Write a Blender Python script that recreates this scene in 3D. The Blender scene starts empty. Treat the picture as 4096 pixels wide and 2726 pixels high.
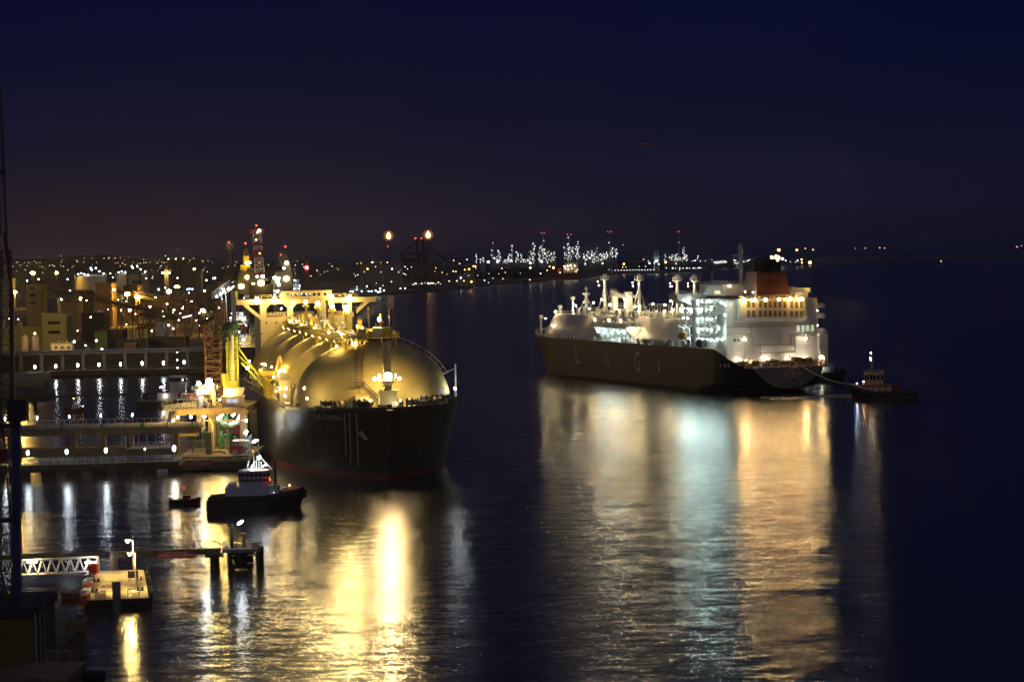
import bpy, math, random
from mathutils import Vector, Matrix
random.seed(7)
SC = bpy.context.scene
COL = SC.collection
# ------------------------------------------------------------------ camera
F, CH = 2750.0, 52.0
ROLL, PITCH = math.radians(1.2), math.atan(83.5 / 2750.0)
cd = bpy.data.cameras.new('camera'); cam = bpy.data.objects.new('camera', cd); COL.objects.link(cam)
cd.sensor_width = 36.0; cd.lens = F / 1024 * 36.0; cd.clip_start = 1.0; cd.clip_end = 600000
_fw = Vector((0, math.cos(PITCH), -math.sin(PITCH))); _U = Vector((0, math.sin(PITCH), math.cos(PITCH))); _R = Vector((1, 0, 0))
_cr = _R * math.cos(ROLL) - _U * math.sin(ROLL); _cu = _R * math.sin(ROLL) + _U * math.cos(ROLL)
cam.matrix_world = Matrix(((_cr.x, _cu.x, -_fw.x, 0), (_cr.y, _cu.y, -_fw.y, 0), (_cr.z, _cu.z, -_fw.z, CH), (0, 0, 0, 1)))
SC.camera = cam
CAM = Vector((0, 0, CH))
# ------------------------------------------------------------------ world: the last of the dusk over a port
w = bpy.data.worlds.new('World'); SC.world = w; w.use_nodes = True
nt = w.node_tree; nt.nodes.clear()
def N(t, **k):
    n = nt.nodes.new(t)
    for a, b in k.items(): setattr(n, a, b)
    return n
wo = N('ShaderNodeOutputWorld'); bg = N('ShaderNodeBackground'); tc = N('ShaderNodeTexCoord'); sx = N('ShaderNodeSeparateXYZ')
nt.links.new(tc.outputs['Generated'], sx.inputs[0])
rp = N('ShaderNodeValToRGB'); nt.links.new(sx.outputs['Z'], rp.inputs[0])
el = rp.color_ramp.elements
def stop(p, c):
    e = el.new(p); e.color = (c[0], c[1], c[2], 1)
el[0].position = 0.0; el[0].color = (.0072, .0062, .0165, 1)
el[1].position = 1.0; el[1].color = (.02, .026, .06, 1)
stop(.012, (.0074, .0064, .0185)); stop(.035, (.0056, .0057, .0208)); stop(.065, (.0030, .0042, .0220)); stop(.10, (.0014, .0028, .0235)); stop(.35, (.008, .011, .034))
# town glow low over the left shore
gl = N('ShaderNodeMath', operation='MULTIPLY'); gx = N('ShaderNodeMapRange'); gz = N('ShaderNodeMapRange')
gx.interpolation_type = gz.interpolation_type = 'SMOOTHSTEP'
gx.inputs['From Min'].default_value = .10; gx.inputs['From Max'].default_value = -.10
gz.inputs['From Min'].default_value = .045; gz.inputs['From Max'].default_value = .0
nt.links.new(sx.outputs['X'], gx.inputs[0]); nt.links.new(sx.outputs['Z'], gz.inputs[0])
nt.links.new(gx.outputs[0], gl.inputs[0]); nt.links.new(gz.outputs[0], gl.inputs[1])
m1 = N('ShaderNodeMix', data_type='RGBA', blend_type='ADD'); m1.inputs[7].default_value = (.0095, .0048, .0012, 1)
nt.links.new(gl.outputs[0], m1.inputs[0]); nt.links.new(rp.outputs[0], m1.inputs[6])
# the western sky behind the viewer keeps some dusk
dk = N('ShaderNodeMapRange'); dk.interpolation_type = 'SMOOTHSTEP'; dk.inputs['From Min'].default_value = .1; dk.inputs['From Max'].default_value = -.9
nt.links.new(sx.outputs['Y'], dk.inputs[0])
m2 = N('ShaderNodeMix', data_type='RGBA', blend_type='ADD'); m2.inputs[7].default_value = (.088, .075, .082, 1)
nt.links.new(dk.outputs[0], m2.inputs[0]); nt.links.new(m1.outputs[2], m2.inputs[6])
cn = N('ShaderNodeTexNoise'); cn.inputs['Scale'].default_value = 5.0; cn.inputs['Detail'].default_value = 5; cm = N('ShaderNodeMapping'); cm.inputs['Scale'].default_value = (1, 1, 5); nt.links.new(tc.outputs['Generated'], cm.inputs[0]); nt.links.new(cm.outputs[0], cn.inputs['Vector'])
cr = N('ShaderNodeMapRange'); cr.inputs['From Min'].default_value = .3; cr.inputs['From Max'].default_value = .7; cr.inputs['To Min'].default_value = .86; cr.inputs['To Max'].default_value = 1.14; nt.links.new(cn.outputs['Fac'], cr.inputs[0]); nt.links.new(cr.outputs[0], bg.inputs[1])
nt.links.new(m2.outputs[2], bg.inputs[0])
nt.links.new(bg.outputs[0], wo.inputs[0])
vs = SC.view_settings; vs.view_transform = 'Standard'; vs.look = 'None'; vs.exposure = 0; vs.gamma = 1
cy = SC.cycles
cy.max_bounces = 5; cy.diffuse_bounces = 2; cy.glossy_bounces = 3; cy.transmission_bounces = 2; cy.volume_bounces = 0; cy.transparent_max_bounces = 8
cy.sample_clamp_indirect = 4.0; cy.sample_clamp_direct = 0
cy.caustics_reflective = False; cy.caustics_refractive = False; cy.use_light_tree = True; cy.use_adaptive_sampling = False; cy.use_denoising = True
# ------------------------------------------------------------------ pixel -> place
def ray(u, v): return (_fw * F + _cr * (u - 512) + _cu * (340.5 - v)).normalized()
def pz(u, v, z):
    d = ray(u, v); t = (z - CH) / d.z; return CAM + d * t
def py(u, v, Y):
    d = ray(u, v); return CAM + d * (Y / d.y)
def c1(x, y): return (x * .10611, 225 + y * .10611)
def c2(x, y): return (x * .10611, 350 + y * .10611)
def c3(x, y): return (x * .11672, 500 + y * .11672)
def c4(x, y): return (212.5 + x * .12755, 287.5 + y * .12755)
def c5(x, y): return (525 + x * .10363, 237.5 + y * .10363)
def c6(x, y): return (687.5 + x * .11161, 237.5 + y * .11161)
def c7(x, y): return (350 + x * .11672, 212.5 + y * .11672)
def c8(x, y): return (600 + x * .10611, 212.5 + y * .10611)
def cb(x, y): return (220 + x * .07655, 280 + y * .07655)      # bridge crop
def cj(x, y): return (212.5 + x * .0590, 220 + y * .0590)      # cranes crop
def cp(x, y): return (155 + x * .06698, 370 + y * .06698)      # platform crop
def ct(x, y): return (200 + x * .05739, 430 + y * .05739)      # near tug crop
def cs(x, y): return (800 + x * .05518, 337.5 + y * .05518)    # stern tug crop
# ------------------------------------------------------------------ materials
MATS = {}
def mat(name, col, rough=.6, metal=0.0, var=.25, scale=.5, bump=0.0, spec=.5, coat=0.0, stretch=None):
    if name in MATS: return MATS[name]
    m = bpy.data.materials.new(name); m.use_nodes = True; t = m.node_tree; b = t.nodes['Principled BSDF']
    b.inputs['Roughness'].default_value = rough; b.inputs['Metallic'].default_value = metal
    b.inputs['Specular IOR Level'].default_value = spec; b.inputs['Coat Weight'].default_value = coat
    co = t.nodes.new('ShaderNodeTexCoord'); no = t.nodes.new('ShaderNodeTexNoise')
    no.inputs['Scale'].default_value = scale; no.inputs['Detail'].default_value = 5; no.inputs['Roughness'].default_value = .65
    src = co.outputs['Object']
    if stretch:
        mp = t.nodes.new('ShaderNodeMapping'); mp.inputs['Scale'].default_value = stretch; t.links.new(src, mp.inputs[0]); src = mp.outputs[0]
    t.links.new(src, no.inputs['Vector'])
    r = t.nodes.new('ShaderNodeValToRGB'); e = r.color_ramp.elements
    e[0].position = .3; e[1].position = .7
    e[0].color = tuple(max(0, c * (1 - var)) for c in col) + (1,); e[1].color = tuple(min(1, c * (1 + var * .7)) for c in col) + (1,)
    t.links.new(no.outputs['Fac'], r.inputs[0]); t.links.new(r.outputs[0], b.inputs['Base Color'])
    if bump:
        bu = t.nodes.new('ShaderNodeBump'); bu.inputs['Strength'].default_value = 1; bu.inputs['Distance'].default_value = bump
        t.links.new(no.outputs['Fac'], bu.inputs['Height']); t.links.new(bu.outputs[0], b.inputs['Normal'])
    MATS[name] = m; return m
def emit(name, col, s, sample=True):
    if name in MATS: return MATS[name]
    m = bpy.data.materials.new(name); m.use_nodes = True; t = m.node_tree; t.nodes.clear()
    o = t.nodes.new('ShaderNodeOutputMaterial'); e = t.nodes.new('ShaderNodeEmission')
    e.inputs[0].default_value = (*col, 1); e.inputs[1].default_value = s; t.links.new(e.outputs[0], o.inputs[0])
    m.cycles.emission_sampling = 'FRONT' if sample else 'NONE'
    MATS[name] = m; return m
cream = mat('cream paint', (.66, .56, .26), .45, var=.12, scale=.15)
white = mat('white paint', (.74, .74, .70), .45, var=.12, scale=.3)
offw = mat('weathered white paint', (.60, .57, .52), .5, var=.25, scale=.4)
steel = mat('galvanised steel', (.42, .42, .40), .45, .3, var=.25, scale=1.0)
dark = mat('dark steel', (.035, .033, .032), .55, var=.4, scale=1.0)
black = mat('black rubber', (.015, .015, .016), .75, var=.3, scale=2)
rust = mat('rusty steel', (.17, .075, .035), .75, var=.5, scale=.9)
conc = mat('weathered concrete', (.20, .14, .075), .85, var=.45, scale=.22, bump=.03)
concd = mat('tide stained concrete', (.07, .050, .030), .85, var=.5, scale=.3, bump=.03)
yellow = mat('yellow paint', (.62, .46, .04), .5, var=.25, scale=.6)
ygreen = mat('yellow green paint', (.52, .55, .05), .5, var=.25, scale=.6)
green = mat('green paint', (.04, .28, .07), .5, var=.3, scale=.8)
dgreen = mat('dark green paint', (.035, .075, .03), .6, var=.5, scale=1.2)
red = mat('red paint', (.45, .03, .025), .5, var=.3, scale=1)
dred = mat('dark red paint', (.16, .022, .02), .55, var=.4, scale=.5)
orange = mat('orange paint', (.62, .13, .02), .5, var=.3, scale=1)
brown = mat('brown sheet cladding', (.16, .09, .045), .7, var=.3, scale=.12)
glass = mat('dark window glass', (.015, .018, .022), .08, var=.2, scale=1)
deckp = mat('brown deck paint', (.16, .085, .05), .65, var=.4, scale=.35)
greyd = mat('grey deck paint', (.20, .20, .19), .65, var=.4, scale=.35)
blue = mat('dark blue paint', (.03, .04, .16), .5, var=.3, scale=.7)
navy = mat('violet blue paint', (.05, .04, .14), .5, var=.3, scale=.7)
SOD, WARM, WHI, CYA = (1, .70, .25), (1, .76, .38), (.86, .93, 1.0), (.72, 1.0, .93)
# ------------------------------------------------------------------ mesh builder
class MB:
    def __init__(s): s.v = []; s.f = []; s.m = []
    def face(s, pts, m=0):
        i = len(s.v); s.v += [tuple(p) for p in pts]; s.f.append(tuple(range(i, i + len(pts)))); s.m.append(m)
    def box(s, c, sz, m=0, rz=0.0, top=1.0):
        cx, cy_, cz = c; a, b, h = sz[0] / 2, sz[1] / 2, sz[2] / 2; ca, sa = math.cos(rz), math.sin(rz); i = len(s.v)
        for k, q in ((-1, 1.0), (1, top)):
            for x, y in ((-a, -b), (a, -b), (a, b), (-a, b)):
                x *= q; y *= q
                s.v.append((cx + x * ca - y * sa, cy_ + x * sa + y * ca, cz + k * h))
        for f in ((0, 3, 2, 1), (4, 5, 6, 7), (0, 1, 5, 4), (1, 2, 6, 5), (2, 3, 7, 6), (3, 0, 4, 7)):
            s.f.append(tuple(i + k for k in f)); s.m.append(m)
        return s
    def tube(s, p0, p1, r0, r1=None, n=6, m=0, caps=True):
        p0 = Vector(p0); p1 = Vector(p1); r1 = r0 if r1 is None else r1
        d = p1 - p0
        if d.length < 1e-6: return s
        d.normalize(); a = d.orthogonal().normalized() if abs(d.z) < .999 else Vector((1, 0, 0)); 
        if abs(d.z) < .999: a = d.cross(Vector((0, 0, 1))).normalized()
        b = d.cross(a); i = len(s.v); o = math.pi / n
        for p, r in ((p0, r0), (p1, r1)):
            for k in range(n):
                t = o + 2 * math.pi * k / n; q = p + a * (r * math.cos(t)) + b * (r * math.sin(t)); s.v.append(tuple(q))
        for k in range(n):
            j = (k + 1) % n; s.f.append((i + k, i + n + k, i + n + j, i + j)); s.m.append(m)
        if caps:
            s.f.append(tuple(i + k for k in range(n))); s.m.append(m)
            s.f.append(tuple(i + n + k for k in reversed(range(n)))); s.m.append(m)
        return s
    def bar(s, p0, p1, w_, m=0): return s.tube(p0, p1, w_ * .7071, n=4, m=m)
    def path(s, pts, r, n=6, m=0):
        for a, b in zip(pts, pts[1:]): s.tube(a, b, r, n=n, m=m)
        return s
    def lathe(s, c, prof, n=24, m=0):
        i = len(s.v); k = len(prof)
        for r, z in prof:
            for j in range(n):
                t = 2 * math.pi * j / n; s.v.append((c[0] + r * math.cos(t), c[1] + r * math.sin(t), c[2] + z))
        for a in range(k - 1):
            for j in range(n):
                q = (j + 1) % n; s.f.append((i + a * n + j, i + a * n + q, i + (a + 1) * n + q, i + (a + 1) * n + j)); s.m.append(m)
        s.f.append(tuple(i + j for j in reversed(range(n)))); s.m.append(m)
        s.f.append(tuple(i + (k - 1) * n + j for j in range(n))); s.m.append(m)
        return s
    def sphere(s, c, r, m=0, n=10, k=6, sz=1.0):
        return s.lathe(c, [(max(r * math.sin(math.pi * a / k), .001), -r * sz * math.cos(math.pi * a / k)) for a in range(k + 1)], n, m)
    def ico(s, m=0):
        g = (1 + 5 ** .5) / 2; k = 1 / math.sqrt(1 + g * g); i = len(s.v)
        P = [(-1, g, 0), (1, g, 0), (-1, -g, 0), (1, -g, 0), (0, -1, g), (0, 1, g), (0, -1, -g), (0, 1, -g), (g, 0, -1), (g, 0, 1), (-g, 0, -1), (-g, 0, 1)]
        s.v += [(x * k, y * k, z * k) for x, y, z in P]
        for f in ((0, 11, 5), (0, 5, 1), (0, 1, 7), (0, 7, 10), (0, 10, 11), (1, 5, 9), (5, 11, 4), (11, 10, 2), (10, 7, 6), (7, 1, 8), (3, 9, 4), (3, 4, 2), (3, 2, 6), (3, 6, 8), (3, 8, 9), (4, 9, 5), (2, 4, 11), (6, 2, 10), (8, 6, 7), (9, 8, 1)): s.f.append(tuple(i + j for j in f)); s.m.append(m)
        return s
    def prism(s, pts, off, m=0):
        off = Vector(off); a = [Vector(p) for p in pts]; b = [p + off for p in a]; i = len(s.v); n = len(a)
        s.v += [tuple(p) for p in a + b]
        s.f.append(tuple(i + k for k in range(n))); s.f.append(tuple(i + n + k for k in reversed(range(n)))); s.m += [m, m]
        for k in range(n):
            j = (k + 1) % n; s.f.append((i + k, i + n + k, i + n + j, i + j)); s.m.append(m)
        return s
    def rail(s, pts, h=1.1, step=2.0, r=.05, m=0, rows=2):
        pts = [Vector(p) for p in pts]
        for a, b in zip(pts, pts[1:]):
            L = (b - a).length; k = max(1, round(L / step))
            for q in range(rows):
                z = Vector((0, 0, h * (q + 1) / rows)); s.bar(a + z, b + z, r * 1.3, m)
            for q in range(k + 1):
                p = a.lerp(b, q / k); s.bar(p, p + Vector((0, 0, h)), r * 1.3, m)
        return s
    def lattice(s, p0, p1, w0, w1, n, r, m=0, ms=None, side=None):
        """square lattice boom from p0 to p1"""
        p0 = Vector(p0); p1 = Vector(p1); d = (p1 - p0).normalized()
        a = Vector(side).normalized() if side else (Vector((1, 0, 0)) if abs(d.z) > .7 else d.cross(Vector((0, 0, 1))).normalized())
        a = (a - d * a.dot(d)).normalized(); b = d.cross(a)
        def cn(t, k):
            h = (w0 + (w1 - w0) * t) / 2; sx_ = (1, 1, -1, -1)[k]; sy_ = (1, -1, -1, 1)[k]
            return p0.lerp(p1, t) + a * (h * sx_) + b * (h * sy_)
        for q in range(n):
            t0, t1 = q / n, (q + 1) / n; mm = ms[q % len(ms)] if ms else m
            for k in range(4):
                j = (k + 1) % 4
                s.bar(cn(t0, k), cn(t1, k), r * 1.5, mm); s.bar(cn(t1, k), cn(t1, j), r, mm)
                if (q + k) % 2: s.bar(cn(t0, k), cn(t1, j), r, mm)
                else: s.bar(cn(t0, j), cn(t1, k), r, mm)
        return s
    def build(s, name, mats, parent=None, smooth=False):
        if not isinstance(mats, (list, tuple)): mats = [mats]
        me = bpy.data.meshes.new(name); me.from_pydata(s.v, [], s.f)
        for q in mats: me.materials.append(q)
        me.polygons.foreach_set('material_index', s.m)
        if smooth: me.polygons.foreach_set('use_smooth', [True] * len(s.f))
        me.update(); o = bpy.data.objects.new(name, me); COL.objects.link(o)
        if parent is not None: o.parent = parent
        return o
def tag(o, label=None, cat=None, group=None, kind=None):
    if label: o['label'] = label
    if cat: o['category'] = cat
    if group: o['group'] = group
    if kind: o['kind'] = kind
    return o
def thing(name, label, cat, loc=(0, 0, 0), rz=0.0, group=None):
    o = bpy.data.objects.new(name, None); COL.objects.link(o); o.location = loc; o.rotation_euler = (0, 0, rz)
    o.empty_display_size = .5
    return tag(o, label, cat, group)
def copy_tree(o, parent=None):
    c = o.copy(); COL.objects.link(c)
    if parent is not None: c.parent = parent
    for ch in list(o.children): copy_tree(ch, c)
    return c
_ico = {}
def bulb(parent, pos, r, m, name='lamp', sz=1.0, label=None):
    """a glowing bulb: shared sphere mesh, scaled"""
    if m.name not in _ico:
        q = MB().ico(); o = q.build(name, m, parent); _ico[m.name] = o.data
    else:
        o = bpy.data.objects.new(name, _ico[m.name]); COL.objects.link(o); o.parent = parent
    o.location = pos; o.scale = (r, r, r * sz)
    return o
def flood(parent, pos, d, r, m, name='floodlight'):
    """a hooded lamp: glowing lens facing d, dark housing behind"""
    q = MB(); d = Vector(d).normalized(); p = Vector(pos)
    q.tube(p - d * (r * .9), p - d * .02, r * .6, r * 1.06, n=8, m=0)
    a = d.cross(Vector((0, 0, 1))).normalized(); b = d.cross(a)
    q.face([p + a * (r * math.cos(t)) + b * (r * math.sin(t)) for t in [math.pi / 4 * k for k in range(8)]][::-1], 1)
    return q.build(name, [dark, m], parent)
def text_geo(body, size):
    """letter outlines as flat triangles: list of verts (x,y), faces; width"""
    cu = bpy.data.curves.new('t', 'FONT'); cu.body = body; cu.size = size; cu.resolution_u = 2
    o = bpy.data.objects.new('t', cu); COL.objects.link(o); bpy.context.view_layer.update()
    dg = bpy.context.evaluated_depsgraph_get(); ev = o.evaluated_get(dg); me = ev.to_mesh()
    vs_ = [(v.co.x, v.co.y) for v in me.vertices]; fs = [tuple(p.vertices) for p in me.polygons]
    ev.to_mesh_clear(); bpy.data.objects.remove(o); bpy.data.curves.remove(cu)
    return vs_, fs
def add_text(mb, body, size, fn, m=0, width=None):
    """fn(x,y)->3d; x scaled so the line is `width` wide"""
    vs_, fs = text_geo(body, size)
    if not vs_: return
    x0 = min(v[0] for v in vs_); x1 = max(v[0] for v in vs_); k = (width / (x1 - x0)) if width else 1
    i = len(mb.v); mb.v += [tuple(fn((x - x0) * k, y)) for x, y in vs_]
    for f in fs: mb.f.append(tuple(i + j for j in f)); mb.m.append(m)
# ------------------------------------------------------------------ water
def water_mat():
    m = bpy.data.materials.new('night water'); m.use_nodes = True; t = m.node_tree; b = t.nodes['Principled BSDF']; L = t.links.new
    b.inputs['Base Color'].default_value = (.040, .031, .021, 1); b.inputs['IOR'].default_value = 1.33; b.inputs['Roughness'].default_value = .195
    co = t.nodes.new('ShaderNodeTexCoord')
    def noise(scale, detail, rot, st):
        mp = t.nodes.new('ShaderNodeMapping'); mp.inputs['Rotation'].default_value = (0, 0, math.radians(rot)); mp.inputs['Scale'].default_value = st
        L(co.outputs['Object'], mp.inputs[0]); n = t.nodes.new('ShaderNodeTexNoise'); n.inputs['Scale'].default_value = scale
        n.inputs['Detail'].default_value = detail; n.inputs['Roughness'].default_value = .55; L(mp.outputs[0], n.inputs['Vector']); return n
    def vm(op, a, bb):
        n = t.nodes.new('ShaderNodeVectorMath'); n.operation = op
        for i, q in enumerate((a, bb)):
            if isinstance(q, tuple): n.inputs[i].default_value = q
            else: L(q, n.inputs[i])
        return n.outputs[0]
    a = vm('SUBTRACT', noise(2.4, 4, 12, (.7, 1, 1)).outputs['Color'], (.5, .5, .5))
    c = vm('SUBTRACT', noise(.55, 2, -8, (.5, 1, 1)).outputs['Color'], (.5, .5, .5))
    e = vm('SUBTRACT', noise(.26, 2, 6, (.4, 1, 1)).outputs['Color'], (.5, .5, .5))
    sA = vm('MULTIPLY', a, (.34, .33, 0)); sC = vm('MULTIPLY', c, (.12, .18, 0)); sE = vm('MULTIPLY', e, (.05, .14, 0))
    s = vm('ADD', vm('ADD', sA, sC), sE)
    pat = noise(.011, 3, 35, (.5, 1, 1)); mr = t.nodes.new('ShaderNodeMapRange'); L(pat.outputs['Fac'], mr.inputs[0])
    mr.inputs['From Min'].default_value = .35; mr.inputs['From Max'].default_value = .65; mr.inputs['To Min'].default_value = .65; mr.inputs['To Max'].default_value = 1.2
    sc = t.nodes.new('ShaderNodeVectorMath'); sc.operation = 'SCALE'; L(s, sc.inputs[0]); L(mr.outputs[0], sc.inputs['Scale'])
    nn = t.nodes.new('ShaderNodeVectorMath'); nn.operation = 'NORMALIZE'; L(vm('ADD', sc.outputs[0], (0, 0, 1)), nn.inputs[0]); L(nn.outputs[0], b.inputs['Normal'])
    return m
wq = MB(); wq.face([(-60000, -300, 0), (60000, -300, 0), (60000, 150000, 0), (-60000, 150000, 0)])
tag(wq.build('water', water_mat()), kind='structure')
# ------------------------------------------------------------------ land
earth = mat('dark port ground', (.17, .115, .065), .95, var=.55, scale=.03)
LZ = 3.0
shore = [(13.8, 397), (27, 391), (40.3, 388), (46.7, 379), (52, 367), (120, 360), (205, 353), (218, 340), (222, 322), (226, 300), (345, 297), (378, 293), (442, 288.8), (489, 283), (529, 280), (579, 278), (605, 273.2), (668, 271.8), (702, 269.4), (760, 263.4), (812, 262.6)]
pts = [pz(u, v, LZ) for u, v in shore]
ring = [(-9000, pts[0].y, LZ)] + [tuple(p) for p in pts] + [(3300, 14000, LZ), (1500, 24000, LZ), (-12000, 24000, LZ)]
g = MB(); g.prism([(x, y, LZ) for x, y, z in ring], (0, 0, -5)); tag(g.build('port_ground', earth), kind='structure')
# hills behind the town, and the wooded rise in front of the refinery
def hill_z(x, y):
    t = (y - 6500) / 5500; f = max(0, min(1, t)); f = f * f * (3 - 2 * f)
    u = 512 + x / max(y, 1) * F
    e = max(0, min(1, (560 - u) / 420)); e = e * e * (3 - 2 * e)
    return LZ + .3 + f * e * (78 + 14 * math.sin(u * .021) + 7 * math.sin(u * .067 + 1) + 3 * math.sin(u * .19))
hm = MB(); us = [-60 + 10 * i for i in range(66)]; ys = [6500 + 500 * i for i in range(12)] + [13500, 16000]
for i, u in enumerate(us):
    for y in ys:
        x = (u - 512) * y / F; hm.v.append((x, y, hill_z(x, y) if y < 16000 else LZ))
n_ = len(ys)
for i in range(len(us) - 1):
    for j in range(n_ - 1): hm.f.append((i * n_ + j, (i + 1) * n_ + j, (i + 1) * n_ + j + 1, i * n_ + j + 1)); hm.m.append(0)
hillm = mat('dark wooded hill', (.03, .035, .022), .95, var=.5, scale=.01)
tag(hm.build('hills', hillm, smooth=True), kind='structure')
# low wooded bank on the far right shore: uneven crowns merged into one far mass
wb = MB(); rnd = random.Random(3)
for k in range(260):
    u = rnd.uniform(470, 760); Y = rnd.uniform(8600, 9600) if u > 560 else rnd.uniform(6600, 7400)
    hgt = (14 + 17 * math.exp(-((u - 612) / 42) ** 2) + 8 * math.exp(-((u - 520) / 40) ** 2)) * rnd.uniform(.7, 1.1) * (1 if u < 700 else .45)
    p = py(u, 300, Y); wb.sphere((p.x, Y, LZ + hgt * .35), hgt * .65, n=7, k=4)
tag(wb.build('wooded_bank', hillm), 'dark far-off wood along the far shore below the refinery', 'woods', kind='stuff')
# spoil mound at the left water's edge
mo = MB(); c0 = pz(24, 391, 2.5)
prof = [(13, -2.5), (11, -.6), (8, .8), (4, 1.8), (.5, 2.1)]
mo.lathe((0, 0, 0), prof, n=18); mo.v = [(x * (1 + .15 * math.sin(7 * y)), y * (1.2 + .1 * math.sin(5 * x)), z) for x, y, z in mo.v]
o = mo.build('earth_mound', mat('brown spoil', (.12, .085, .055), .95, var=.5, scale=.2, bump=.2), smooth=True); o.location = (c0.x, c0.y, 2.5); tag(o, kind='structure')
# near quay in the bottom left corner
qz = 4.0
qp = [pz(85.3, 622.6, qz), pz(66, 616, qz), pz(36, 607, qz)]
q = MB(); X1 = pz(85.3, 622.6, qz).x
q.prism([(X1, qp[0].y, qz), (qp[1].x, qp[1].y, qz), (qp[2].x, qp[2].y, qz), (-120, qp[2].y + 4, qz), (-120, 250, qz), (X1 + 3.2, 250, qz)], (0, 0, -6))
tag(q.build('quay', mat('brown quay concrete', (.22, .15, .09), .9, var=.4, scale=.3, bump=.04)), kind='structure')
# ------------------------------------------------------------------ ship hull helper
class Hull:
    """x = -s (s metres aft of the stem at the waterline), port = +y"""
    def __init__(h, B, L, D, rake, LeW, LeD, nW, nD, Lr, trW, trD, sternrake=0, Dfun=None, s1fun=None, trfun=None, cap=None):
        h.s1fun, h.trfun, h.cap = s1fun, trfun, cap
        h.B, h.L, h.D, h.rake, h.LeW, h.LeD, h.nW, h.nD, h.Lr, h.trW, h.trD, h.sr = B, L, D, rake, LeW, LeD, nW, nD, Lr, trW, trD, sternrake
        h.Dfun = Dfun or (lambda s: D)
    def s0(h, t): return -h.rake * max(0, t) ** 1.2
    def s1(h, t): return h.s1fun(t) if h.s1fun else h.L + h.sr * max(0, t)
    def hb(h, s, t):
        t_ = max(0, min(1, t)); k = t_ ** 1.4
        Le = h.LeW + (h.LeD - h.LeW) * k; n = h.nW + (h.nD - h.nW) * k; d = s - h.s0(t)
        if d <= 0: return 0.0
        r = 1.0 if d >= Le else (1 - (1 - d / Le) ** n) ** (1 / (1 + .3 * k))
        e = h.s1(t) - s; tr = h.trfun(t_) if h.trfun else h.trW + (h.trD - h.trW) * t_ ** .8
        if e < h.Lr: q = max(0, 1 - e / h.Lr); r *= tr + (1 - tr) * (1 - q ** 2.2)
        return h.B * r
    def pt(h, s, z, side, off=0.0):
        t = z / h.Dfun(s); y = h.hb(s, t) + off; return Vector((-s, side * y, z))
    def mesh(h, name, mats, parent, levels, boot=1, nq=70):
        mb = MB(); qs = [(i / nq) for i in range(nq + 1)]; qs = [q ** 1.7 if q < .5 else q ** 1.7 for q in qs]
        qs = sorted(set([0, .002, .006, .012] + qs))
        n = len(qs); idx = {}
        for a, t in enumerate(levels):
            for b, q in enumerate(qs):
                s = h.s0(t) + q * (h.s1(t) - h.s0(t)); z = t * h.Dfun(s)
                for sd in (-1, 1):
                    idx[a, b, sd] = len(mb.v); y = h.hb(s, t) * sd
                    if q == 0: y = .35 * sd
                    mb.v.append((-s, y, z))
        for a in range(len(levels) - 1):
            m = 1 if a < boot else 0
            for b in range(n - 1):
                mb.f.append((idx[a, b, -1], idx[a, b + 1, -1], idx[a + 1, b + 1, -1], idx[a + 1, b, -1])); mb.m.append(m)
                mb.f.append((idx[a, b, 1], idx[a + 1, b, 1], idx[a + 1, b + 1, 1], idx[a, b + 1, 1])); mb.m.append(m)
            mb.f.append((idx[a, 0, -1], idx[a + 1, 0, -1], idx[a + 1, 0, 1], idx[a, 0, 1])); mb.m.append(m)
            mb.f.append((idx[a, n - 1, -1], idx[a, n - 1, 1], idx[a + 1, n - 1, 1], idx[a + 1, n - 1, -1])); mb.m.append(m)
        a = len(levels) - 1
        for b in range(n - 1):
            if h.cap is None: mb.f.append((idx[a, b, -1], idx[a, b + 1, -1], idx[a, b + 1, 1], idx[a, b, 1])); mb.m.append(2)
            else:
                P4 = [Vector(mb.v[idx[a, b, -1]]), Vector(mb.v[idx[a, b + 1, -1]]), Vector(mb.v[idx[a, b + 1, 1]]), Vector(mb.v[idx[a, b, 1]])]
                for p in P4: p.z = h.cap(-p.x) if h.cap(-p.x) is not None else p.z
                mb.face(P4, 2)
        return mb.build(name, mats, parent)
    def strip(h, mb, side, pts, wd, m=0, off=.06):
        """painted line following the plating through (s,z) points"""
        for (sa, za), (sb, zb) in zip(pts, pts[1:]):
            n = max(1, int(math.hypot(sb - sa, zb - za) / 1.5)); dx, dz = sb - sa, zb - za; l = math.hypot(dx, dz); nx, nz = -dz / l * wd / 2, dx / l * wd / 2
            for k in range(n):
                q = [(sa + dx * k / n, za + dz * k / n), (sa + dx * (k + 1) / n, za + dz * (k + 1) / n)]
                mb.face([h.pt(q[0][0] - nx, q[0][1] - nz, side, off), h.pt(q[1][0] - nx, q[1][1] - nz, side, off), h.pt(q[1][0] + nx, q[1][1] + nz, side, off), h.pt(q[0][0] + nx, q[0][1] + nz, side, off)], m)
    def edge(h, sa, sb, side, n, inset=.4, t=1.0):
        return [Vector((-s, side * max(.3, h.hb(s, t) - inset), h.Dfun(s) * t)) for s in [sa + (sb - sa) * k / n for k in range(n + 1)]]
class Frame:
    """a ship's own frame: place of the stem at the waterline and heading"""
    def __init__(f, root): bpy.context.view_layer.update(); f.m = root.matrix_world.copy(); f.i = f.m.inverted()
    def on(f, uv, axis, val):
        """local point where the sight line through uv meets the ship plane axis = val"""
        o = f.i @ CAM; d = f.i.to_3x3() @ ray(*uv); a = 'xyz'.index(axis); t = (val - o[a]) / d[a]; return o + d * t
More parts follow.
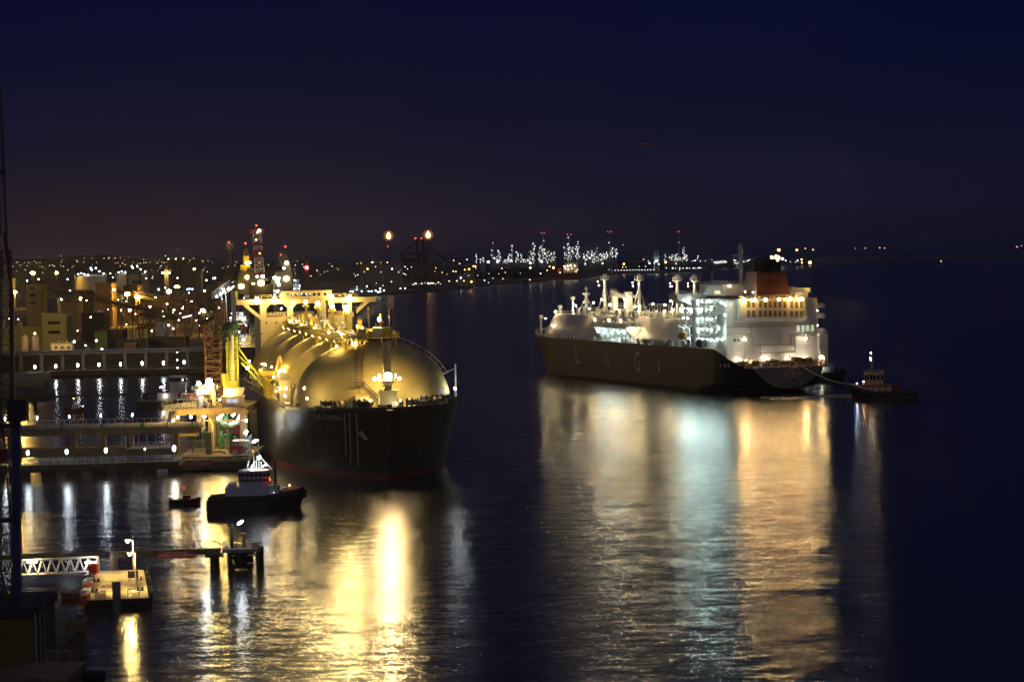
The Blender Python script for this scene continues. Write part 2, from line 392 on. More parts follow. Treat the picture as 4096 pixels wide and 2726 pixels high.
# ------------------------------------------------------------------ moss type gas carrier
gp = pz(389.5, 479.5, 0); gh = math.atan2(-1, math.tan(math.radians(9.3)))   # heading towards the viewer, a little to the right
gem = thing('gas_carrier', 'black gas carrier with five large cream tank domes moored at the jetty', 'ship', gp, gh)
GF = Frame(gem)
GH = Hull(21.85, 270, 15.6, 4.5, 66, 46, 1.9, 2.3, 60, .35, .8, Dfun=lambda s: 15.6 + 1.0 * max(0, 1 - s / 45) ** 1.5)
hullp = mat('black hull paint', (.060, .050, .040), .36, var=.7, scale=.35, bump=.012, stretch=(1, 1, .18), spec=.6)
bootp = mat('red boot topping', (.22, .035, .02), .6, var=.5, scale=.4)
GH.mesh('hull', [hullp, bootp, deckp], gem, [-.15, .085, .2, .35, .5, .65, .8, .92, 1.0])
mkm = mat('dull white marking', (.78, .74, .66), .6, var=.3, scale=2); mk = MB()
for pxs in ([(1035, 980), (1045, 1310)], [(1073, 980), (1081, 1385)], [(1128, 985), (1137, 1400)], [(513, 1145), (526, 1220)], [(730, 1160), (760, 1238)]):
    ps = []
    for x, y in pxs:
        best = None
        for k in range(1, 260):                      # where the sight line meets the starboard plating
            s = k * .25; o = GF.i @ CAM; d = GF.i.to_3x3() @ ray(*c4(x, y)); t = (-s - o.x) / d.x; p = o + d * t
            e = abs(p.y + GH.hb(s, p.z / GH.Dfun(s)))
            if best is None or e < best[0]: best = (e, s, p.z)
        ps.append(best[1:])
    GH.strip(mk, -1, ps, .22); mk.build('draft_mark', mkm, gem); mk = MB()
def hull_hit(x, y):
    best = None
    for k in range(1, 400):
        s = k * .15; o = GF.i @ CAM; d = GF.i.to_3x3() @ ray(*c4(x, y)); t = (-s - o.x) / d.x; p = o + d * t
        e = abs(p.y + GH.hb(s, p.z / GH.Dfun(s)))
        if best is None or e < best[0]: best = (e, s, p.z)
    return best[1:]
sa, za = hull_hit(812, 1030); sb, zb = hull_hit(1027, 1040)
add_text(mk, 'LNG GEMINI', 1.75, lambda x, y: GH.pt(sa + (sb - sa) * x / 10, za + (zb - za) * x / 10 + y * 1.15, -1, .07), width=10)
mk.build('hull_lettering', mkm, gem); mk = MB(); s_, z_ = hull_hit(1185, 1158); mk.face([GH.pt(s_ + a, z_ + b, -1, .07) for a, b in ((1.0, .6), (-.3, 1.3), (-.9, -.8), (.2, -1.2))])
mk.build('hull_marking', mkm, gem)
for sd in (-1, 1):
    rl = MB(); rl.rail(GH.edge(1, 60, sd, 24), 1.2, 1.6, .05, 0, 3); rl.rail(GH.edge(60, 212, sd, 40), 1.2, 2.6, .05, 0, 2); rl.build('deck_railing', offw, gem)
for sd in (-1, 1):
    bw = MB(); e = GH.edge(-4.2, 34, sd, 30, inset=.05)
    for a, b in zip(e, e[1:]): bw.prism([a, b, b + Vector((0, 0, .75)), a + Vector((0, 0, .75))], (0, -sd * .15, 0))
    bw.build('bulwark', hullp, gem)
DZ = 15.6
domep = mat('tank cover paint', (.62, .49, .18), .58, var=.16, scale=.25, spec=.12)
prof = [(19.6, -.1), (19.6, 1.2), (19.45, 1.4)] + [(19.45 * math.cos(a), 1.4 + 15.4 * math.sin(a)) for a in [math.pi / 2 * k / 16 for k in range(1, 17)]]
prof[-1] = (.2, prof[-1][1])
DS = [33.5 + 39.4 * k for k in range(5)]
dm = None
for s in DS:
    if dm is None: d_ = MB().lathe((0, 0, 0), prof, n=64).build('tank_dome', domep, gem, smooth=True); dm = d_
    else: d_ = dm.copy(); COL.objects.link(d_); d_.parent = gem
    d_.location = (-s, 0, DZ)
# cradle rings and hatch collars on the crowns
for k, s in enumerate(DS):
    q = MB(); q.lathe((0, 0, 0), [(5.2, -.6), (5.2, .5), (4.2, .9), (4.2, 1.6), (.3, 1.7)], n=24); o = q.build('dome_hatch', domep, gem, smooth=False); o.location = (-s, -1.0, DZ + 16.2)
# trestle along the dome crowns
TZ = 32.6; TY0, TY1 = -8.2, -1.2
tr = MB()
tr.box((-115, (TY0 + TY1) / 2, TZ), (185, 5.6, .25)); tr.build('trestle_walkway', yellow, gem)
tr = MB()
for y in (TY0 + .7, TY1 - .7): tr.rail([(-206, y, TZ + .1), (-24, y, TZ + .1)], 1.2, 2.4, .07, 0, 2)
tr.rail([(-24, TY0 + .7, TZ + .1), (-24, TY1 - .7, TZ + .1)], 1.2, 2, .07)
tr.build('trestle_railing', cream, gem)
tr = MB(); rr = random.Random(5)
for x in range(-205, -20, 5):
    for y in (TY0 + .9, TY1 - .9): tr.bar((x, y, TZ - .1), (x, y, TZ - 2.6), .22)
    tr.bar((x, TY0 + .9, TZ - 2.4), (x + 5, TY0 + .9, TZ - .2), .14); tr.bar((x, TY0 + .9, TZ - 2.4), (x, TY1 - .9, TZ - 2.4), .2)
for y in (TY0 + .9, TY1 - .9): tr.bar((-205, y, TZ - .35), (-22, y, TZ - .35), .4)
for k in range(4):                                    # legs between domes
    x = -(DS[k] + DS[k + 1]) / 2
    for y in (TY0 + .5, TY1 - .5):
        for dx in (-2.4, 2.4): tr.tube((x + dx, y, DZ), (x + dx, y, TZ - .2), .32, n=6)
        tr.bar((x - 2.4, y, DZ + 4), (x + 2.4, y, TZ - 2), .2); tr.bar((x + 2.4, y, DZ + 4), (x - 2.4, y, TZ - 2), .2)
tr.build('trestle_support', yellow, gem)
for i, (y, z, r) in enumerate(((-7.3, .75, .38), (-6.3, 1.0, .3), (-5.2, .7, .42), (-4.0, 1.3, .26), (-3.0, .8, .35), (-2.2, 1.4, .2))):
    q = MB(); pts_ = [(-206, y, TZ + z)]
    for k in range(4, -1, -1):
        x = -DS[k]; pts_ += [(x - 7, y, TZ + z), (x - 7, y, TZ + z + (1.5 if i % 2 else .9)), (x - 2, y, TZ + z + (1.5 if i % 2 else .9)), (x - 2, y, TZ + z)] if k > 0 else [(x + 3 + i * .7, y, TZ + z), (x + 3 + i * .7, y, TZ - 1.2)]
    q.path(pts_, r, n=7); q.build('cargo_pipe', [yellow, cream, steel, cream, yellow, steel][i], gem)
# machinery boxes, gear and valves on the trestle: each its own
for k in range(26):
    x = rr.uniform(-196, -26); y = rr.uniform(TY0 + 1.5, TY1 + 3.5); s3 = (rr.uniform(1.2, 3.2), rr.uniform(1, 2.4), rr.uniform(1.2, 3.4)); z0 = TZ + .13
    q = MB(); q.box((x, y, z0 + s3[2] / 2), s3); q.box((x, y, z0 + s3[2] + .12), (s3[0] * 1.1, s3[1] * 1.1, .2)); q.tube((x, y, z0 + s3[2]), (x, y, z0 + s3[2] + rr.uniform(.4, 1.6)), .12)
    q.build('pump_housing', [cream, yellow, offw][k % 3], gem)
sodw = emit('sodium trestle lamp', SOD, 1300); sods = emit('small sodium lamp', SOD, 380); sodf = emit('foremast lamp', (1, .69, .26), 900); bri = emit('bridge floodlight', (1, .68, .28), 230)
for s, y, r in ((180, -3.0, .55), (141, -3.0, .6), (97, -3.2, .6), (57, -3.4, .75)):
    q = MB(); q.tube((-s, y, TZ), (-s, y, 39.2), .42, .34, n=8); q.tube((-s, y, 38.2), (-s, y, 38.5), .9, n=10); q.rail([(-s - .8, y - .8, 38.5), (-s + .8, y - .8, 38.5), (-s + .8, y + .8, 38.5), (-s - .8, y + .8, 38.5), (-s - .8, y - .8, 38.5)], .6, 1, .05)
    for k in range(9): q.box((-s, y + .5, TZ + 1 + k * .62), (.2, .5, .12))
    po = q.build('lamp_post', yellow, gem); bulb(po, (-s, y, 39.9), r, sodw)
q = MB(); q.tube((-40, 3.4, 30), (-40, 3.4, 38.6), .4, .32, n=8); q.tube((-40, 3.4, 36.4), (-40, 3.4, 36.7), .8, n=8); po = q.build('vent_mast', yellow, gem); bulb(po, (-40, 3.0, 37.2), .45, sodw)
for x, y, zt in ((-33, -3.8, 40.2), (-34.5, 5.2, 39.5), (-72, 4.0, 39.6), (-118, 2.6, 39.8), (-158, 1.2, 40.0)):
    q = MB(); q.tube((x, y, 30.0), (x, y, zt), .34, .3, n=8); q.tube((x, y, zt), (x, y, zt + .5), .34, .7, n=8); q.build('vent_mast', [dark, yellow, dark, dark, dark][int(-x) % 5], gem)
for k, (x, y, z) in enumerate(((-30, -7.5, 34), (-48, -6.5, 34.2), (-62, -7.6, 33.6), (-84, -6.6, 34.2), (-104, -7.4, 33.8), (-126, -6.5, 34), (-148, -7.2, 33.8), (-170, -6.6, 34.2), (-190, -7, 34), (-36, 1.5, 34.5), (-44, -1, 35), (-27.5, -4.5, 31.5), (-66, 0, 35), (-27, -9.2, 31.2))):
    bulb(gem, (x, y, z), .22, sods)
for s in DS[:1] + [(a + b) / 2 for a, b in zip(DS, DS[1:])] + DS[1:]:
    for y, sg in ((TY0 - .9, -1), (TY1 + .9, 1)): flood(gem, (-s + 1, y, TZ - .5), (-.35, sg * .8, -.8), .34, sods)  # added fill floods for the dome flanks, lenses turned away from view
for x, y, z in ((-23, -6, 30.9), (-22.5, -2.5, 31.0), (-23, 2.5, 30.9)): flood(gem, (x, y, z + .8), (.0, 0, -1), .3, sods)  # more added fill, shining down on the first dome
for x, y, z in ((-17, -18.2, 21.5), (-40, -20.8, 20.5)): bulb(gem, (x, y, z), .26, sods)
# platform on the first crown
q = MB(); q.box((-33, 1.5, TZ + .4), (15, 9.5, .25)); q.rail([(-25.6, -3.2, TZ + .5), (-25.6, 6.2, TZ + .5), (-40.4, 6.2, TZ + .5), (-40.4, -3.2, TZ + .5)], 1.2, 1.5, .06)
for x in (-27, -33, -39):
    for y in (-2, 2, 5.5): q.bar((x, y, TZ + .3), (x, y, 29.8), .2)
q.box((-35, 3.4, TZ + 1.6), (3.2, 2.4, 2.2)); q.box((-30, 0.2, TZ + 1.2), (2, 2.8, 1.4)); q.box((-38, -.4, TZ + 1.4), (2.4, 2.2, 2)); q.tube((-29, 4.6, TZ + .5), (-29, 4.6, TZ + 3), .25)
q.build('crown_platform', yellow, gem)
# rail going over the port side of the first dome
def dome_pt(a, el_, off=0, s=DS[0]):
    """a = bearing from the bow direction (port positive), el_ = parametric height"""
    return Vector((-s + (19.45 + off) * math.cos(el_) * math.cos(a), (19.45 + off) * math.cos(el_) * math.sin(a), DZ + 1.4 + (15.4 + off) * math.sin(el_)))
q = MB()
for o in (.35, 1.3): q.path([dome_pt(1.35, math.radians(a), o) for a in range(24, 78, 6)], .06, n=4)
for a in range(24, 78, 6): q.bar(dome_pt(1.35, math.radians(a), 0), dome_pt(1.35, math.radians(a), 1.3), .08)
q.build('dome_rail', cream, gem)
# ladder and stair down the front of dome one
LB = lambda a: -.258 - .10 * (a - .3)
q = MB(); lad = [math.radians(a) for a in range(18, 80, 3)]
for w_ in (-.035, .035): q.path([dome_pt(LB(a) + w_ / max(.25, math.cos(a)), a, .5) for a in lad], .10, n=4)
for w_ in (-.05, .05): q.path([dome_pt(LB(a) + w_ / max(.25, math.cos(a)), a, 1.5) for a in lad], .06, n=4)
for a in lad: q.bar(dome_pt(LB(a) - .035 / max(.25, math.cos(a)), a, .5), dome_pt(LB(a) + .035 / max(.25, math.cos(a)), a, .5), .1); q.bar(dome_pt(LB(a) - .05 / max(.25, math.cos(a)), a, 0), dome_pt(LB(a) - .05 / max(.25, math.cos(a)), a, 1.5), .07)
p0 = dome_pt(LB(.3), math.radians(17), .9); q.box(p0, (2, 2, .15)); q.rail([p0 + Vector((1, -1, 0)), p0 + Vector((1, 1, 0)), p0 + Vector((-.5, 1, 0))], 1.1, 1, .06)
p1 = Vector((p0.x + 1.0, p0.y + 4.6, DZ + 2.2))
for dz_ in (0, 1.1):
    for dx in (0, .9): q.bar(p0 + Vector((dx, 1, dz_)), p1 + Vector((dx, 0, dz_)), .12)
for k in range(13): q.box((p0 + Vector((.45, 1, 0))).lerp(p1 + Vector((.45, 0, 0)), k / 12), (.9, .3, .07)); q.bar((p0 + Vector((.9, 1, 0))).lerp(p1 + Vector((.9, 0, 0)), k / 12), (p0 + Vector((.9, 1, 1.1))).lerp(p1 + Vector((.9, 0, 1.1)), k / 12), .06)
for x in (-.8, .8): q.bar(p0 + Vector((x, 0, 0)), p0 + Vector((-1.5, 0, -3.5)), .1)
q.build('dome_ladder', mat('bronze stair steel', (.12, .09, .05), .6, var=.3), gem)
# foremast with its lamp gallery
FX, FY = -7.5, .9; fz = GH.Dfun(7.5)
q = MB(); q.box((FX, FY, fz + 2.2), (3.6, 4.2, 4.4)); q.box((FX, FY, fz + 4.5), (4.2, 4.8, .2)); q.box((FX, FY, (fz + 32.4) / 2 + 1), (1.9, 2.0, 32.4 - fz - 2), top=.82)
q.path([(FX, FY - .9, 32.3), (FX, FY - 1.1, 32.9), (FX, FY - 1.6, 32.9)], .13); q.path([(FX, FY + .9, 32.3), (FX, FY + 1.3, 32.8)], .13)
q.rail([(FX + 1, FY - 2.6, 27.2), (FX + 1, FY - 1, 27.2), (FX - 1, FY - 1, 27.2), (FX - 1, FY - 2.6, 27.2), (FX + 1, FY - 2.6, 27.2)], 1.6, 1.6, .09); q.box((FX, FY - 1.8, 27.1), (2, 1.8, .15))
q.lathe((FX, FY, 22.2), [(1.3, 0), (2.2, 1.0), (2.3, 1.1), (1, 1.15)], n=8)
q.rail([(FX + 2, FY - 2, 23.3), (FX + 2, FY + 2, 23.3), (FX - 2, FY + 2, 23.3), (FX - 2, FY - 2, 23.3), (FX + 2, FY - 2, 23.3)], .9, 1.3, .07)
for k in range(18): q.box((FX + 1.05, FY - .3, fz + 5 + k * .75), (.15, .6, .1))
fm = q.build('foremast', cream, gem); flood(fm, (FX + 1.5, FY, 24.3), (1, 0, -.25), .95, emit('foremast front lamp', (1, .68, .34), 520)); flood(fm, (FX + .4, FY - 1.9, 24.3), (.5, -1, -.2), .45, sodf); flood(fm, (FX + .4, FY + 1.9, 24.3), (.5, 1, -.2), .45, sodf); bulb(fm, (FX - .6, FY - 3.0, 23.6), .34, sodf); bulb(fm, (FX - .6, FY + 3.0, 23.6), .3, sodf)
q = MB(); q.box((FX - 6, FY - 5.6, fz + 1.5), (3, 3.2, 3)); q.box((FX - 6, FY - 5.6, fz + 3.1), (3.3, 3.5, .2)); q.build('deck_locker', cream, gem); q = MB(); q.box((FX - 5, FY + 6, fz + 1.2), (3, 2, 2.4)); q.build('deck_locker', cream, gem)
# winches, bollards, fairleads on the foredeck
def winch(x, y, rz, r, m_):
    q = MB(); c, s = math.cos(rz), math.sin(rz)
    def P(a, b, z): return (x + a * c - b * s, y + a * s + b * c, fz + z)
    q.tube(P(0, -1.3, r + .5), P(0, 1.3, r + .5), r * .62, n=14, m=0)
    for b in (-1.4, -.2, 1.25): q.tube(P(0, b, r + .5), P(0, b + .18, r + .5), r, n=16, m=1)
    q.box(P(0, 2.3, .9), (1.4, 1.5, 1.8), 1, rz); q.box(P(0, 0, .25), (2.2, 5.4, .5), 1, rz); q.tube(P(0, 2.9, r + .5), P(0, 3.7, r + .5), .45, n=10, m=1)
    q.build('winch', [m_, dark], gem)
for x, y, rz, r, m_ in ((-12, -13.5, .1, 1.0, dark), (-10, -10.4, .3, .9, cream), (-4.5, -6.2, .4, 1.15, dark), (-2.5, -5.0, 1.2, .95, cream), (-6, 6.6, -.3, 1.1, dark), (-8, 9.0, -.2, .95, steel), (-12, 10.8, -.4, 1.2, dark), (-15, 14.0, -.5, 1.1, cream), (-19, 15.5, -.5, 1.05, dark), (-24, 16.8, -.5, 1.0, dark)): winch(x, y, rz, r, m_)
q = MB()
for s in (2, 5, 9, 14, 20, 27):
    for sd in (-1, 1):
        y = sd * (GH.hb(s, 1) - 1.6); q = MB(); q.box((-s - .5, y, fz - .1), (1.8, .9, .2)); q.tube((-s, y, fz - .2), (-s, y, fz + 1.0), .28, n=8); q.tube((-s - 1, y, fz - .2), (-s - 1, y, fz + 1.0), .28, n=8); q.build('mooring_bollard', dark, gem)
q = MB()
for k in range(34):
    s = rr.uniform(1, 26); y = rr.uniform(-1, 1) * (GH.hb(s, 1) - 2.5)
    if math.hypot(s - DS[0], y) < 20.6: continue
    h_ = rr.uniform(.5, 1.9); q.box((-s, y, fz + h_ / 2), (rr.uniform(.3, 1.2), rr.uniform(.3, 1.4), h_), rr.randrange(3), rr.uniform(0, 3))
    if k % 4 == 0: q.tube((-s, y, fz), (-s, y, fz + rr.uniform(1.5, 2.6)), .1, m=1)
    q.build('deck_fitting', [dark, cream, dred], gem); q = MB()
wsm = emit('small white deck lamp', (1, .86, .6), 260)
for x, y, z in ((-6.5, -3.4, 18.6), (-9, 4.2, 18.3), (-2, 2.2, 18), (-14, 11, 18), (-18, -17.5, 19), (-45, -20.6, 18.4), (-70, -20.8, 18.5)): bulb(gem, (x, y, z), .22, wsm)
for x, y, hh in ((-32, 20.8, 3.2), (-26, 19.8, 3.4)): MB().tube((x, y, fz - .4), (x, y, fz + hh), .25, .2).build('light_post', offw, gem)
q = MB(); q.tube((-30, 20.6, fz - .4), (-30, 20.6, fz + 9.5), .25, .2); q.bar((-30, 20.6, fz + 8.5), (-34, 16, fz + 6.2), .15); q.build('derrick_post', offw, gem)
wh3 = emit('cool deck lamp', WHI, 260); bulb(gem, (-26, 19.8, fz + 3.6), .3, wh3); bulb(gem, (-32, 20.8, fz + 3.4), .25, wh3)
# starboard side deck clutter: pipes, valves, manifold platform and gangway house
for k in range(16):
    s = 48 + k * 9.2; q = MB()
    for j in range(6):
        a = s + rr.uniform(-4, 4); y = -rr.uniform(15.5, 20.8); hh = rr.uniform(.8, 4.2)
        if min(math.hypot(a - d_, y) for d_ in DS) < 20.2: y = -20.6
        q.box((-a, y, DZ + hh / 2), (rr.uniform(.4, 1.8), rr.uniform(.3, 1.0), hh), rr.randrange(4))
        q.tube((-a, y, DZ + hh), (-a - rr.uniform(1, 5), y, DZ + hh), .18, m=rr.randrange(4)); q.tube((-a, y, DZ), (-a, y, DZ + hh + 1.0), .14, m=rr.randrange(4))
    q.build('deck_equipment', [cream, yellow, dark, steel], gem)
q = MB()
for y in (-20.9, -20.2, -19.6): MB().tube((-42, y, DZ + .9), (-205, y, DZ + .9), .24, n=6).build('deck_pipe', cream, gem)
q = MB(); mx = -98
q.box((mx, -19.5, DZ + 5.2), (26, 5.4, .3)); q.rail([(mx - 13, -22, DZ + 5.3), (mx + 13, -22, DZ + 5.3)], 1.1, 2, .06)
for k in range(8): q.bar((mx - 12 + k * 3.4, -21.6, DZ), (mx - 12 + k * 3.4, -21.6, DZ + 5), .25); q.tube((mx - 11 + k * 3.2, -22.8, DZ + 6.3), (mx - 11 + k * 3.2, -16.8, DZ + 6.3), .42, n=8); q.tube((mx - 11 + k * 3.2, -22.9, DZ + 6.3), (mx - 11 + k * 3.2, -22.6, DZ + 6.3), .7, n=10)
q.build('loading_manifold', yellow, gem)
q = MB(); q.prism([(-58, -21.2, DZ), (-55, -21.2, DZ), (-55, -21.2, DZ + 6.6), (-58, -21.2, DZ + 7.4)], (0, 2.8, 0)); q.box((-56.5, -21.4, DZ + 2.0), (1.6, .3, 2.4), 1); q.prism([(-53.6, -22.2, DZ + 6.2), (-59, -22.2, DZ + 7.6), (-59, -22.2, DZ + 7.9), (-53.6, -22.2, DZ + 6.5)], (0, 3.6, 0)); q.build('gangway_tower', [cream, dark], gem)
for x, y, z in ((-52, -21.3, 20), (-60, -21, 24), (-76, -21, 22), (-88, -20.6, 24.2), (-100, -21.5, 24.4), (-110, -21.5, 24.2), (-124, -21, 22), (-150, -21, 21), (-176, -21, 21), (-198, -19, 22)): bulb(gem, (x, y, z), .24, sods)
# ------ bridge: block, portal frame, wings, wheelhouse
BX = -211.0
q = MB(); q.box((BX - 13, -.2, (DZ + 35) / 2), (26, 28.6, 35 - DZ)); q.box((BX + .06, -.2, 27.6), (.1, 28.6, .18)); q.box((BX + .06, -.2, 23.5), (.1, 28.6, .15)); q.build('accommodation_block', cream, gem)
q = MB(); z0, z1 = 35, 40.4
for ya, yb in ((-14.5, -12.6), (-6, -4.3), (3.9, 6.2), (12.3, 14.1)):
    q.box((BX - 3.5, (ya + yb) / 2, 37), (7, yb - ya, 4))
    for yy, sg in ((ya, -1), (yb, 1)):
        if abs(yy) < 13: q.prism([(BX - .05, yy, 39.02), (BX - .05, yy + sg * 1.3, 39.02), (BX - .05, yy, 37.6)], (-6.8, 0, 0))
q.box((BX - 3.5, 0, 39.72), (7.02, 43.6, 1.4)); q.box((BX - 3.4, 0, 40.5), (7.4, 43.9, .16))
for sg in (-1, 1):
    y0 = -14.5 if sg < 0 else 14.1
    q.prism([(BX - .1, y0, 34.2), (BX - .1, y0, 35.6), (BX - .1, y0 + sg * 4.2, 39.05), (BX - .1, y0 + sg * 5.6, 39.05)], (-6, 0, 0))
q.rail([(BX - .2, -12.4, 35), (BX - .2, -6.1, 35)], 1.4, 1, .08, 0, 4); q.rail([(BX - .2, 6.3, 35), (BX - .2, 12.2, 35)], 1.4, 1, .08, 0, 4)
q.build('bridge_wing', cream, gem)
q = MB(); q.box((BX - 5, 0, 41.75), (9, 15.8, 2.3)); q.box((BX - 5, 0, 43), (9.6, 16.4, .25), 1); q.build('wheelhouse', [cream, deckp], gem)
for cxp, ww in ((793, .75), (880, .85), (942, .85), (1003, .95), (1090, 1.75), (1170, .85), (1232, .85), (1292, .85), (1375, .85)):
    p = GF.on(cb(cxp, 220), 'x', BX - .48); MB().box((BX - .48, p.y, 41.75), (.08, ww, .85)).build('wheelhouse_window', glass, gem)
wb_ = emit('lit window', (.85, .92, 1.0), 3.0)
for cxp in (942, 1003, 1060, 1120, 1170): p = GF.on(cb(cxp + 8, 214), 'x', BX - .42); MB().box((BX - .42, p.y, 41.95), (.06, .4, .3)).build('window_glow', wb_, gem)
for cxp, cyp in ((608, 553), (735, 550), (830, 548), (548, 695)):
    p = GF.on(cb(cxp, cyp), 'x', BX + .02); MB().tube((BX - .2, p.y, p.z), (BX + .05, p.y, p.z), .3, n=12).build('porthole', dark, gem)
for cxp, cyp, r in ((482, 246, .62), (718, 238, .55), (1460, 208, .45), (1690, 222, .62), (958, 292, .22), (800, 368, .25), (1608, 350, .25), (932, 362, .2)):
    p = GF.on(cb(cxp, cyp), 'x', BX + 1.5); bulb(gem, p, r, bri); MB().bar(p - Vector((1.6, 0, .2)), p - Vector((.3, 0, 0)), .12).build('lamp_bracket', cream, gem)
q = MB(); q.rail([(BX - .5, -16, 40.6), (BX - .5, -8.2, 40.6)], 1.2, 2, .05); q.rail([(BX - .5, 8.2, 40.6), (BX - .5, 16, 40.6)], 1.2, 2, .05); q.build('bridge_railing', cream, gem)
q = MB(); q.box((BX - 30, 0, 26), (10, 9, 20)); q.box((BX - 31, 0, 33.2), (8, 7, 2.4)); q.build('funnel', cream, gem)
# people on the foredeck
def person(label, loc, rz, cloth, trous, raise_=0.0):
    v = [(0, 0, .95), (0, 0, 1.15), (0, 0, 1.42), (0, 0, 1.52), (.02, 0, 1.62), (.02, 0, 1.76), (0, .09, .9), (.03, .10, .5), (-.02, .11, .08), (.14, .12, .04), (0, -.09, .9), (.02, -.10, .5), (.0, -.11, .08), (.16, -.12, .04), (0, .2, 1.43), (.05, .25, 1.16), (.2, .24, .95 + raise_), (.28, .24, .93 + raise_), (0, -.2, 1.43), (.05, -.25, 1.16), (.2, -.22, .98), (.28, -.22, .97)]
    e = [(0, 1), (1, 2), (2, 3), (3, 4), (4, 5), (0, 6), (6, 7), (7, 8), (8, 9), (0, 10), (10, 11), (11, 12), (12, 13), (2, 14), (14, 15), (15, 16), (16, 17), (2, 18), (18, 19), (19, 20), (20, 21)]
    rd = [.15, .14, .16, .06, .09, .08, .09, .065, .05, .04, .09, .065, .05, .04, .07, .05, .04, .045, .07, .05, .04, .045]
    me = bpy.data.meshes.new('person'); me.from_pydata(v, e, []); o = bpy.data.objects.new('person', me); COL.objects.link(o); me.materials.append(cloth)
    o.modifiers.new('skin', 'SKIN'); sv = me.skin_vertices[0].data if me.skin_vertices else None
    if sv is None:
        bm_ = __import__('bmesh').new(); bm_.from_mesh(me); bm_.verts.layers.skin.verify(); bm_.to_mesh(me); bm_.free(); sv = me.skin_vertices[0].data
    for i, r in enumerate(rd): sv[i].radius = (r, r)
    sv[0].use_root = True
    o.modifiers.new('sub', 'SUBSURF').render_levels = 1
    o.location = loc; o.rotation_euler = (0, 0, rz); tag(o, label, 'person')
    h = MB().sphere((.02, 0, 1.76), .125, n=10, k=6, sz=.8).build('helmet', white, o)
    t = MB(); t.tube((.0, .09, .92), (.03, .1, .5), .115, .09, n=8); t.tube((.03, .1, .5), (-.02, .11, .1), .09, .08, n=8); t.tube((0, -.09, .92), (.02, -.1, .5), .115, .09, n=8); t.tube((.02, -.1, .5), (0, -.11, .1), .09, .08, n=8); t.build('trousers', trous, o)
p = gem.matrix_world @ Vector((-11.5, -15.2, fz)); p = GF.m @ Vector((-9.6, -14.6, GH.Dfun(9.6))); person('person in pale overalls standing by the left winches on the black ship', p, gh, offw, greyd)
p = GF.m @ Vector((-6.2, -11.0, GH.Dfun(6.2))); person('person in a red jacket on the bow deck of the black ship', p, gh + .6, red, dred, .1)
# steam puff by the bridge
def steam(name, label, ctr, sz, dens, emis=0):
    q = MB().box((0, 0, 0), (1, 1, 1)); m = bpy.data.materials.new(name); m.use_nodes = True; t = m.node_tree; t.nodes.clear(); L = t.links.new
    o = t.nodes.new('ShaderNodeOutputMaterial'); v = t.nodes.new('ShaderNodeVolumePrincipled'); c = t.nodes.new('ShaderNodeTexCoord'); n = t.nodes.new('ShaderNodeTexNoise')
    n.inputs['Scale'].default_value = 3.4; n.inputs['Detail'].default_value = 4; L(c.outputs['Object'], n.inputs['Vector'])
    # a plume leaning with the wind: density falls off from a slanted axis
    sp = t.nodes.new('ShaderNodeSeparateXYZ'); L(c.outputs['Object'], sp.inputs[0])
    def M(op, a, b):
        k = t.nodes.new('ShaderNodeMath'); k.operation = op
        for i, x in enumerate((a, b)):
            if isinstance(x, (int, float)): k.inputs[i].default_value = x
            else: L(x, k.inputs[i])
        return k.outputs[0]
    ax = M('SUBTRACT', sp.outputs['X'], M('MULTIPLY', sp.outputs['Z'], .75)); d2 = M('ADD', M('POWER', ax, 2), M('POWER', sp.outputs['Y'], 2))
    wd = M('ADD', .13, M('MULTIPLY', M('ADD', sp.outputs['Z'], .5), .16))
    f = M('SUBTRACT', 1, M('DIVIDE', M('SQRT', d2, 0), wd)); f = M('ADD', f, M('MULTIPLY', M('SUBTRACT', n.outputs['Fac'], .52), 3.2)); f = M('MULTIPLY', M('MAXIMUM', f, 0), M('SUBTRACT', .5, M('ABSOLUTE', sp.outputs['Z'], 0)))
    L(M('MULTIPLY', f, dens), v.inputs['Density']); v.inputs['Color'].default_value = (.9, .9, .9, 1); L(v.outputs[0], o.inputs['Volume'])
    b = q.build(name, m); b.location = ctr; b.scale = sz; tag(b, label, 'steam', kind='stuff')
p = GF.m @ Vector((-196, 16.5, 35)); steam('steam', 'pale steam drifting up beside the bridge of the black ship', p, (17, 6, 10), .55)
# ------------------------------------------------------------------ membrane gas carrier leaving the berth
bp_ = pz(550, 368.5, 0); bh = math.radians(107.16)
ben = thing('gas_tanker', 'dark gas tanker with a long white trunk deck and orange funnel being towed out', 'ship', bp_, bh)
BF = Frame(ben)
def bD(s):
    if s < 45: return 16.5 + 1.3 * (1 - max(0, s) / 45) ** 1.5
    return 16.5 if s < 263 else (16.5 - 6.7 * min(1, (s - 263) / 16))
BH = Hull(20.8, 262, 16.5, 8.5, 80, 78, 1.7, 1.75, 24, .05, .67, Dfun=bD,
          s1fun=lambda t: 282.5 if t >= .22 else 256 + 26.5 * max(0, t / .22) ** .7,
          trfun=lambda t: .04 + .63 * max(0, (t - .2) / .8) ** .5, cap=lambda s: 9.6 if s > 263.2 else None)
bhull = mat('brown black hull paint', (.022, .017, .012), .45, var=.35, scale=.3, bump=.012, stretch=(1, 1, .2), spec=.3)
BH.mesh('hull', [bhull, mat('dark boot topping', (.05, .02, .015), .7), deckp], ben, [-.12, .06, .14, .2, .22, .235, .26, .3, .36, .43, .52, .62, .74, .87, 1.0], nq=90)
lt = mat('worn white letter paint', (.60, .55, .48), .6, var=.35, scale=.6)
for ch, (s0, z0), ww, col in (('L', (100.3, 6.5), 5.6, lt), ('N', (137.3, 6.1), 5.6, mat('yellowed letter paint', (.44, .34, .15), .6, var=.6, scale=.5)), ('G', (174.6, 5.6), 6.2, lt)):
    q = MB(); add_text(q, ch, 11.4, lambda x, y: BH.pt(s0 + x, z0 + y, 1, .09), width=ww); q.build('hull_letter', col, ben)
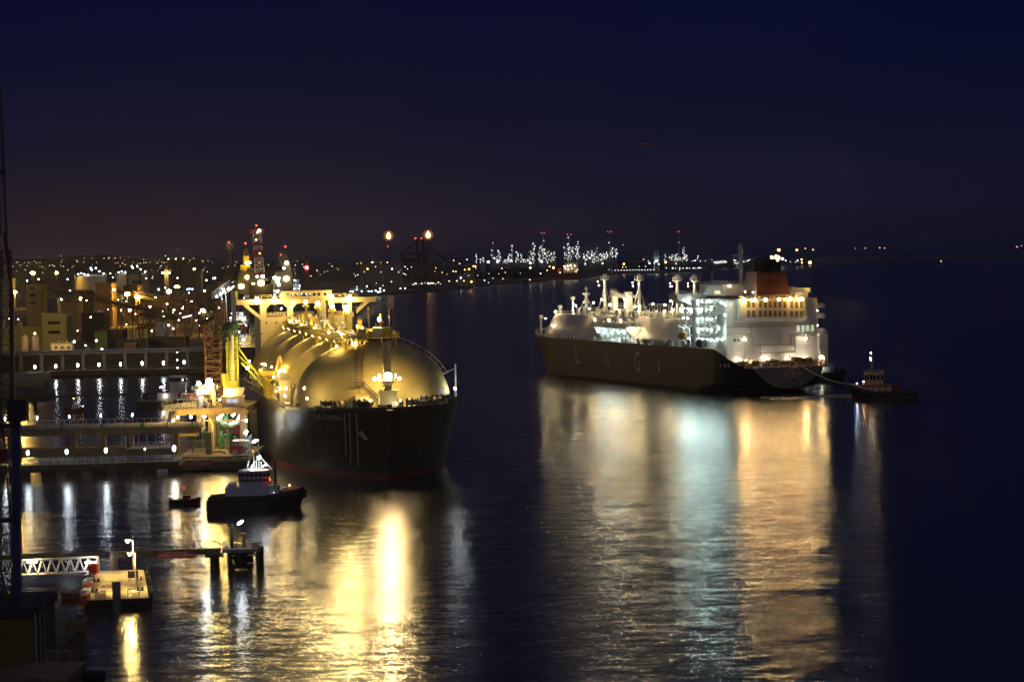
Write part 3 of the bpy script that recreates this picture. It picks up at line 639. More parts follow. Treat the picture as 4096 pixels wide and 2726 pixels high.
q = MB(); BH.strip(q, 1, [(202.5, 6.3), (202.5, 10)], .7, off=.09); BH.strip(q, 1, [(203.3, 6.3), (203.3, 7.6)], .5, off=.09); q.build('hull_letter', lt, ben)
# railing, bulwark
q = MB(); q.rail(BH.edge(-7, 262, 1, 110), 1.5, 2.4, .07, 0, 2); q.build('deck_railing', white, ben)
q = MB(); q.rail(BH.edge(-7, 255, -1, 80), 1.5, 3, .07, 0, 2); q.build('deck_railing', white, ben)
for sd in (-1, 1):
    q = MB(); e = BH.edge(-8.4, 26, sd, 30, inset=.02)
    for a, b in zip(e, e[1:]): q.prism([a, b, b + Vector((0, 0, 1.2)), a + Vector((0, 0, 1.2))], (0, -sd * .2, 0))
    q.build('bulwark', white, ben)
# trunk
trk = mat('trunk deck paint', (.60, .55, .52), .5, var=.10, scale=.06)
q = MB(); A = [(-34, 14.5, 16.4), (-42, 10.5, 26.5)]
sec = lambda x, yb, yt: [(x, -yb, 16.4), (x, -yt, 26.5), (x, yt, 26.5), (x, yb, 16.4)]
q.face([(-37, 15.2, 16.4), (-37, -15.2, 16.4), (-43, -10.8, 26.5), (-43, 10.8, 26.5)])
for (xa, ya, ta), (xb, yb, tb) in (((-37, 15.2, 10.8), (-66, 17.6, 12.2)), ((-66, 17.6, 12.2), (-219, 17.6, 12.2))):
    xt = -43 if xa == -37 else xa
    q.face([(xa, ya, 16.4), (xt, ta, 26.5), (xb, tb, 26.5), (xb, yb, 16.4)]); q.face([(xa, -ya, 16.4), (xb, -yb, 16.4), (xb, -tb, 26.5), (xt, -ta, 26.5)]); q.face([(xt, ta, 26.5), (xt, -ta, 26.5), (xb, -tb, 26.5), (xb, tb, 26.5)])
q.build('trunk_deck', trk, ben)
q = MB(); q.rail([(-43, 10.6, 26.5), (-66, 12, 26.5), (-218, 12, 26.5)], 1.5, 2.2, .08, 0, 2); q.rail([(-43, -10.6, 26.5), (-66, -12, 26.5), (-218, -12, 26.5)], 1.5, 3, .08, 0, 2); q.build('trunk_railing', white, ben)
rr = random.Random(11)
for y, z, r in ((7, 27.6, .3), (5.4, 28.2, .45), (3.6, 27.9, .35), (-3, 28.4, .5), (-5, 27.8, .35)):
    q = MB(); q.tube((-70, y, z), (-214, y, z), r, n=7)
    for k in range(48): q.box((-71 - k * 3, y, (26.5 + z) / 2), (.25, .3, z - 26.5))
    q.build('cargo_pipe', [white, steel, offw, dark, offw][int(abs(y)) % 5], ben)
for a, b, m_, y, hh in ((68, 98, dgreen, 6, 3.2), (99, 120, dark, 7.5, 2.6), (128, 150, dark, 8, 3.0), (150, 210, offw, 7, 2.4)):
    for k in range(int((b - a) / 3)):
        q = MB(); s = a + k * 3 + rr.uniform(0, 1.5); h_ = hh * rr.uniform(.5, 1.15); q.box((-s, y + rr.uniform(-2.5, 3), 26.5 + h_ / 2), (rr.uniform(.6, 2.2), rr.uniform(.6, 2), h_)); q.tube((-s, y, 26.5 + h_), (-s - 2.2, y + .5, 26.5 + h_ + .3), .2)
        q.build('deck_equipment', m_ if k % 3 else white, ben)
q = MB(); q.box((-103, -1, 30.2), (52, 1.6, .15)); q.rail([(-77, -.2, 30.2), (-129, -.2, 30.2)], 1.3, 2, .07); q.rail([(-130, -2, 30.2), (-155, -2, 30.2)], 1.3, 2, .07); q.rail([(-160, -2, 29.2), (-205, -2, 29.2)], 1.3, 2, .07)
for k in range(40): q.bar((-77 - k * 3.3, -1, 26.5), (-77 - k * 3.3, -1, 30.2), .16)
q.build('pipe_bridge', white, ben)
def vent(s, zt, zb=26.5, r=.65, plat=True):
    q = MB(); q.tube((-s, 0, zb), (-s, 0, zt - 3), r * 1.15, r * .9, n=10)
    if plat:
        q.tube((-s, 0, zt - 3), (-s, 0, zt - 2.6), r, 1.9, n=10); q.tube((-s, 0, zt - 2.6), (-s, 0, zt - 2.4), 1.9, n=10)
        for k in range(8):
            a, b = k * math.pi / 4, (k + 1) * math.pi / 4; P = lambda t, z: (-s + 1.9 * math.cos(t), 1.9 * math.sin(t), z)
            q.bar(P(a, zt - 2.4), P(a, zt - 1), .13); q.bar(P(a, zt - 1), P(b, zt - 1), .13); q.bar(P(a, zt - 1.7), P(b, zt - 1.7), .1)
        q.box((-s, 0, zt - 1.4), (1.7, 1.7, 1.8)); q.tube((-s, 0, zt - .6), (-s, 0, zt), .9, .6, n=8)
        for dx, dy in ((4.2, 1.8), (-4.2, 1.8), (0, -3.5), (2.4, 3)): q.bar((-s, 0, zt - 4.5), (-s + dx, dy, zb), .13)
    q.build('vent_mast', white, ben)
for s, zt in ((79.8, 44.1), (123.7, 43.9), (169, 43.7), (188.6, 43.6)): vent(s, zt)
# fore signal mast with ball, posts
q = MB(); s = 54.5; q.tube((-s, 0, 26.5), (-s, 0, 36), .9, .6, n=8); q.sphere((-s, 0, 37.3), .8); q.tube((-s, 0, 36), (-s, 0, 38.6), .2)
for z, r in ((31, 1.6), (34.6, 1.9)): q.tube((-s, 0, z), (-s, 0, z + .9), r * .7, r, n=8)
q.box((-s - 3.2, 2, 29), (2.4, 1.4, 1.2))
for dx, dy in ((5, 2.5), (-5, 2.5), (0, -4)): q.bar((-s, 0, 34), (-s + dx, dy, 26.5), .25)
q.build('foremast', white, ben)
for s, y, zb, zt in ((47.5, 4, 26.5, 33), (38, 7, 17, 29), (22, 11, 17, 24.5)):
    q = MB(); q.tube((-s, y, zb), (-s, y, zt), .45, n=8); q.box((-s, y, zt + .3), (1.8, 1.5, 1.5)); q.build('deck_post', white, ben)
# manifold crane and platform
q = MB(); q.box((-123.8, 5, 31.5), (3.4, 2.6, 10)); q.box((-106.6, 5, 30.4), (2.4, 2.2, 7.4)); q.box((-106.6, 5, 34.3), (3.2, 2.6, 1)); q.prism([(-105, 4.2, 35.3), (-124, 4.2, 33.2), (-124, 4.2, 34.6), (-105, 4.2, 37)], (0, 1.6, 0)); q.box((-104.8, 5, 35.5), (2.6, 2, 3)); q.box((-129.5, 5, 34.6), (6, 3, 1.0)); q.rail([(-127, 6.4, 35), (-132.5, 6.4, 35)], 1.2, 1, .08)
q.rail([(-104, 6, 37), (-113, 6, 36.2)], 1.2, 1.2, .08); q.build('deck_crane', white, ben)
q = MB(); q.box((-144, 16.6, 22.6), (44, 9, .5)); q.rail([(-122, 21, 22.8), (-166, 21, 22.8)], 1.4, 1.6, .08, 0, 3); [q.prism([(-124 - k * 8, 20.9, 22.3), (-124 - k * 8, 13.6, 22.3), (-124 - k * 8, 16.4, 17.2)], (-.5, 0, 0)) for k in range(6)]
for k in range(7): q.tube((-126 - k * 5.6, 21.4, 24.4), (-126 - k * 5.6, 12, 24.6), .5, n=8); q.tube((-126 - k * 5.6, 21.6, 24.4), (-126 - k * 5.6, 21.2, 24.4), .85, n=10)
for k in range(10): q.box((-124 - k * 4.2, 15 + (k % 3), 24.4), (1.6, 1.6, 3.2))
q.build('loading_manifold', white, ben)
# accommodation
acc = mat('accommodation paint', (.64, .60, .54), .5, var=.08, scale=.1)
q = MB(); q.box((-236, 0, 25.6), (34, 26, 18.4)); q.build('accommodation_block', acc, ben)
q = MB(); q.box((-260.5, -1.4, 22.1), (8, 36.4, 25)); q.box((-256, -1.4, 22.1), (1.2, 36.4, 25)); q.build('aft_block', acc, ben)
for z in (20.6, 24.4, 28.3, 32.0):
    q = MB(); q.box((-236, 16.2, z), (33, 6.2, .3)); q.rail([(-220, 19.2, z + .1), (-252, 19.2, z + .1)], 1.2, 1.5, .06, 0, 3)
    for k in range(5): q.bar((-221 - k * 7.5, 19, z - 3.7), (-221 - k * 7.5, 19, z), .3)
    q.build('gallery_deck', acc, ben)
q = MB(); q.tube((-238, 18.6, 16.5), (-238, 18.6, 34.6), 1.5, n=14); q.build('side_trunk', white, ben)
q = MB()
for k in range(4):
    a = Vector((-256.5, 18.2, 17 + k * 4.3)); b = a + Vector((3.4, 0, 4.3)) if k % 2 else a + Vector((0, 0, 0)); c = Vector((-260, 18.2, 21.3 + k * 4.3)); d_ = Vector((-256.5, 18.2, 17 + k * 4.3))
    for dy in (0, .9): q.bar(d_ + Vector((0, dy, 0)), c + Vector((0, dy, 0)), .14)
    q.box((-258, 18.2, 20.9 + k * 4.3), (8, 2.6, .15)); q.rail([(-254, 19.4, 21 + k * 4.3), (-262, 19.4, 21 + k * 4.3)], 1.1, 1, .06)
q.build('ladder', white, ben)
q = MB(); q.box((-221, 0, 35.6), (9, 42.6, 2.0)); q.prism([(-217, 21.2, 35), (-225, 21.2, 35), (-225, 13, 30.6), (-217, 13, 30.6)], (0, -1.5, -.2)); q.prism([(-217.2, 21, 34.6), (-217.2, 12.9, 34.6), (-217.2, 12.9, 30.4)], (-7, 0, 0)); q.rail([(-217, 21, 36.6), (-225, 21, 36.6), (-225, 12, 36.6)], 1.2, 1.4, .07)
q.build('bridge_wing', acc, ben)
q = MB(); q.box((-232, -1, 37.8), (24, 22, 4)); q.box((-232, -1, 40), (25, 23, .3)); q.rail([(-220, 10, 40.1), (-244, 10, 40.1), (-244, -12, 40.1)], 1.1, 1.6, .07); q.box((-231, 6, 40.9), (9, 3, 1.5)); q.build('wheelhouse', acc, ben)
p = BF.on(c6(267, 487), 'y', 10.02); MB().box((p.x, 10.05, p.z), (5.2, .12, 1.0)).build('lit_window', emit('warm window', (1, .66, .3), 1.6), ben)
p = BF.on(c6(360, 430), 'y', 7.6); MB().box((p.x, 7.62, p.z), (7, .1, 1.0)).build('lit_window', emit('warm lantern', (1, .78, .45), 4.5), ben)
# funnel with louvres, stacks
orn = mat('orange funnel paint', (.052, .014, .004), .55, var=.15, scale=.15)
q = MB(); b4 = [(-250.5, 4.6), (-264, 4.6), (-264, -9.4), (-250.5, -9.4)]; t4 = [(-252, 3.6), (-262.5, 3.6), (-262.5, -7.9), (-252, -7.9)]
B_ = [(x, y, 34.6) for x, y in b4]; T_ = [(x, y, 44.8) for x, y in t4]
for k in range(4): j = (k + 1) % 4; q.face([B_[k], T_[k], T_[j], B_[j]], 1 if k == 0 else 0)
q.face(T_); fun = q.build('funnel', [orn, mat('lit funnel side', (.19, .12, .095), .55, var=.1)], ben)  # paler port face: the light on it is put into its colour
for cxp, cyp in ((708, 350), (770, 350), (708, 430), (770, 430)):
    p = BF.on(c6(cxp, cyp), 'x', -263.4); k = MB()
    for j in range(7): k.box((-263.25 - (44.8 - p.z) * .15 + .55, p.y, p.z - 1.2 + j * .4), (.3, 2.2, .22))
    k.build('louvre', mat('dark orange louvre', (.20, .05, .01), .6), fun)
sp = []
for cxp, cyp, r, zt in ((640, 180, 2.9, 50.2), (590, 210, 1.1, 48.6), (768, 195, 1.35, 49.4), (808, 225, 1.1, 48.4), (742, 240, .7, 47.6)):
    p = BF.on(c6(cxp + (28 if cxp == 640 else 0), cyp), 'x', -257.5); q = MB()
    q.lathe((-257.5, p.y, 44.7), [(r, 0), (r, zt - 44.7 - r * .7), (r * .85, zt - 44.7 - r * .3), (r * .5, zt - 44.7 - .05), (.1, zt - 44.7)], n=14); q.build('exhaust_stack', black, ben)
q = MB(); q.tube((-238.3, 0, 40), (-238.1, 0, 50.5), .95, .62, n=10); q.lattice((-238.1, 0, 50.5), (-238, 0, 55), 1.5, .9, 4, .12); q.box((-238, 0, 49.4), (1.5, 6.2, .2)); q.rail([(-237.3, -3, 49.5), (-237.3, 3, 49.5)], 1, 1.2, .08); q.box((-238, 1.5, 51), (.5, 3.4, .4)); q.box((-238.4, .9, 43.5), (1.2, 1.4, .2)); q.box((-238.4, 1.1, 46.6), (1.2, 1.6, 1.4)); q.box((-238, 0, 55.2), (.3, 2.0, .2)); q.build('radar_mast', offw, ben)
q = MB(); p = BF.on(c6(222, 330), 'y', 4); q.tube((p.x, 4, 40), (p.x, 4, p.z + 1.4), .45, n=8); q.build('aerial_post', greyd, ben)
q = MB(); p = BF.on(c6(108, 360), 'y', 6); q.tube((p.x, 6, 36), (p.x, 6, p.z), .35, n=8); q.sphere((p.x, 6, p.z + .4), 1.1); q.bar((p.x, 6, p.z - 2), (p.x + 2, 6, 36), .15); q.bar((p.x, 6, p.z - 2), (p.x - 2, 6, 36), .15); q.build('radome', greyd, ben)
# engine casing with two rows of louvred openings
AX = -264.5
def A6(x, y, d=0): p = BF.on(c6(x, y), 'x', AX - d); return p
q = MB(); l, r_ = A6(465, 560, 2.6).y, A6(1062, 560, 2.6).y
q.box((AX - 1.3, (l + r_) / 2, 31.4), (2.6, l - r_, 7.0)); q.prism([(AX, l + 1, 26.2), (AX - 2.6, l, 27.9), (AX, l, 27.9)], (0, r_ - l - 1, 0)); q.box((AX - 1.4, (l + r_) / 2, 28.0), (2.9, l - r_ + .3, .25)); q.rail([(AX - 2.4, l, 34.9), (AX - 2.4, r_, 34.9)], 1.1, 1.6, .06)
q.build('engine_casing', acc, ben)
for cyp in (597, 681):
    for cxp in (547, 592, 653, 698, 741, 785, 828, 873, 933, 978, 1020):
        p = A6(cxp, cyp + (cxp - 760) * .012, 2.6); k = MB(); k.box((AX - 2.63, p.y, p.z), (.08, 1.12, 2.5), 0)
        for j in range(6): k.box((AX - 2.7, p.y, p.z - 1.05 + j * .42), (.12, 1.1, .12), 1)
        k.build('louvre', [mat('dim louvre', (.14, .09, .035), .6), mat('louvre blade', (.36, .25, .11), .5)], ben)
q = MB(); q.box((-262, -13.5, 35.6), (5, 5, 2.4)); q.prism([(-260, -11.5, 36.6), (-266, -16.5, 36.6), (-266, -16.5, 38.4), (-260, -11.5, 38.4)], (0, .6, 0)); q.box((-258, -12, 36.8), (3, 3, 4)); q.build('deck_store', white, ben)
# lower aft house, pipes, doors
q = MB(); q.box((-261, -2.4, 14.5), (7.4, 38.4, 9.6)); q.build('aft_house', acc, ben)
q = MB()
for path_ in ([(565, 770), (565, 890), (580, 890), (580, 960)], [(355, 800), (905, 790)], [(585, 962), (925, 955), (930, 865), (1160, 862)], [(650, 1030), (965, 1022), (960, 880), (1160, 872)], [(655, 960), (655, 1060)], [(915, 1040), (915, 1110)], [(515, 1000), (515, 1120)], [(355, 868), (560, 862)]):
    q.path([A6(x, y, .25) for x, y in path_], .14, n=5)
q.build('wall_pipe', mat('ochre pipe', (.40, .30, .16), .5, var=.3), ben)
for cxp, cyp in ((1003, 945 - 135), (992, 810), (1035, 810), (1077, 810), (1120, 808)):
    if cxp == 1003: continue
    p = A6(cxp, cyp, .03); MB().box((AX - .06, p.y, p.z), (.1, 1.15, 2.3)).build('lit_window', emit('greenish window', (.75, .9, .62), .55), ben)
for cxp in (422, 457): p = A6(cxp, 932, .05); MB().box((AX - .08, p.y, p.z), (.1, 1.0, 2.2)).build('doorway', dark, ben)
for cxp, cyp in ((685, 893), (840, 888)): p = A6(cxp, cyp, .3); MB().tube((AX, p.y, p.z), (AX - .5, p.y, p.z), .4, n=10).build('vent_cowl', white, ben)
for cxp, cyp, ww, hh in ((500, 925, 3.4, 2.2), (790, 1095, .9, 1.9), (870, 1095, 1.6, 2.2), (700, 1090, 2, 2.4)): p = A6(cxp, cyp, .04); MB().box((AX - .06, p.y, p.z), (.1, ww, hh)).build('wall_panel', white, ben)
# starboard side galleries stepping out behind the block
for cyp, ww in ((605, 3.4), (695, 2.8), (830, 2.8), (862, 2.6)):
    p = A6(1190, cyp, -4); q = MB(); q.box((AX + 4, -21.2, p.z - .6), (9, ww, .25)); q.rail([(AX - .3, -19.8, p.z - .5), (AX - .3, -22.4, p.z - .5), (AX + 8, -22.4, p.z - .5)], 1.3, .8, .07, 0, 3); q.build('side_gallery', white, ben)
q = MB(); q.box((AX + 2, -20.9, 15.4), (9, 3.4, 11.6)); q.prism([(AX - 2.4, -22.4, 21), (AX - 2.4, -14, 21), (AX + .1, -14, 21), (AX + .1, -22.4, 21)], (0, 0, .25)); q.rail([(AX - 2.3, -14, 21.2), (AX - 2.3, -22.3, 21.2), (AX + 6, -22.3, 21.2)], 1.3, .9, .07, 0, 3); q.build('quarter_house', white, ben)
q = MB()
for a, b in (((1230, 970), (1120, 1140)), ((1215, 968), (1105, 1138))): q.bar(A6(*a, .6), A6(*b, .6), .18)
for k in range(14): q.bar(A6(1230 - k * 8, 970 + k * 12.4, .6), A6(1215 - k * 8, 968 + k * 12.4, .6), .12)
q.build('ladder', offw, ben)
# mooring deck gear
MZ = 9.7
def bwinch(x, y, r, m_):
    q = MB(); q.tube((x, y - 1.3, MZ + r + .3), (x, y + 1.3, MZ + r + .3), r * .6, n=14)
    for b in (-1.4, -.4, .5, 1.25): q.tube((x, y + b, MZ + r + .3), (x, y + b + .2, MZ + r + .3), r, n=14, m=1)
    q.box((x, y + 2.2, MZ + .8), (1.4, 1.3, 1.6), 1); q.box((x, y, MZ + .15), (2, 4.6, .3), 1); q.build('winch', [m_, mat('ochre winch', (.38, .26, .12), .5, var=.3)], ben)
for s, y, r in ((272, 9, 1.3), (274, 3.5, 1.2), (272, 1, 1.4), (274, -2, 1), (272, -7.6, 1.6), (274, -9.6, 1.6), (272.5, -12, 1.5), (271, 13, 1.3)): bwinch(-s, y, r, dark if s % 2 else rust)
q = MB(); e1 = BH.edge(279, 282.4, 1, 2, inset=.15) + [Vector((-282.5, y, 9.8)) for y in (12, 6, 0, -6, -12)]
q.rail([Vector((-282.2, 13.6, 9.8)), Vector((-282.2, -13.6, 9.8))], .7, 1.2, .09, 0, 2)
q.build('stern_rail', offw, ben)
ring = []
for cxp in (415, 432, 525, 545, 700, 728, 765, 797, 985, 1030, 1087, 1118, 1150, 1180):
    p = BF.on(c6(cxp, 1138), 'x', -281.2); q = MB()
    for k in range(10):
        a, b = k * math.pi / 5, (k + 1) * math.pi / 5; q.tube((p.x, p.y + .75 * math.cos(a), 10.6 + .75 * math.sin(a)), (p.x, p.y + .75 * math.cos(b), 10.6 + .75 * math.sin(b)), .22, n=5)
    if abs(p.y) < 17: q.build('fairlead', mat('tan fairlead', (.42, .30, .18), .5, var=.3), ben)
for cxp in (293, 317, 336):
    p = BF.on(c6(cxp, 1142), 'y', 20.3); q = MB(); t = BH.pt(-p.x, p.z, 1, .05); q.tube(t, t + Vector((0, .3, 0)), .55, n=10); q.build('fairlead', offw, ben)
# transom: pale panel and writing
q = MB(); ts = [.23 + .77 * k / 14 for k in range(15)]
for a, b in zip(ts, ts[1:]):
    ya, yb = BH.hb(282.5, a) - .25, BH.hb(282.5, b) - .25; za, zb = a * 9.8, b * 9.8
    q.face([(-282.53, ya, za), (-282.53, -ya, za), (-282.53, -yb, zb), (-282.53, yb, zb)])
trp = mat('worn grey transom paint', (.13, .12, .11), .42, var=.5, scale=.25, spec=.5); q.build('transom_panel', trp, ben)
TX = -282.58
def wr(body, xa, xb, y_, size, m_, name='transom_lettering'):
    a = BF.on(c6(xa, y_), 'x', TX); b = BF.on(c6(xb, y_), 'x', TX); q = MB(); W_ = a.y - b.y
    add_text(q, body, size, lambda x, y: (TX, a.y - x, a.z + y), width=W_)
    if q.v: q.build(name, m_, ben)
gold = mat('gold letter paint', (.80, .58, .22), .5, var=.2)
wr('BEN  BADIS', 862, 1024, 1228, 1.35, gold); wr('NASSAU', 907, 978, 1250, .75, lt)
wr('\uFEB2\uFEF3\uFEA9\uFE8E\uFE91  \uFEE6\uFE91', 880, 1008, 1190, 1.5, lt)
for cyp in (1268, 1336):
    p = BF.on(c6(944, cyp), 'x', TX); q = MB()
    for k in range(12): a, b = k * math.pi / 6, (k + 1) * math.pi / 6; q.tube((TX, p.y + .42 * math.cos(a), p.z + .42 * math.sin(a)), (TX, p.y + .42 * math.cos(b), p.z + .42 * math.sin(b)), .1, n=4)
    q.build('transom_port', dark, ben)
# lifeboat and derrick on the port side
q = MB(); p = BF.on(c5(1520, 942), 'y', 19.6); q.lathe((0, 0, 0), [(.1, -3.4), (.9, -3), (1.5, -1.6), (1.6, 0), (1.5, 1.6), (.9, 3), (.1, 3.4)], n=12); lb = q.build('lifeboat', mat('lifeboat paint', (.42, .22, .09), .5, var=.2), ben, smooth=True); lb.rotation_euler = (0, math.pi / 2, 0); lb.location = p
q = MB(); q.path([(p.x + 3, 17.5, 17), (p.x + 3, 18, 23.5), (p.x + 3, 20.4, 24.6)], .3); q.path([(p.x - 3, 17.5, 17), (p.x - 3, 18, 23.5), (p.x - 3, 20.4, 24.6)], .3); q.build('davit', white, ben)
q = MB(); 
for k in range(30):
    s = rr.uniform(168, 250); h_ = rr.uniform(.5, 2.2); q.box((-s, rr.uniform(18.2, 20), 16.5 + h_ / 2), (rr.uniform(.4, 2), rr.uniform(.3, 1), h_), rr.randrange(3))
q.tube((-243, 19.3, 18.2), (-248.5, 19.3, 18.2), 1.6, n=12, m=0); q.build('deck_fitting', [dark, white, dred], ben)
q = MB()
for s in (72, 86, 90, 118, 155, 160, 195, 208): q.tube((-s, 19.2, 16.4), (-s, 19.2, 18.2), .3); q.box((-s - 1.5, 18.8, 17.2), (1.6, 1, 1.4), 1)
q.tube((-206, 19, 18), (-206.4, 19, 18), 1.3, n=14, m=1); q.box((-192, 18.8, 17.6), (26, 1, 1.8), 1); q.build('deck_fitting', [rust, offw], ben)
# lamps of the tanker
bw_ = emit('tanker warm floodlight', WARM, 620); bc = emit('tanker cool floodlight', CYA, 170); bcs = emit('tanker gallery lamp', CYA, 430); bs = emit('casing sodium lamp', (1, .58, .14), 1250); bst = emit('stern white lamp', (1, .90, .70), 640)
bsf = emit('stern outboard floodlight', (1, .58, .21), 640); bcf = emit('side outboard floodlight', CYA, 300); bwf = emit('manifold outboard floodlight', (1, .58, .20), 200)
for s, y, z, r in ((60, 8, 31, .3), (44, 11.4, 27.4, .34), (50, 14.6, 21.5, .2), (84, 3, 33, .4), (79, 3, 40.6, .2), (112, 9, 31, .5), (119, 9, 30, .55), (128, 8, 33.5, .5), (140, 8, 30.5, .4), (150, 9.6, 31, .4), (162, 8, 32, .4), (172, 4, 33, .4), (185, 8, 30, .4), (200, 6, 31, .4), (124, 3, 40.4, .2), (169, 3, 40.2, .2), (189, 3, 40.2, .2)): bulb(ben, (-s, y, z), r * .62, bw_)
for s, z, r in ((128, 20.6, .55), (136, 20.2, .6), (146, 20.4, .6), (154, 20.6, .55), (160, 20.8, .5)): bulb(ben, (-s, 20.2, z), r * .75, bc)
for z in (19.6, 23.4, 27.3, 31.0, 33.8):
    for s in (221, 226, 231, 236, 241, 246, 250): bulb(ben, (-s, 17.2, z), .17, bcs)
for cxp, cyp in ((303, 580), (328, 590), (335, 690), (278, 810), (310, 910), (195, 560), (270, 910), (340, 600)): bulb(ben, BF.on(c6(cxp, cyp), 'y', 19.4), .18, bcs)
for cxp, cyp in ((505, 548), (603, 552), (922, 538), (1022, 543)): bulb(ben, A6(cxp, cyp, 4.2), .2, bs)
for cxp, cyp in ((470, 1088), (718, 1078), (942, 1075), (1060, 1070), (1195, 1062), (508, 903), (1055, 895)): bulb(ben, A6(cxp, cyp, 2.4), .15, bst)
for cxp, cyp in ((518, 483), (590, 488), (898, 482), (1075, 565), (1165, 650), (1165, 782), (1182, 915)): bulb(ben, A6(cxp, cyp, -1), .1, bst)
for cxp, cyp, d_ in ((505, 548, 4.6), (603, 552, 4.6), (700, 548, 4.6), (820, 546, 4.6), (922, 538, 4.6), (1022, 543, 4.6), (470, 1088, 2.8), (942, 1075, 2.8), (1195, 1062, 2.8), (508, 903, 2.8), (1055, 895, 2.8)): flood(ben, A6(cxp, cyp, d_) - Vector((0, 0, .25)), (-1, .1, -.22), .5, bsf)
for s in (226, 236, 246): flood(ben, (-s, 19.9, 30.5), (-.25, 1, -.25), .72, bcf)
for s in (128, 146, 160): flood(ben, (-s, 21.4, 25.4), (-.35, 1, -.2), .55, bwf)
for s, y, z, r in ((47, 16.8, 24.6, .22), (168, 18.4, 22.0, .3), (160, 13.4, 29, .22), (98, 13.4, 29.5, .26), (190, 13.4, 29.5, .22)): bulb(ben, (-s, y, z), r, bw_)  # bulbs along the trunk edge are added fill for its sloping side
mfl = emit('mast floodlight', (1, .84, .55), 1500)
for s in (79.8, 123.7, 169, 188.6): bulb(ben, (-s + 2.2, 4.6, 31.5), .2, mfl); bulb(ben, (-s - 2.5, 3.6, 39.0), .12, mfl)
for s, z in ((54.5, 30), (50, 28), (36, 25)): bulb(ben, (-s - 2, 5.5, z), .18, mfl)
# ------------------------------------------------------------------ tugs
def tug_hull(root, B, L, D, hm, sheer=1.2):
    H = Hull(B, L, D, 1.2, L * .42, L * .34, 1.6, 2.3, L * .2, .7, .82, Dfun=lambda s: D + sheer * max(0, 1 - s / (L * .45)) ** 1.6)
    H.mesh('hull', [hm, hm, greyd], root, [-.2, .2, .5, .8, 1.0], nq=30)
    for sd in (-1, 1):
        q = MB(); e = H.edge(-1.0, L * .98, sd, 26, inset=.02)
        for a, b in zip(e, e[1:]): q.prism([a, b, b + Vector((0, 0, .85)), a + Vector((0, 0, .85))], (0, -sd * .14, 0))
        q.build('bulwark', hm, root)
    q = MB(); e = H.edge(-1.1, L * .16, 1, 10, inset=-.1, t=.92); e2 = H.edge(-1.1, L * .16, -1, 10, inset=-.1, t=.92); q.path(e[::-1] + e2, .38, n=8); q.path([p + Vector((0, 0, -.9)) for p in e[::-1] + e2], .34, n=8)
    for sd in (-1, 1): q.path(H.edge(L * .16, L * .97, sd, 12, inset=-.05, t=.95), .2, n=6)
    q.build('rubber_fender', black, root); return H
def poly_house(name, root, pts, z0, z1, m_, flare=0, n_win=True):
    q = MB(); c = sum((Vector((x, y, 0)) for x, y in pts), Vector()) / len(pts); i = len(q.v); n = len(pts)
    top = [(c.x + (x - c.x) * (1 + flare), c.y + (y - c.y) * (1 + flare)) for x, y in pts]
    a = [(x, y, z0) for x, y in pts]; b = [(x, y, z1) for x, y in top]
    for k in range(n): j = (k + 1) % n; q.face([a[k], a[j], b[j], b[k]])
    q.face(b); q.face(a[::-1]); return q.build(name, m_, root), a, b
def windows(root, a, b, f0, f1, m_, per=2.0, off=.05):
    n = len(a)
    for k in range(n):
        j = (k + 1) % n; A_, B_, C_, D_ = Vector(a[k]), Vector(a[j]), Vector(b[j]), Vector(b[k]); w_ = (B_ - A_).length; cnt = max(1, round(w_ / per)); nn = (B_ - A_).cross(D_ - A_).normalized() * off; cc_ = sum((Vector(p) for p in a), Vector()) / n; nn = nn if nn.dot(A_.lerp(B_, .5) - cc_) > 0 else -nn
        for i in range(cnt):
            u0, u1 = (i + .12) / cnt, (i + .88) / cnt
            P = lambda u, v: (A_.lerp(B_, u)).lerp(D_.lerp(C_, u), v) + nn
            q = MB(); q.prism([P(u0, f0), P(u1, f0), P(u1, f1), P(u0, f1)], -nn * .8); q.build('window', m_, root)
tp = pz(300.5, 507.5, 0)
tug = thing('tugboat', 'dark hulled tug with brightly lit white mast beside the bow of the black ship', 'tugboat', tp, math.radians(2))
TH = tug_hull(tug, 3.9, 19.6, 2.3, mat('blue black tug paint', (.022, .022, .03), .5, var=.3), 1.3)
twh = mat('tug house paint', (.52, .54, .70), .5, var=.1)
hs, a, b = poly_house('deckhouse', tug, [(-4.4, -1.6), (-4.4, 1.6), (-6.3, 2.8), (-15.6, 2.8), (-15.6, -2.8), (-6.3, -2.8)][::-1], 2.3, 5.0, twh)
q = MB(); q.box((-14.2, -2, 5.3), (1.6, 1.4, .9)); q.box((-14.2, 2, 5.3), (1.6, 1.4, .9)); q.rail([(-5, -2.4, 5), (-11, -2.4, 5)], .9, .9, .04); q.build('funnel', twh, tug)
for x, z in ((-11.6, 3.6), (-10.2, 3.4), (-8.6, 3.7), (-10.8, 2.9)): MB().box((x, -2.73, z), (.45, .08, .6)).build('doorway', dark, hs)
bulb(tug, (-5.4, -2.9, 3.7), .12, emit('porthole glow', (.9, .95, .8), 3))
oct_ = [(-6.6, -1.1), (-6.6, 1.1), (-7.8, 2.3), (-11.3, 2.3), (-12.6, 1.4), (-12.6, -1.4), (-11.3, -2.3), (-7.8, -2.3)][::-1]
wh, a, b = poly_house('wheelhouse', tug, oct_, 5.0, 8.1, twh, .10)
windows(wh, a, b, .33, .52, glass, .95); windows(wh, a, b, .64, .9, glass, .95)
q = MB(); q.lathe((-9.6, 0, 8.1), [(3.35, 0), (3.4, .18), (1.5, .6), (.2, .65)], n=16); q.build('wheelhouse_roof', white, tug)
q = MB()
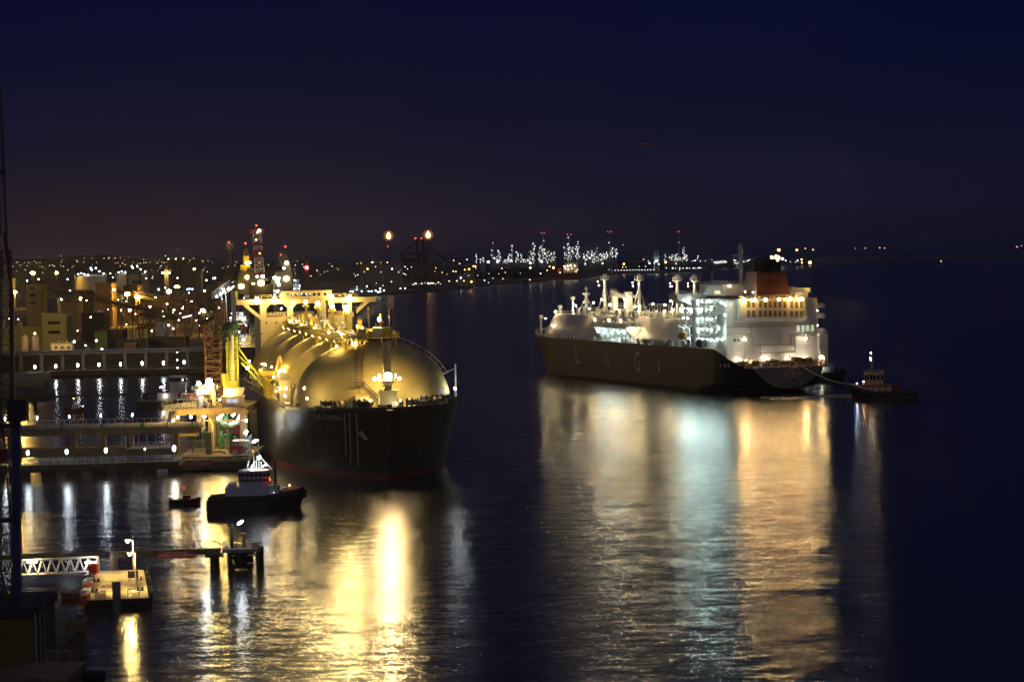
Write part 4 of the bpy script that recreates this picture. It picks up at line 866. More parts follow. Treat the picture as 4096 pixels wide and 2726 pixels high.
q.bar((-8.6, 0, 8.4), (-8.6, 0, 14.2), .22); q.bar((-5.9, 0, 8.4), (-8.4, 0, 11.2), .3); q.bar((-10.6, .4, 8.5), (-8.8, 0, 10.6), .25); q.box((-8.5, 0, 10.9), (.9, 1.2, .9)); q.box((-8.5, 0, 11.7), (.4, 2.4, .18)); q.tube((-9.6, -1, 8.4), (-9.5, -1, 12.2), .07); q.tube((-9.0, -.8, 8.4), (-9.0, -.8, 10.2), .12); q.tube((-8, .8, 8.4), (-8, .8, 10), .1)
for k in range(4): q.box((-11.0 + k * .12, -.9, 8.6 + k * .5), (.4, .12, .3))
q.bar((-11.1, -.7, 8.4), (-10.6, -.7, 10.5), .1); q.bar((-11.1, -1.1, 8.4), (-10.6, -1.1, 10.5), .1)
for k in range(5): q.box((-8.2, -.9, 8.6 + k * .35), (.4, .1, .12))
tm = q.build('mast', white, tug)
twl = emit('tug mast lamp', (.9, .93, 1.0), 260); bulb(tm, (-7.6, -1.9, 9.3), .13, twl); bulb(tm, (-9.9, -1.6, 9.3), .13, twl); bulb(tm, (-8.2, -1.0, 11.2), .1, twl); bulb(tm, (-7.2, 1.2, 9.2), .12, twl)
bulb(tm, (-9.75, 0, 12.3), .1, emit('amber mast light', (1, .3, .06), 14)); bulb(tug, (-6.2, -2.4, 6.4), .14, emit('red side light', (1, .03, .015), 22)); bulb(tm, (-8.6, 0, 14.6), .14, emit('pink mast light', (1, .55, .5), 16))
q = MB(); q.tube((-5.2, -2.2, 4.9), (-5.2, -2.2, 10.4), .22); q.tube((-5.2, 2.2, 4.9), (-5.2, 2.2, 10.2), .22); q.build('exhaust_pipe', black, tug)
q = MB(); e = TH.edge(-.3, 4.2, -1, 6, inset=.3); e2 = TH.edge(-.3, 4.2, 1, 6, inset=.3)
for l in (e, e2):
    for p, r_ in zip(l, l[1:]): q.prism([p, r_, r_ + Vector((0, 0, .8)), p + Vector((0, 0, .8))], (0, .03, 0))
q.build('inner_bulwark', mat('red inner bulwark', (.62, .07, .02), .5), tug)
q = MB(); q.tube((-3.2, -.9, 4.0), (-3.2, .9, 4.0), .55, n=12); q.box((-3.2, 0, 3.5), (1, 2.2, .5)); q.build('towing_winch', steel, tug)
bulb(tug, (-2.2, 0, 4.9), .12, emit('foredeck lamp', (1, .7, .4), 30))
# stern tug with the tow line
sp_ = pz(852.5, 399.5, 0)
tgb = thing('tugboat', 'tug with orange lit deckhouse and amber mast light holding the tow line', 'tugboat', sp_, math.radians(180 - 7))
BHU = tug_hull(tgb, 4.2, 22.5, 2.1, mat('brown black tug paint', (.03, .026, .022), .45, var=.3), 2.4)
tbw = mat('worn tug house paint', (.55, .42, .32), .55, var=.3); orng = mat('faded orange house', (.36, .12, .04), .55, var=.3)
hs, a, b = poly_house('deckhouse', tgb, [(-3.2, -1.4), (-3.2, 1.4), (-5.0, 2.7), (-13.6, 2.7), (-13.6, -2.7), (-5.0, -2.7)][::-1], 2.2, 5.4, orng)
windows(hs, a, b, .3, .7, mat('pale panel', (.5, .44, .36), .5), 2.2)
for k in range(6):
    q = MB(); s_ = 3.5 + k * 3.0; p_ = BHU.pt(s_, 1.9, 1, .12)
    for j in range(8): aa, bb = j * math.pi / 4, (j + 1) * math.pi / 4; q.tube(p_ + Vector((.55 * math.cos(aa), 0, .55 * math.sin(aa))), p_ + Vector((.55 * math.cos(bb), 0, .55 * math.sin(bb))), .2, n=5)
    q.build('tyre_fender', black, tgb)
wh, a, b = poly_house('wheelhouse', tgb, [(-4.4, -1.6), (-4.4, 1.6), (-6, 2.3), (-10.6, 2.3), (-10.6, -2.3), (-6, -2.3)][::-1], 5.4, 9.2, tbw, .12)
windows(wh, a, b, .4, .85, glass, 1.3)
q = MB(); q.box((-7.5, 0, 9.35), (7.0, 5.4, .3)); q.rail([(-4.5, -2.4, 9.5), (-10.8, -2.4, 9.5), (-10.8, 2.4, 9.5)], .8, 1, .05); q.build('wheelhouse_roof', tbw, tgb)
q = MB(); q.tube((-6.9, -.6, 8.6), (-6.9, -.6, 13.4), .5, .4, n=8); q.tube((-6.9, .6, 8.6), (-6.9, .6, 13.4), .5, .4, n=8); q.box((-6.9, 0, 13.4), (1.6, 2.6, .2)); q.tube((-6.9, 0, 13.4), (-6.9, 0, 18.6), .16, .08); q.box((-6.9, 0, 15.4), (.3, 3.4, .2)); q.box((-6.9, 0, 17), (.3, 2.4, .15)); q.box((-6.4, 0, 14.2), (.6, .9, .8)); q.tube((-6.9, 1.2, 13.5), (-6.9, 1.2, 14.8), .12)
mb_ = q.build('mast', mat('dim mast paint', (.3, .24, .2), .5), tgb)
amb = emit('amber work light', (1, .55, .14), 160); wl2 = emit('tug white light', (.95, .97, 1), 130); bulb(mb_, (-6.7, -1.2, 16.2), .26, amb); bulb(mb_, (-6.6, -1.1, 13.9), .28, wl2); bulb(mb_, (-6.4, 1.3, 14.6), .12, wl2); bulb(tgb, (-3.9, -1.2, 6.3), .14, emit('small orange lamp', (1, .5, .2), 320)); bulb(tgb, (-1.6, -.9, 5.6), .16, emit('blue white deck lamp', (.5, .68, 1.0), 320)); bulb(tgb, (-6, -3, 4.2), .1, wl2)
q = MB(); q.box((-15, 1.0, 3.6), (3.2, 2.6, 2.8)); q.tube((-15.4, 1, 5), (-15.8, 1, 8.4), .18); q.build('deck_crane', dred, tgb)
q = MB(); q.tube((-2.6, -1, 4.4), (-2.6, 1, 4.4), .7, n=12); q.box((-2.6, 0, 3.8), (1.3, 2.4, .6)); q.build('towing_winch', steel, tgb)
q = MB(); A0 = BF.m @ A6(1010, 1150, 16.5); A0 = BF.m @ Vector((-281.8, A6(1010, 1150, 17.3).y, 10.4)); bpy.context.view_layer.update(); B0 = tgb.matrix_world @ Vector((-.4, 0, 5.4))
pts_ = [A0.lerp(B0, k / 12) - Vector((0, 0, 1.5 * 4 * (k / 12) * (1 - k / 12))) for k in range(13)]; q.path(pts_, .16, n=6); tag(q.build('tow_rope', mat('pale rope', (.62, .50, .30), .8, var=.2)), 'pale tow rope stretched from the tanker stern to the tug', 'rope')
# third tug beyond the stern
sc_ = pz(843.5, 381.0, 0)
tgc = thing('tugboat', 'white sided tug partly hidden beyond the stern of the tanker', 'tugboat', sc_, math.radians(6))
chl = tug_hull(tgc, 4.2, 23, 3.0, mat('black tug paint', (.02, .02, .022), .5, var=.3), 1.0)
hs, a, b = poly_house('deckhouse', tgc, [(-4.4, -1.8), (-4.4, 1.8), (-6, 3.3), (-21, 3.3), (-21, -3.3), (-6, -3.3)][::-1], 3.1, 6.0, mat('pale blue white house', (.52, .58, .62), .5, var=.1))
for x in (-15.4, -12.2, -10.6): bulb(hs, (x, -3.5, 4.9), .17, emit('porthole lamp', (.95, 1, .92), 12))
bulb(tgc, (-9.6, -3.9, 6.2), .3, emit('tug side lamp', (1, .88, .62), 90))
q = MB(); q.rail([(-4.6, -1.8, 6), (-6.2, -3.2, 6), (-16, -3.2, 6)], 1.5, 1.3, .08, 0, 3); q.build('railing', offw, tgc)
wh, a, b = poly_house('wheelhouse', tgc, [(-16, -1.2), (-16, 1.2), (-17.2, 1.7), (-19.4, 1.7), (-19.4, -1.7), (-17.2, -1.7)][::-1], 6.0, 11.5, mat('slate house', (.2, .23, .26), .5), .06)
windows(wh, a, b, .55, .85, glass, 1.2)
q = MB(); q.lathe((-17.7, 0, 11.5), [(2.1, 0), (1.6, 1.2), (.6, 1.5)], n=10); q.tube((-17.7, 0, 13), (-17.7, 0, 18.5), .12, .06); q.box((-17.7, 0, 14.4), (.2, 2.2, .3)); q.build('mast', offw, tgc)
# foam drift between tanker stern and tug
def foam(name, pts_, label, m_scale=.25, cut=.5, col=(.55, .47, .34)):
    m = bpy.data.materials.new(name); m.use_nodes = True; t = m.node_tree; b = t.nodes['Principled BSDF']; b.inputs['Base Color'].default_value = (*col, 1); b.inputs['Roughness'].default_value = .9
    c = t.nodes.new('ShaderNodeTexCoord'); n = t.nodes.new('ShaderNodeTexNoise'); mp = t.nodes.new('ShaderNodeMapping'); mp.inputs['Scale'].default_value = (.35, 1, 1); t.links.new(c.outputs['Object'], mp.inputs[0]); t.links.new(mp.outputs[0], n.inputs['Vector']); n.inputs['Scale'].default_value = m_scale; n.inputs['Detail'].default_value = 6; n.inputs['Roughness'].default_value = .7
    r = t.nodes.new('ShaderNodeMapRange'); r.inputs['From Min'].default_value = cut; r.inputs['From Max'].default_value = cut + .14; t.links.new(n.outputs['Fac'], r.inputs[0]); t.links.new(r.outputs[0], b.inputs['Alpha'])
    q = MB(); q.face(pts_); tag(q.build(name, m), label, 'foam', kind='stuff')
zf = .05
foam('wake_foam', [pz(u, v, zf) for u, v in (c6(640, 1425), c6(900, 1420), c6(1480, 1400), c6(1510, 1425), c6(1180, 1440), c6(760, 1450))][::-1], 'pale churned wake on the water behind the tanker stern', .22, .43, (.46, .37, .24))
foam('wake_foam', [pz(u, v, zf) for u, v in (c6(1130, 1358), c6(1150, 1335), c6(1190, 1318), c6(1200, 1345), c6(1175, 1368))][::-1], 'small white splash under the tanker stern', .9, .42, (.75, .72, .66))
# smaller craft
def small_boat(name, label, cat, loc, rz, L, B, D, hm, im, cabin=None):
    r = thing(name, label, cat, loc, rz); H = Hull(B / 2, L, D, L * .08, L * .5, L * .42, 1.6, 2.0, L * .2, .7, .8, Dfun=lambda s: D * (1 + .35 * max(0, 1 - s / (L * .5))))
    H.mesh('hull', [hm, hm, im], r, [-.25, .3, .7, 1.0], nq=14)
    q = MB()
    for sd in (-1, 1): q.path(H.edge(0, L * .97, sd, 10, inset=.02), .06 * L / 4, n=5)
    q.build('gunwale', im, r)
    q = MB(); q.box((-L * .35, 0, D * 1.02), (.4, B * .8, .1)); q.box((-L * .65, 0, D * 1.02), (.4, B * .8, .1)); q.box((-L * .97, 0, D * .9), (.35, .4, D)); q.build('thwart', im, r)
    return r, H
c0 = pz(62.2, 598.0, 0); r_, H = small_boat('skiff', 'small white skiff with orange hull moored beside the pontoon', 'boat', c0, math.radians(-160), 3.4, 1.5, .8, mat('orange skiff hull', (.45, .16, .05), .5), mat('skiff inside', (.50, .42, .30), .6, var=.4, scale=3))
q = MB(); q.box((-1.5, 0, 1.1), (1.2, 1.0, .5), top=.8); q.build('console', mat('skiff console', (.48, .42, .32), .6), r_)
c0 = pz(184, 503.5, 0); r_, H = small_boat('workboat', 'low dark workboat lying between the jetty and the near tug', 'boat', c0 + Vector((3.4, 0, 0)), math.radians(3), 6.6, 2.4, 1.0, black, dark)
q = MB(); q.box((-2.6, 0, 1.5), (1.8, 1.6, 1.0)); q.tube((-3.2, 0, 2), (-3.2, 0, 3.4), .06); q.build('cabin', dark, r_); bulb(r_, (-3.2, 0, 3.5), .1, emit('red boat light', (1, .05, .03), 14)); bulb(r_, (-2, -.9, 1.2), .06, emit('red boat light', (1, .05, .03), 14))
c0 = pz(74, 412, 0); r_, H = small_boat('launch', 'small dark launch with an amber light on the dim water behind the pipeline', 'boat', c0 + Vector((4, 0, 0)), math.radians(3), 8, 2.6, 1.3, mat('brown launch hull', (.10, .07, .05), .6), dark)
q = MB(); q.box((-3.4, 0, 2.1), (2.6, 2, 1.6), top=.85); q.tube((-4, 0, 2.8), (-4, 0, 5), .07); q.build('cabin', offw, r_); bulb(r_, (-4, 0, 5.1), .14, emit('amber boat light', (1, .5, .15), 60)); bulb(r_, (-.8, 0, 2.2), .1, emit('amber boat light', (1, .5, .15), 60))
wbp = pz(142, 407, 0); r_, H = small_boat('workboat', 'grey workboat with lit cabin and three white mast lights behind the jetty platform', 'boat', wbp + Vector((19, 3, 0)), math.radians(2), 21, 6, 2.2, mat('dark workboat hull', (.03, .028, .03), .6), greyd)
q = MB(); q.box((-10, 0, 3.6), (7, 4.4, 2.8)); q.build('deckhouse', offw, r_); q = MB(); q.box((-6, 0, 8.0), (5.6, 4, 6)); q.box((-6, 0, 9.8), (5.7, 4.1, 1.4), 1); q.box((-6, 0, 11.2), (6.4, 4.6, .3)); q.build('wheelhouse', [offw, glass], r_)
q = MB(); q.tube((-6, 0, 11), (-6, 0, 20), .15, .08); q.bar((-6, -.9, 14), (-6, .9, 14), .1); q.build('mast', dark, r_)
for z in (19.8, 17, 14.1): bulb(r_, (-6, -.2, z), .2, emit('white mast light', (1, .85, .85), 70))
bulb(r_, (-10.5, -2.6, 4.0), .5, emit('cabin lamp', (1, .95, .8), 18)); bulb(r_, (-4, -2.4, 9.8), .25, emit('cabin lamp', (1, .95, .8), 18)); bulb(r_, (-12.4, 0, 7.2), .2, emit('white mast light', (1, .85, .85), 70))
# ------------------------------------------------------------------ helpers for things placed by their seen outline at a real depth
ORD = 'first second third fourth fifth sixth seventh eighth ninth tenth eleventh twelfth thirteenth fourteenth fifteenth sixteenth seventeenth eighteenth nineteenth twentieth'.split()
def zz(uv, Y): return py(uv[0], uv[1], Y).z
def xx(uv, Y): return py(uv[0], uv[1], Y).x
def span(a, b, Y):
    um, vm = (a[0] + b[0]) / 2, (a[1] + b[1]) / 2
    return xx((a[0], vm), Y), xx((b[0], vm), Y), zz((um, b[1]), Y), zz((um, a[1]), Y)
def pbox(mb, a, b, Y, dep, m=0, z0=None):
    x0, x1, zb, zt = span(a, b, Y); zb = zb if z0 is None else z0
    mb.box(((x0 + x1) / 2, Y + dep / 2, (zb + zt) / 2), (x1 - x0, dep, zt - zb), m); return x0, x1, zb, zt
def lampthing(name, label, cat, group, pos, zbase, r, em, sz=1.0, rp=.08, arm=None, pm=None):
    t = thing(name, label, cat, (pos.x, pos.y, zbase), 0, group)
    q = MB(); q.tube((0, 0, 0), (0, 0, pos.z - zbase - r * sz * .6), rp, rp * .8, n=6)
    q.box((0, r * .9, pos.z - zbase), (r * .3, r * .25, 2 * r * sz + .3)); q.box((0, .02, pos.z - zbase + r * sz + .06), (r * 1.5, r * 2.2, .1)); q.box((0, r * .45, pos.z - zbase - r * sz * .7), (r * .4, r * 1.1, .1)); q.build('pole', pm or steel, t)
    bulb(t, (0, 0, pos.z - zbase), r, em, 'lantern', sz); return t
wl = emit('white jetty lamp', (.80, .92, 1.0), 80); wls = emit('thin white lamp', (.88, .95, 1.0), 60)
# ------------------------------------------------------------------ front trestle walkway
JZ = 3.2
JL, JR = pz(*c2(150, 1088), JZ), pz(*c2(1690, 1042), JZ); JL = JL + (JL - JR) * .35
jd = (JR - JL); jd.z = 0; jl = jd.length; jd.normalize(); jn = Vector((-jd.y, jd.x, 0)); ja = math.atan2(jd.y, jd.x)
if jn.y < 0: jn = -jn
J = lambda s, o, z: JL + jd * s + jn * o + Vector((0, 0, z - JL.z))
jt = thing('walkway_jetty', 'long low concrete walkway jetty with railing running out to the loading platform', 'jetty', JL - Vector((0, 0, JL.z)), ja)
q = MB(); q.box((jl / 2, 2.2, JZ - .25), (jl, 4.4, .5)); q.box((jl / 2, .35, JZ - 1.1), (jl, .7, 1.3)); q.box((jl / 2, 4, JZ - 1.1), (jl, .7, 1.3)); q.build('deck', concd, jt)
q = MB(); q.rail([(0, .15, JZ), (jl, .15, JZ)], 1.25, 1.9, .05, 0, 3); q.rail([(0, 4.2, JZ), (jl, 4.2, JZ)], 1.25, 1.9, .05, 0, 2); q.build('railing', steel, jt)
for k in range(9):
    s = jl * .06 + k * jl * .115; q = MB(); q.box((s, 2.2, .2), (3.6, 4.2, 4.4)); q.build('pier', concd, jt)
for i, (x, y, r) in enumerate(((48, 985, .26), (262, 965, .33), (628, 955, .33), (997, 940, .33), (1365, 928, .14), (1640, 920, .42))):
    p = py(*c2(x, y), JL.y + .6 + (x / 1690) * 6)
    lampthing('walkway_lamp', 'white lamp %s along the front walkway jetty railing' % ['hidden behind the crane leg', 'beside the crane', 'second clear of the crane', 'standing mid-way', 'thin and dim, on a pole', 'large and tilted, at the platform corner'][i], 'lamp', 'white lamps along the front walkway', p, JZ, r, wls if i == 4 else wl, 1.9)
# sign on the jetty face
def sign(label, u0, v0, u1, v1, Y, lines, bgm):
    x0, x1, zb, zt = span((u0, v0), (u1, v1), Y); W_, Hh = x1 - x0, zt - zb
    t = thing('warning_sign', label, 'sign', (x0, Y, zb), math.atan2(py(u1, v1, Y).x * 0 + .013 * W_, W_))
    MB().box((W_ / 2, .06, Hh / 2), (W_, .1, Hh)).build('panel', bgm, t)
    q = MB()
    for body, y_, h_, wf in lines: add_text(q, body, h_ * Hh * 1.35, lambda x, y: (W_ * (1 - wf) / 2 + x, -.005, Hh * y_ + y), width=W_ * wf)
    q.build('lettering', mat('sign letter paint', (.62, .58, .55), .6, var=.15), t)
sgm = mat('red sign panel', (.26, .03, .045), .6, var=.3, scale=2)
LN = [('NAVIGATION', .64, .26, .56), ('ET PECHE INTERDITES', .30, .27, .94), ('A MOINS DE 100 METRES', .06, .14, .66)]
yS = J(0, -.2, 0).y + (JR.y - JL.y) * .96
sign('red NAVIGATION ET PECHE INTERDITES sign on the front jetty face', *c2(1750, 1035), *c2(1992, 1090), JR.y - .6, LN, sgm)
# ------------------------------------------------------------------ pipeline trestle behind it
PY_ = JL.y + 27
pt_ = thing('pipeline_jetty', 'high concrete pipeline jetty with a thick pale insulated pipe', 'jetty', (0, PY_, 0))
Xl = xx(c2(-120, 740), PY_); XR = xx(c2(1900, 690), PY_)
zt_ = zz(c2(1000, 742), PY_); zb_ = zz(c2(1000, 795), PY_); slope = (zz(c2(1650, 700), PY_) - zz(c2(300, 752), PY_)) / (xx(c2(1650, 700), PY_) - xx(c2(300, 752), PY_))
q = MB(); q.box(((Xl + XR) / 2, 3, (zt_ + zb_) / 2), (XR - Xl, 6, zt_ - zb_)); q.build('beam', conc, pt_)
q = MB(); q.tube((Xl, 1.2, zt_ + .75), (XR - 2, 1.2, zt_ + .75), .66, n=16)
for k in range(4):
    t0, t1 = math.pi / 2 * k / 4, math.pi / 2 * (k + 1) / 4; R = 1.6
    q.tube((XR - 2 + R * math.sin(t0), 1.2 + R * (1 - math.cos(t0)), zt_ + .75), (XR - 2 + R * math.sin(t1), 1.2 + R * (1 - math.cos(t1)), zt_ + .75), .66, n=14)
q.tube((XR - .4, 2.8, zt_ + .75), (XR - .4, 6, zt_ + 1.2), .66, n=14)
q.build('pipe', mat('insulated pipe', (.46, .39, .29), .6, var=.35, scale=.8, stretch=(.3, 1, 1)), pt_, smooth=True)
q = MB()
for k in range(int((XR - Xl) / 5)): q.tube((Xl + k * 5, 1.2, zt_ + .75), (Xl + k * 5 + .14, 1.2, zt_ + .75), .69, n=16)
q.build('pipe_band', dark, pt_)
for cxp in (560, 575, 940, 955, 1318, 1332, 1560, 1800):
    x = xx(c2(cxp, 690), PY_); MB().tube((x, 1.2, zt_ + .75), (x + .5, 1.2, zt_ + .75), .70, n=16).build('pipe_clamp', green, pt_)
for y, r in ((2.8, .3), (3.6, .22), (4.4, .3)):
    q = MB(); q.tube((Xl, y, zt_ + .55), (XR - 1, y, zt_ + .55), r, n=8); q.build('pipe', rust if y == 3.6 else steel, pt_)
q = MB(); q.rail([(Xl, 5.6, zt_), (XR - 6, 5.6, zt_)], 2.3, 1.9, .05, 0, 2); q.build('railing', steel, pt_)
for cxp in (90, 676, 960, 1212, 1634, 1960):
    x = xx(c2(cxp, 850), PY_); q = MB(); q.box((x, 3, zb_ / 2 - .5), (1.5 if cxp > 1000 else 1.1, 4.5, zb_ + 1)); q.build('column', conc, pt_)
lz0, lz1 = zz(c2(700, 1000), PY_), zz(c2(700, 928), PY_)
q = MB(); x1 = xx(c2(1660, 950), PY_); q.box(((Xl + x1) / 2, 5, (lz0 + lz1) / 2), (x1 - Xl, 8, lz1 - lz0)); q.build('lower_deck', conc, pt_)
q = MB(); xa, xb = xx(c2(1230, 890), PY_), xx(c2(1630, 890), PY_)
for k in range(6): x = xa + (xb - xa) * k / 5; q.bar((x, -.3, zb_), (x, -.3, lz1 + .6), .12)
q.rail([(xa, -.3, lz1 + .4), (xb, -.3, lz1 + .4)], 1.0, 1, .06, 0, 2); q.bar((xa, -.3, lz1 + .2), (xb, -.3, lz1 + .2), .3)
x = xx(c2(1188, 870), PY_); q.path([(x, -.6, zb_ - .2), (x, -.6, lz1 - .1), (xb, -.6, lz1 - .1)], .14)
q.build('hanging_gallery', offw, pt_)
for i, (x, y) in enumerate(((48, 645), (350, 635), (652, 623), (950, 612), (1246, 605), (1538, 588))):
    p = py(*c2(x, y), PY_ + 5.8)
    lampthing('pipeline_lamp', 'thin white lamp on the pipeline jetty railing, %s from the left' % ORD[i], 'lamp', 'thin lamps along the pipeline railing', p, zt_, .14, wls, 3.2, .05)
# ------------------------------------------------------------------ loading platform
QY = 716.0
pf = thing('loading_platform', 'two level loading platform of stained concrete between the pipeline and the black ship', 'platform', (0, QY, 0))
def P2(x, y, d=0): p = py(*c2(x, y), QY + d); return Vector((p.x, d, p.z))
a, b = P2(1640, 552), P2(2325, 600)
uz1, uz0 = P2(1990, 542).z, P2(1990, 603).z; UX0, UX1 = P2(1650, 560).x, P2(2325, 560).x
q = MB(); q.box(((UX0 + UX1) / 2, 19, (uz0 + uz1) / 2), (UX1 - UX0, 38, uz1 - uz0)); q.build('upper_deck', conc, pf)
lx0, lx1 = P2(1640, 1000, -27).x, P2(2350, 1000, -27).x
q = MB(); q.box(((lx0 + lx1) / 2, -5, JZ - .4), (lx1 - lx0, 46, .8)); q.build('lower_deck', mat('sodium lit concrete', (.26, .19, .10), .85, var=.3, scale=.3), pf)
q = MB(); q.box(((lx0 + lx1) / 2, -27.2, JZ - 1.5), (lx1 - lx0, 1.4, 2.2)); q.build('front_beam', concd, pf)
for x, d in ((1990, 2), (2290, 2), (1640, 4), (2140, 30), (1900, 30), (2290, 30)):
    X = P2(x, 700, 0).x; q = MB(); q.box((X, d, uz0 / 2), (1.9, 1.9, uz0)); q.build('column', conc, pf)
for k in range(6): q = MB(); q.box((lx0 + 3 + k * (lx1 - lx0 - 6) / 5, -25, 1), (2.4, 2.4, 5)); q.build('pile', concd, pf)
q = MB(); q.rail([(lx0, -27.6, JZ), (lx1, -27.6, JZ)], 1.2, 2.2, .06, 0, 2); q.rail([(P2(1955, 900, -4).x, -4, JZ), (P2(2145, 900, -4).x, -4, JZ), (P2(2145, 900, -18).x + 1, -18, JZ)], 1.9, 2, .07, 0, 1); q.build('railing', mat('ochre railing', (.42, .33, .16), .5), pf)
q = MB(); xg0, xg1 = P2(1672, 880, -8).x, P2(1955, 880, -8).x; zg0, zg1 = JZ, P2(1800, 846, -8).z
for xa, xb in ((xg0, (xg0 + xg1) / 2), ((xg0 + xg1) / 2, xg1)):
    for x in (xa, xb): q.box((x, -8, (zg0 + zg1) / 2), (.28, .2, zg1 - zg0))
    for z in (zg0 + .3, zg1): q.box(((xa + xb) / 2, -8, z), (xb - xa, .16, .22))
    n = 16
    for k in range(n + 8):
        for sg in (1, -1):
            x0 = xa + (xb - xa) * (k - 8 if sg > 0 else k) / n; x1 = x0 + sg * (xb - xa) * 8 / n
            t0 = max(0, (xa - x0) / (x1 - x0)) if sg > 0 else max(0, (xb - x0) / (x1 - x0)); t1 = min(1, (xb - x0) / (x1 - x0)) if sg > 0 else min(1, (xa - x0) / (x1 - x0))
            if t1 > t0: q.bar((x0 + (x1 - x0) * t0, -8, zg0 + .3 + (zg1 - zg0 - .3) * t0), (x0 + (x1 - x0) * t1, -8, zg0 + .3 + (zg1 - zg0 - .3) * t1), .07)
q.build('fence_gate', offw, pf)
q = MB(); q.path([(P2(1975, 640).x, -1, P2(1975, 640).z), (P2(2005, 700).x, -1, P2(2005, 690).z), (P2(2005, 700).x, -1, JZ + .4), (P2(2005, 700).x, -6, JZ + .4), (P2(2130, 900).x, -6, JZ + .4), (P2(2160, 900).x, -12, JZ + .4)], .36, n=10); q.path([(P2(1850, 661).x, -.6, P2(1850, 661).z), (P2(2310, 655).x, -.6, P2(2310, 655).z)], .14); q.build('pipe', mat('ochre pipework', (.46, .37, .22), .5), pf)
q = MB(); x = P2(2072, 700).x; q.lattice((x, 8, JZ), (x, 8, uz0), 2.4, 2.4, 6, .12); q.build('stair_tower', green, pf)
q = MB(); q.box((P2(2150, 730, 20).x, 20, P2(2150, 730, 20).z), (9, 4, 3)); q.box((P2(2150, 760, 20).x, 20, JZ + .8), (10, 5, 1.6)); q.build('pump_skid', dred, pf)
q = MB(); z = uz0 - .9
for k in range(7):
    t0, t1 = math.pi * k / 7, math.pi * (k + 1) / 7; c = P2(2160, 610, 12); q.tube((c.x - 3.2 * math.cos(t0), 12, c.z - 2.6 * math.sin(t0)), (c.x - 3.2 * math.cos(t1), 12, c.z - 2.6 * math.sin(t1)), .8, n=10)
q.build('pipe_bend', white, pf)
q = MB(); x = P2(2015, 740, 4).x; q.tube((x, 4, JZ), (x, 4, P2(2015, 715, 4).z), .55, n=10); q.tube((x + 16.5, 8, JZ), (x + 16.5, 8, uz0), .5, n=10); q.tube((x + 19, 8, JZ), (x + 19, 8, uz0), .5, n=10); q.build('pipe_riser', steel, pf)
q = MB(); a = P2(1635, 735); bpx = P2(1870, 735)
q.prism([(P2(1635, 733).x, -.8, P2(1635, 733).z), (P2(1870, 722).x, -.8, P2(1870, 722).z), (P2(1870, 800).x, -.8, P2(1870, 800).z), (P2(1635, 815).x, -.8, P2(1635, 815).z)], (0, .6, 0)); q.build('cladding_panel', conc, pf)
# top of the platform: pipe tower, bend, stairs, cabin, walkways
q = MB(); c = P2(1888, 470, 8); q.tube((c.x, 8, uz1 - 6), (c.x, 8, P2(1888, 420, 8).z), 1.15, n=14); q.lathe((c.x + 1, 8, P2(1888, 420, 8).z), [(1.8, 0), (2.6, .4), (2.6, 1.4), (2.2, 1.5)], n=12); q.rail([(c.x - 2, 7, P2(1888, 405, 8).z + .6), (c.x + 4.5, 7, P2(1888, 405, 8).z + .6), (c.x + 4.5, 10, P2(1888, 405, 8).z + .6)], 1.3, 1.2, .09); q.build('pipe_tower', offw, pf)
q = MB(); c = P2(1940, 520, 12); q.tube((c.x - 1.4, 12, uz1), (c.x - 1.4, 12, uz1 + 3.4), .68, n=12)
for k in range(6):
    t0, t1 = math.pi * k / 6, math.pi * (k + 1) / 6; q.tube((c.x + .3 - 1.7 * math.cos(t0), 12, uz1 + 3.4 + 1.7 * math.sin(t0)), (c.x + .3 - 1.7 * math.cos(t1), 12, uz1 + 3.4 + 1.7 * math.sin(t1)), .68, n=12)
q.tube((c.x + 2.0, 12, uz1), (c.x + 2.0, 12, uz1 + 3.4), .68, n=12); q.build('pipe_loop', white, pf, smooth=False)
q = MB(); a = P2(1950, 445, 16); b = P2(2070, 520, 16); 
for dy in (15, 17): q.bar((a.x, dy, a.z), (b.x, dy, uz1 + .2), .3); q.bar((a.x, dy, a.z + 1.1), (b.x, dy, uz1 + 1.3), .1)
for k in range(9): t = k / 8; q.box((a.x + (b.x - a.x) * t, 16, a.z + (uz1 + .2 - a.z) * t), (.5, 2, .1))
q.box((a.x - 2.5, 16, a.z), (5, 2.4, .2)); q.rail([(a.x - 5, 15, a.z), (a.x, 15, a.z)], 1.1, 1.2, .07); q.box((a.x - 2, 16, (a.z + uz1) / 2), (4, 1.6, a.z - uz1)); q.build('stair', yellow, pf)
q = MB(); q.rail([(UX0, .3, uz1), (P2(1830, 540).x, .3, uz1)], 1.2, 1.3, .07, 0, 2); x0 = P2(1525, 560).x; zc = P2(1525, 575).z
q.lattice((x0, 1.5, zc + .6), (P2(1840, 528).x, 1.5, uz1 + .9), 1.5, 1.5, 12, .1); q.bar((x0 + .5, 1, zc), (P2(1518, 640).x, 1, P2(1518, 645).z), .35); q.bar((x0 + 1.5, 1, zc), (P2(1570, 640).x, 1, P2(1570, 645).z), .35); q.rail([(x0, .8, zc + 1.4), (P2(1620, 560).x, .8, zc + 2)], 1, 1.2, .07); q.build('access_gangway', offw, pf)
q = MB(); a = P2(1765, 440, 6); q.box((a.x, 6, P2(1765, 460, 6).z), (5.2, 3, .3)); q.rail([(a.x - 2.6, 4.6, P2(1765, 460, 6).z), (a.x + 2.6, 4.6, P2(1765, 460, 6).z)], 1.6, 1.2, .09, 0, 2)
for dx in (-2.4, 2.4): q.bar((a.x + dx, 5, uz1), (a.x + dx, 5, P2(1765, 460, 6).z), .2)
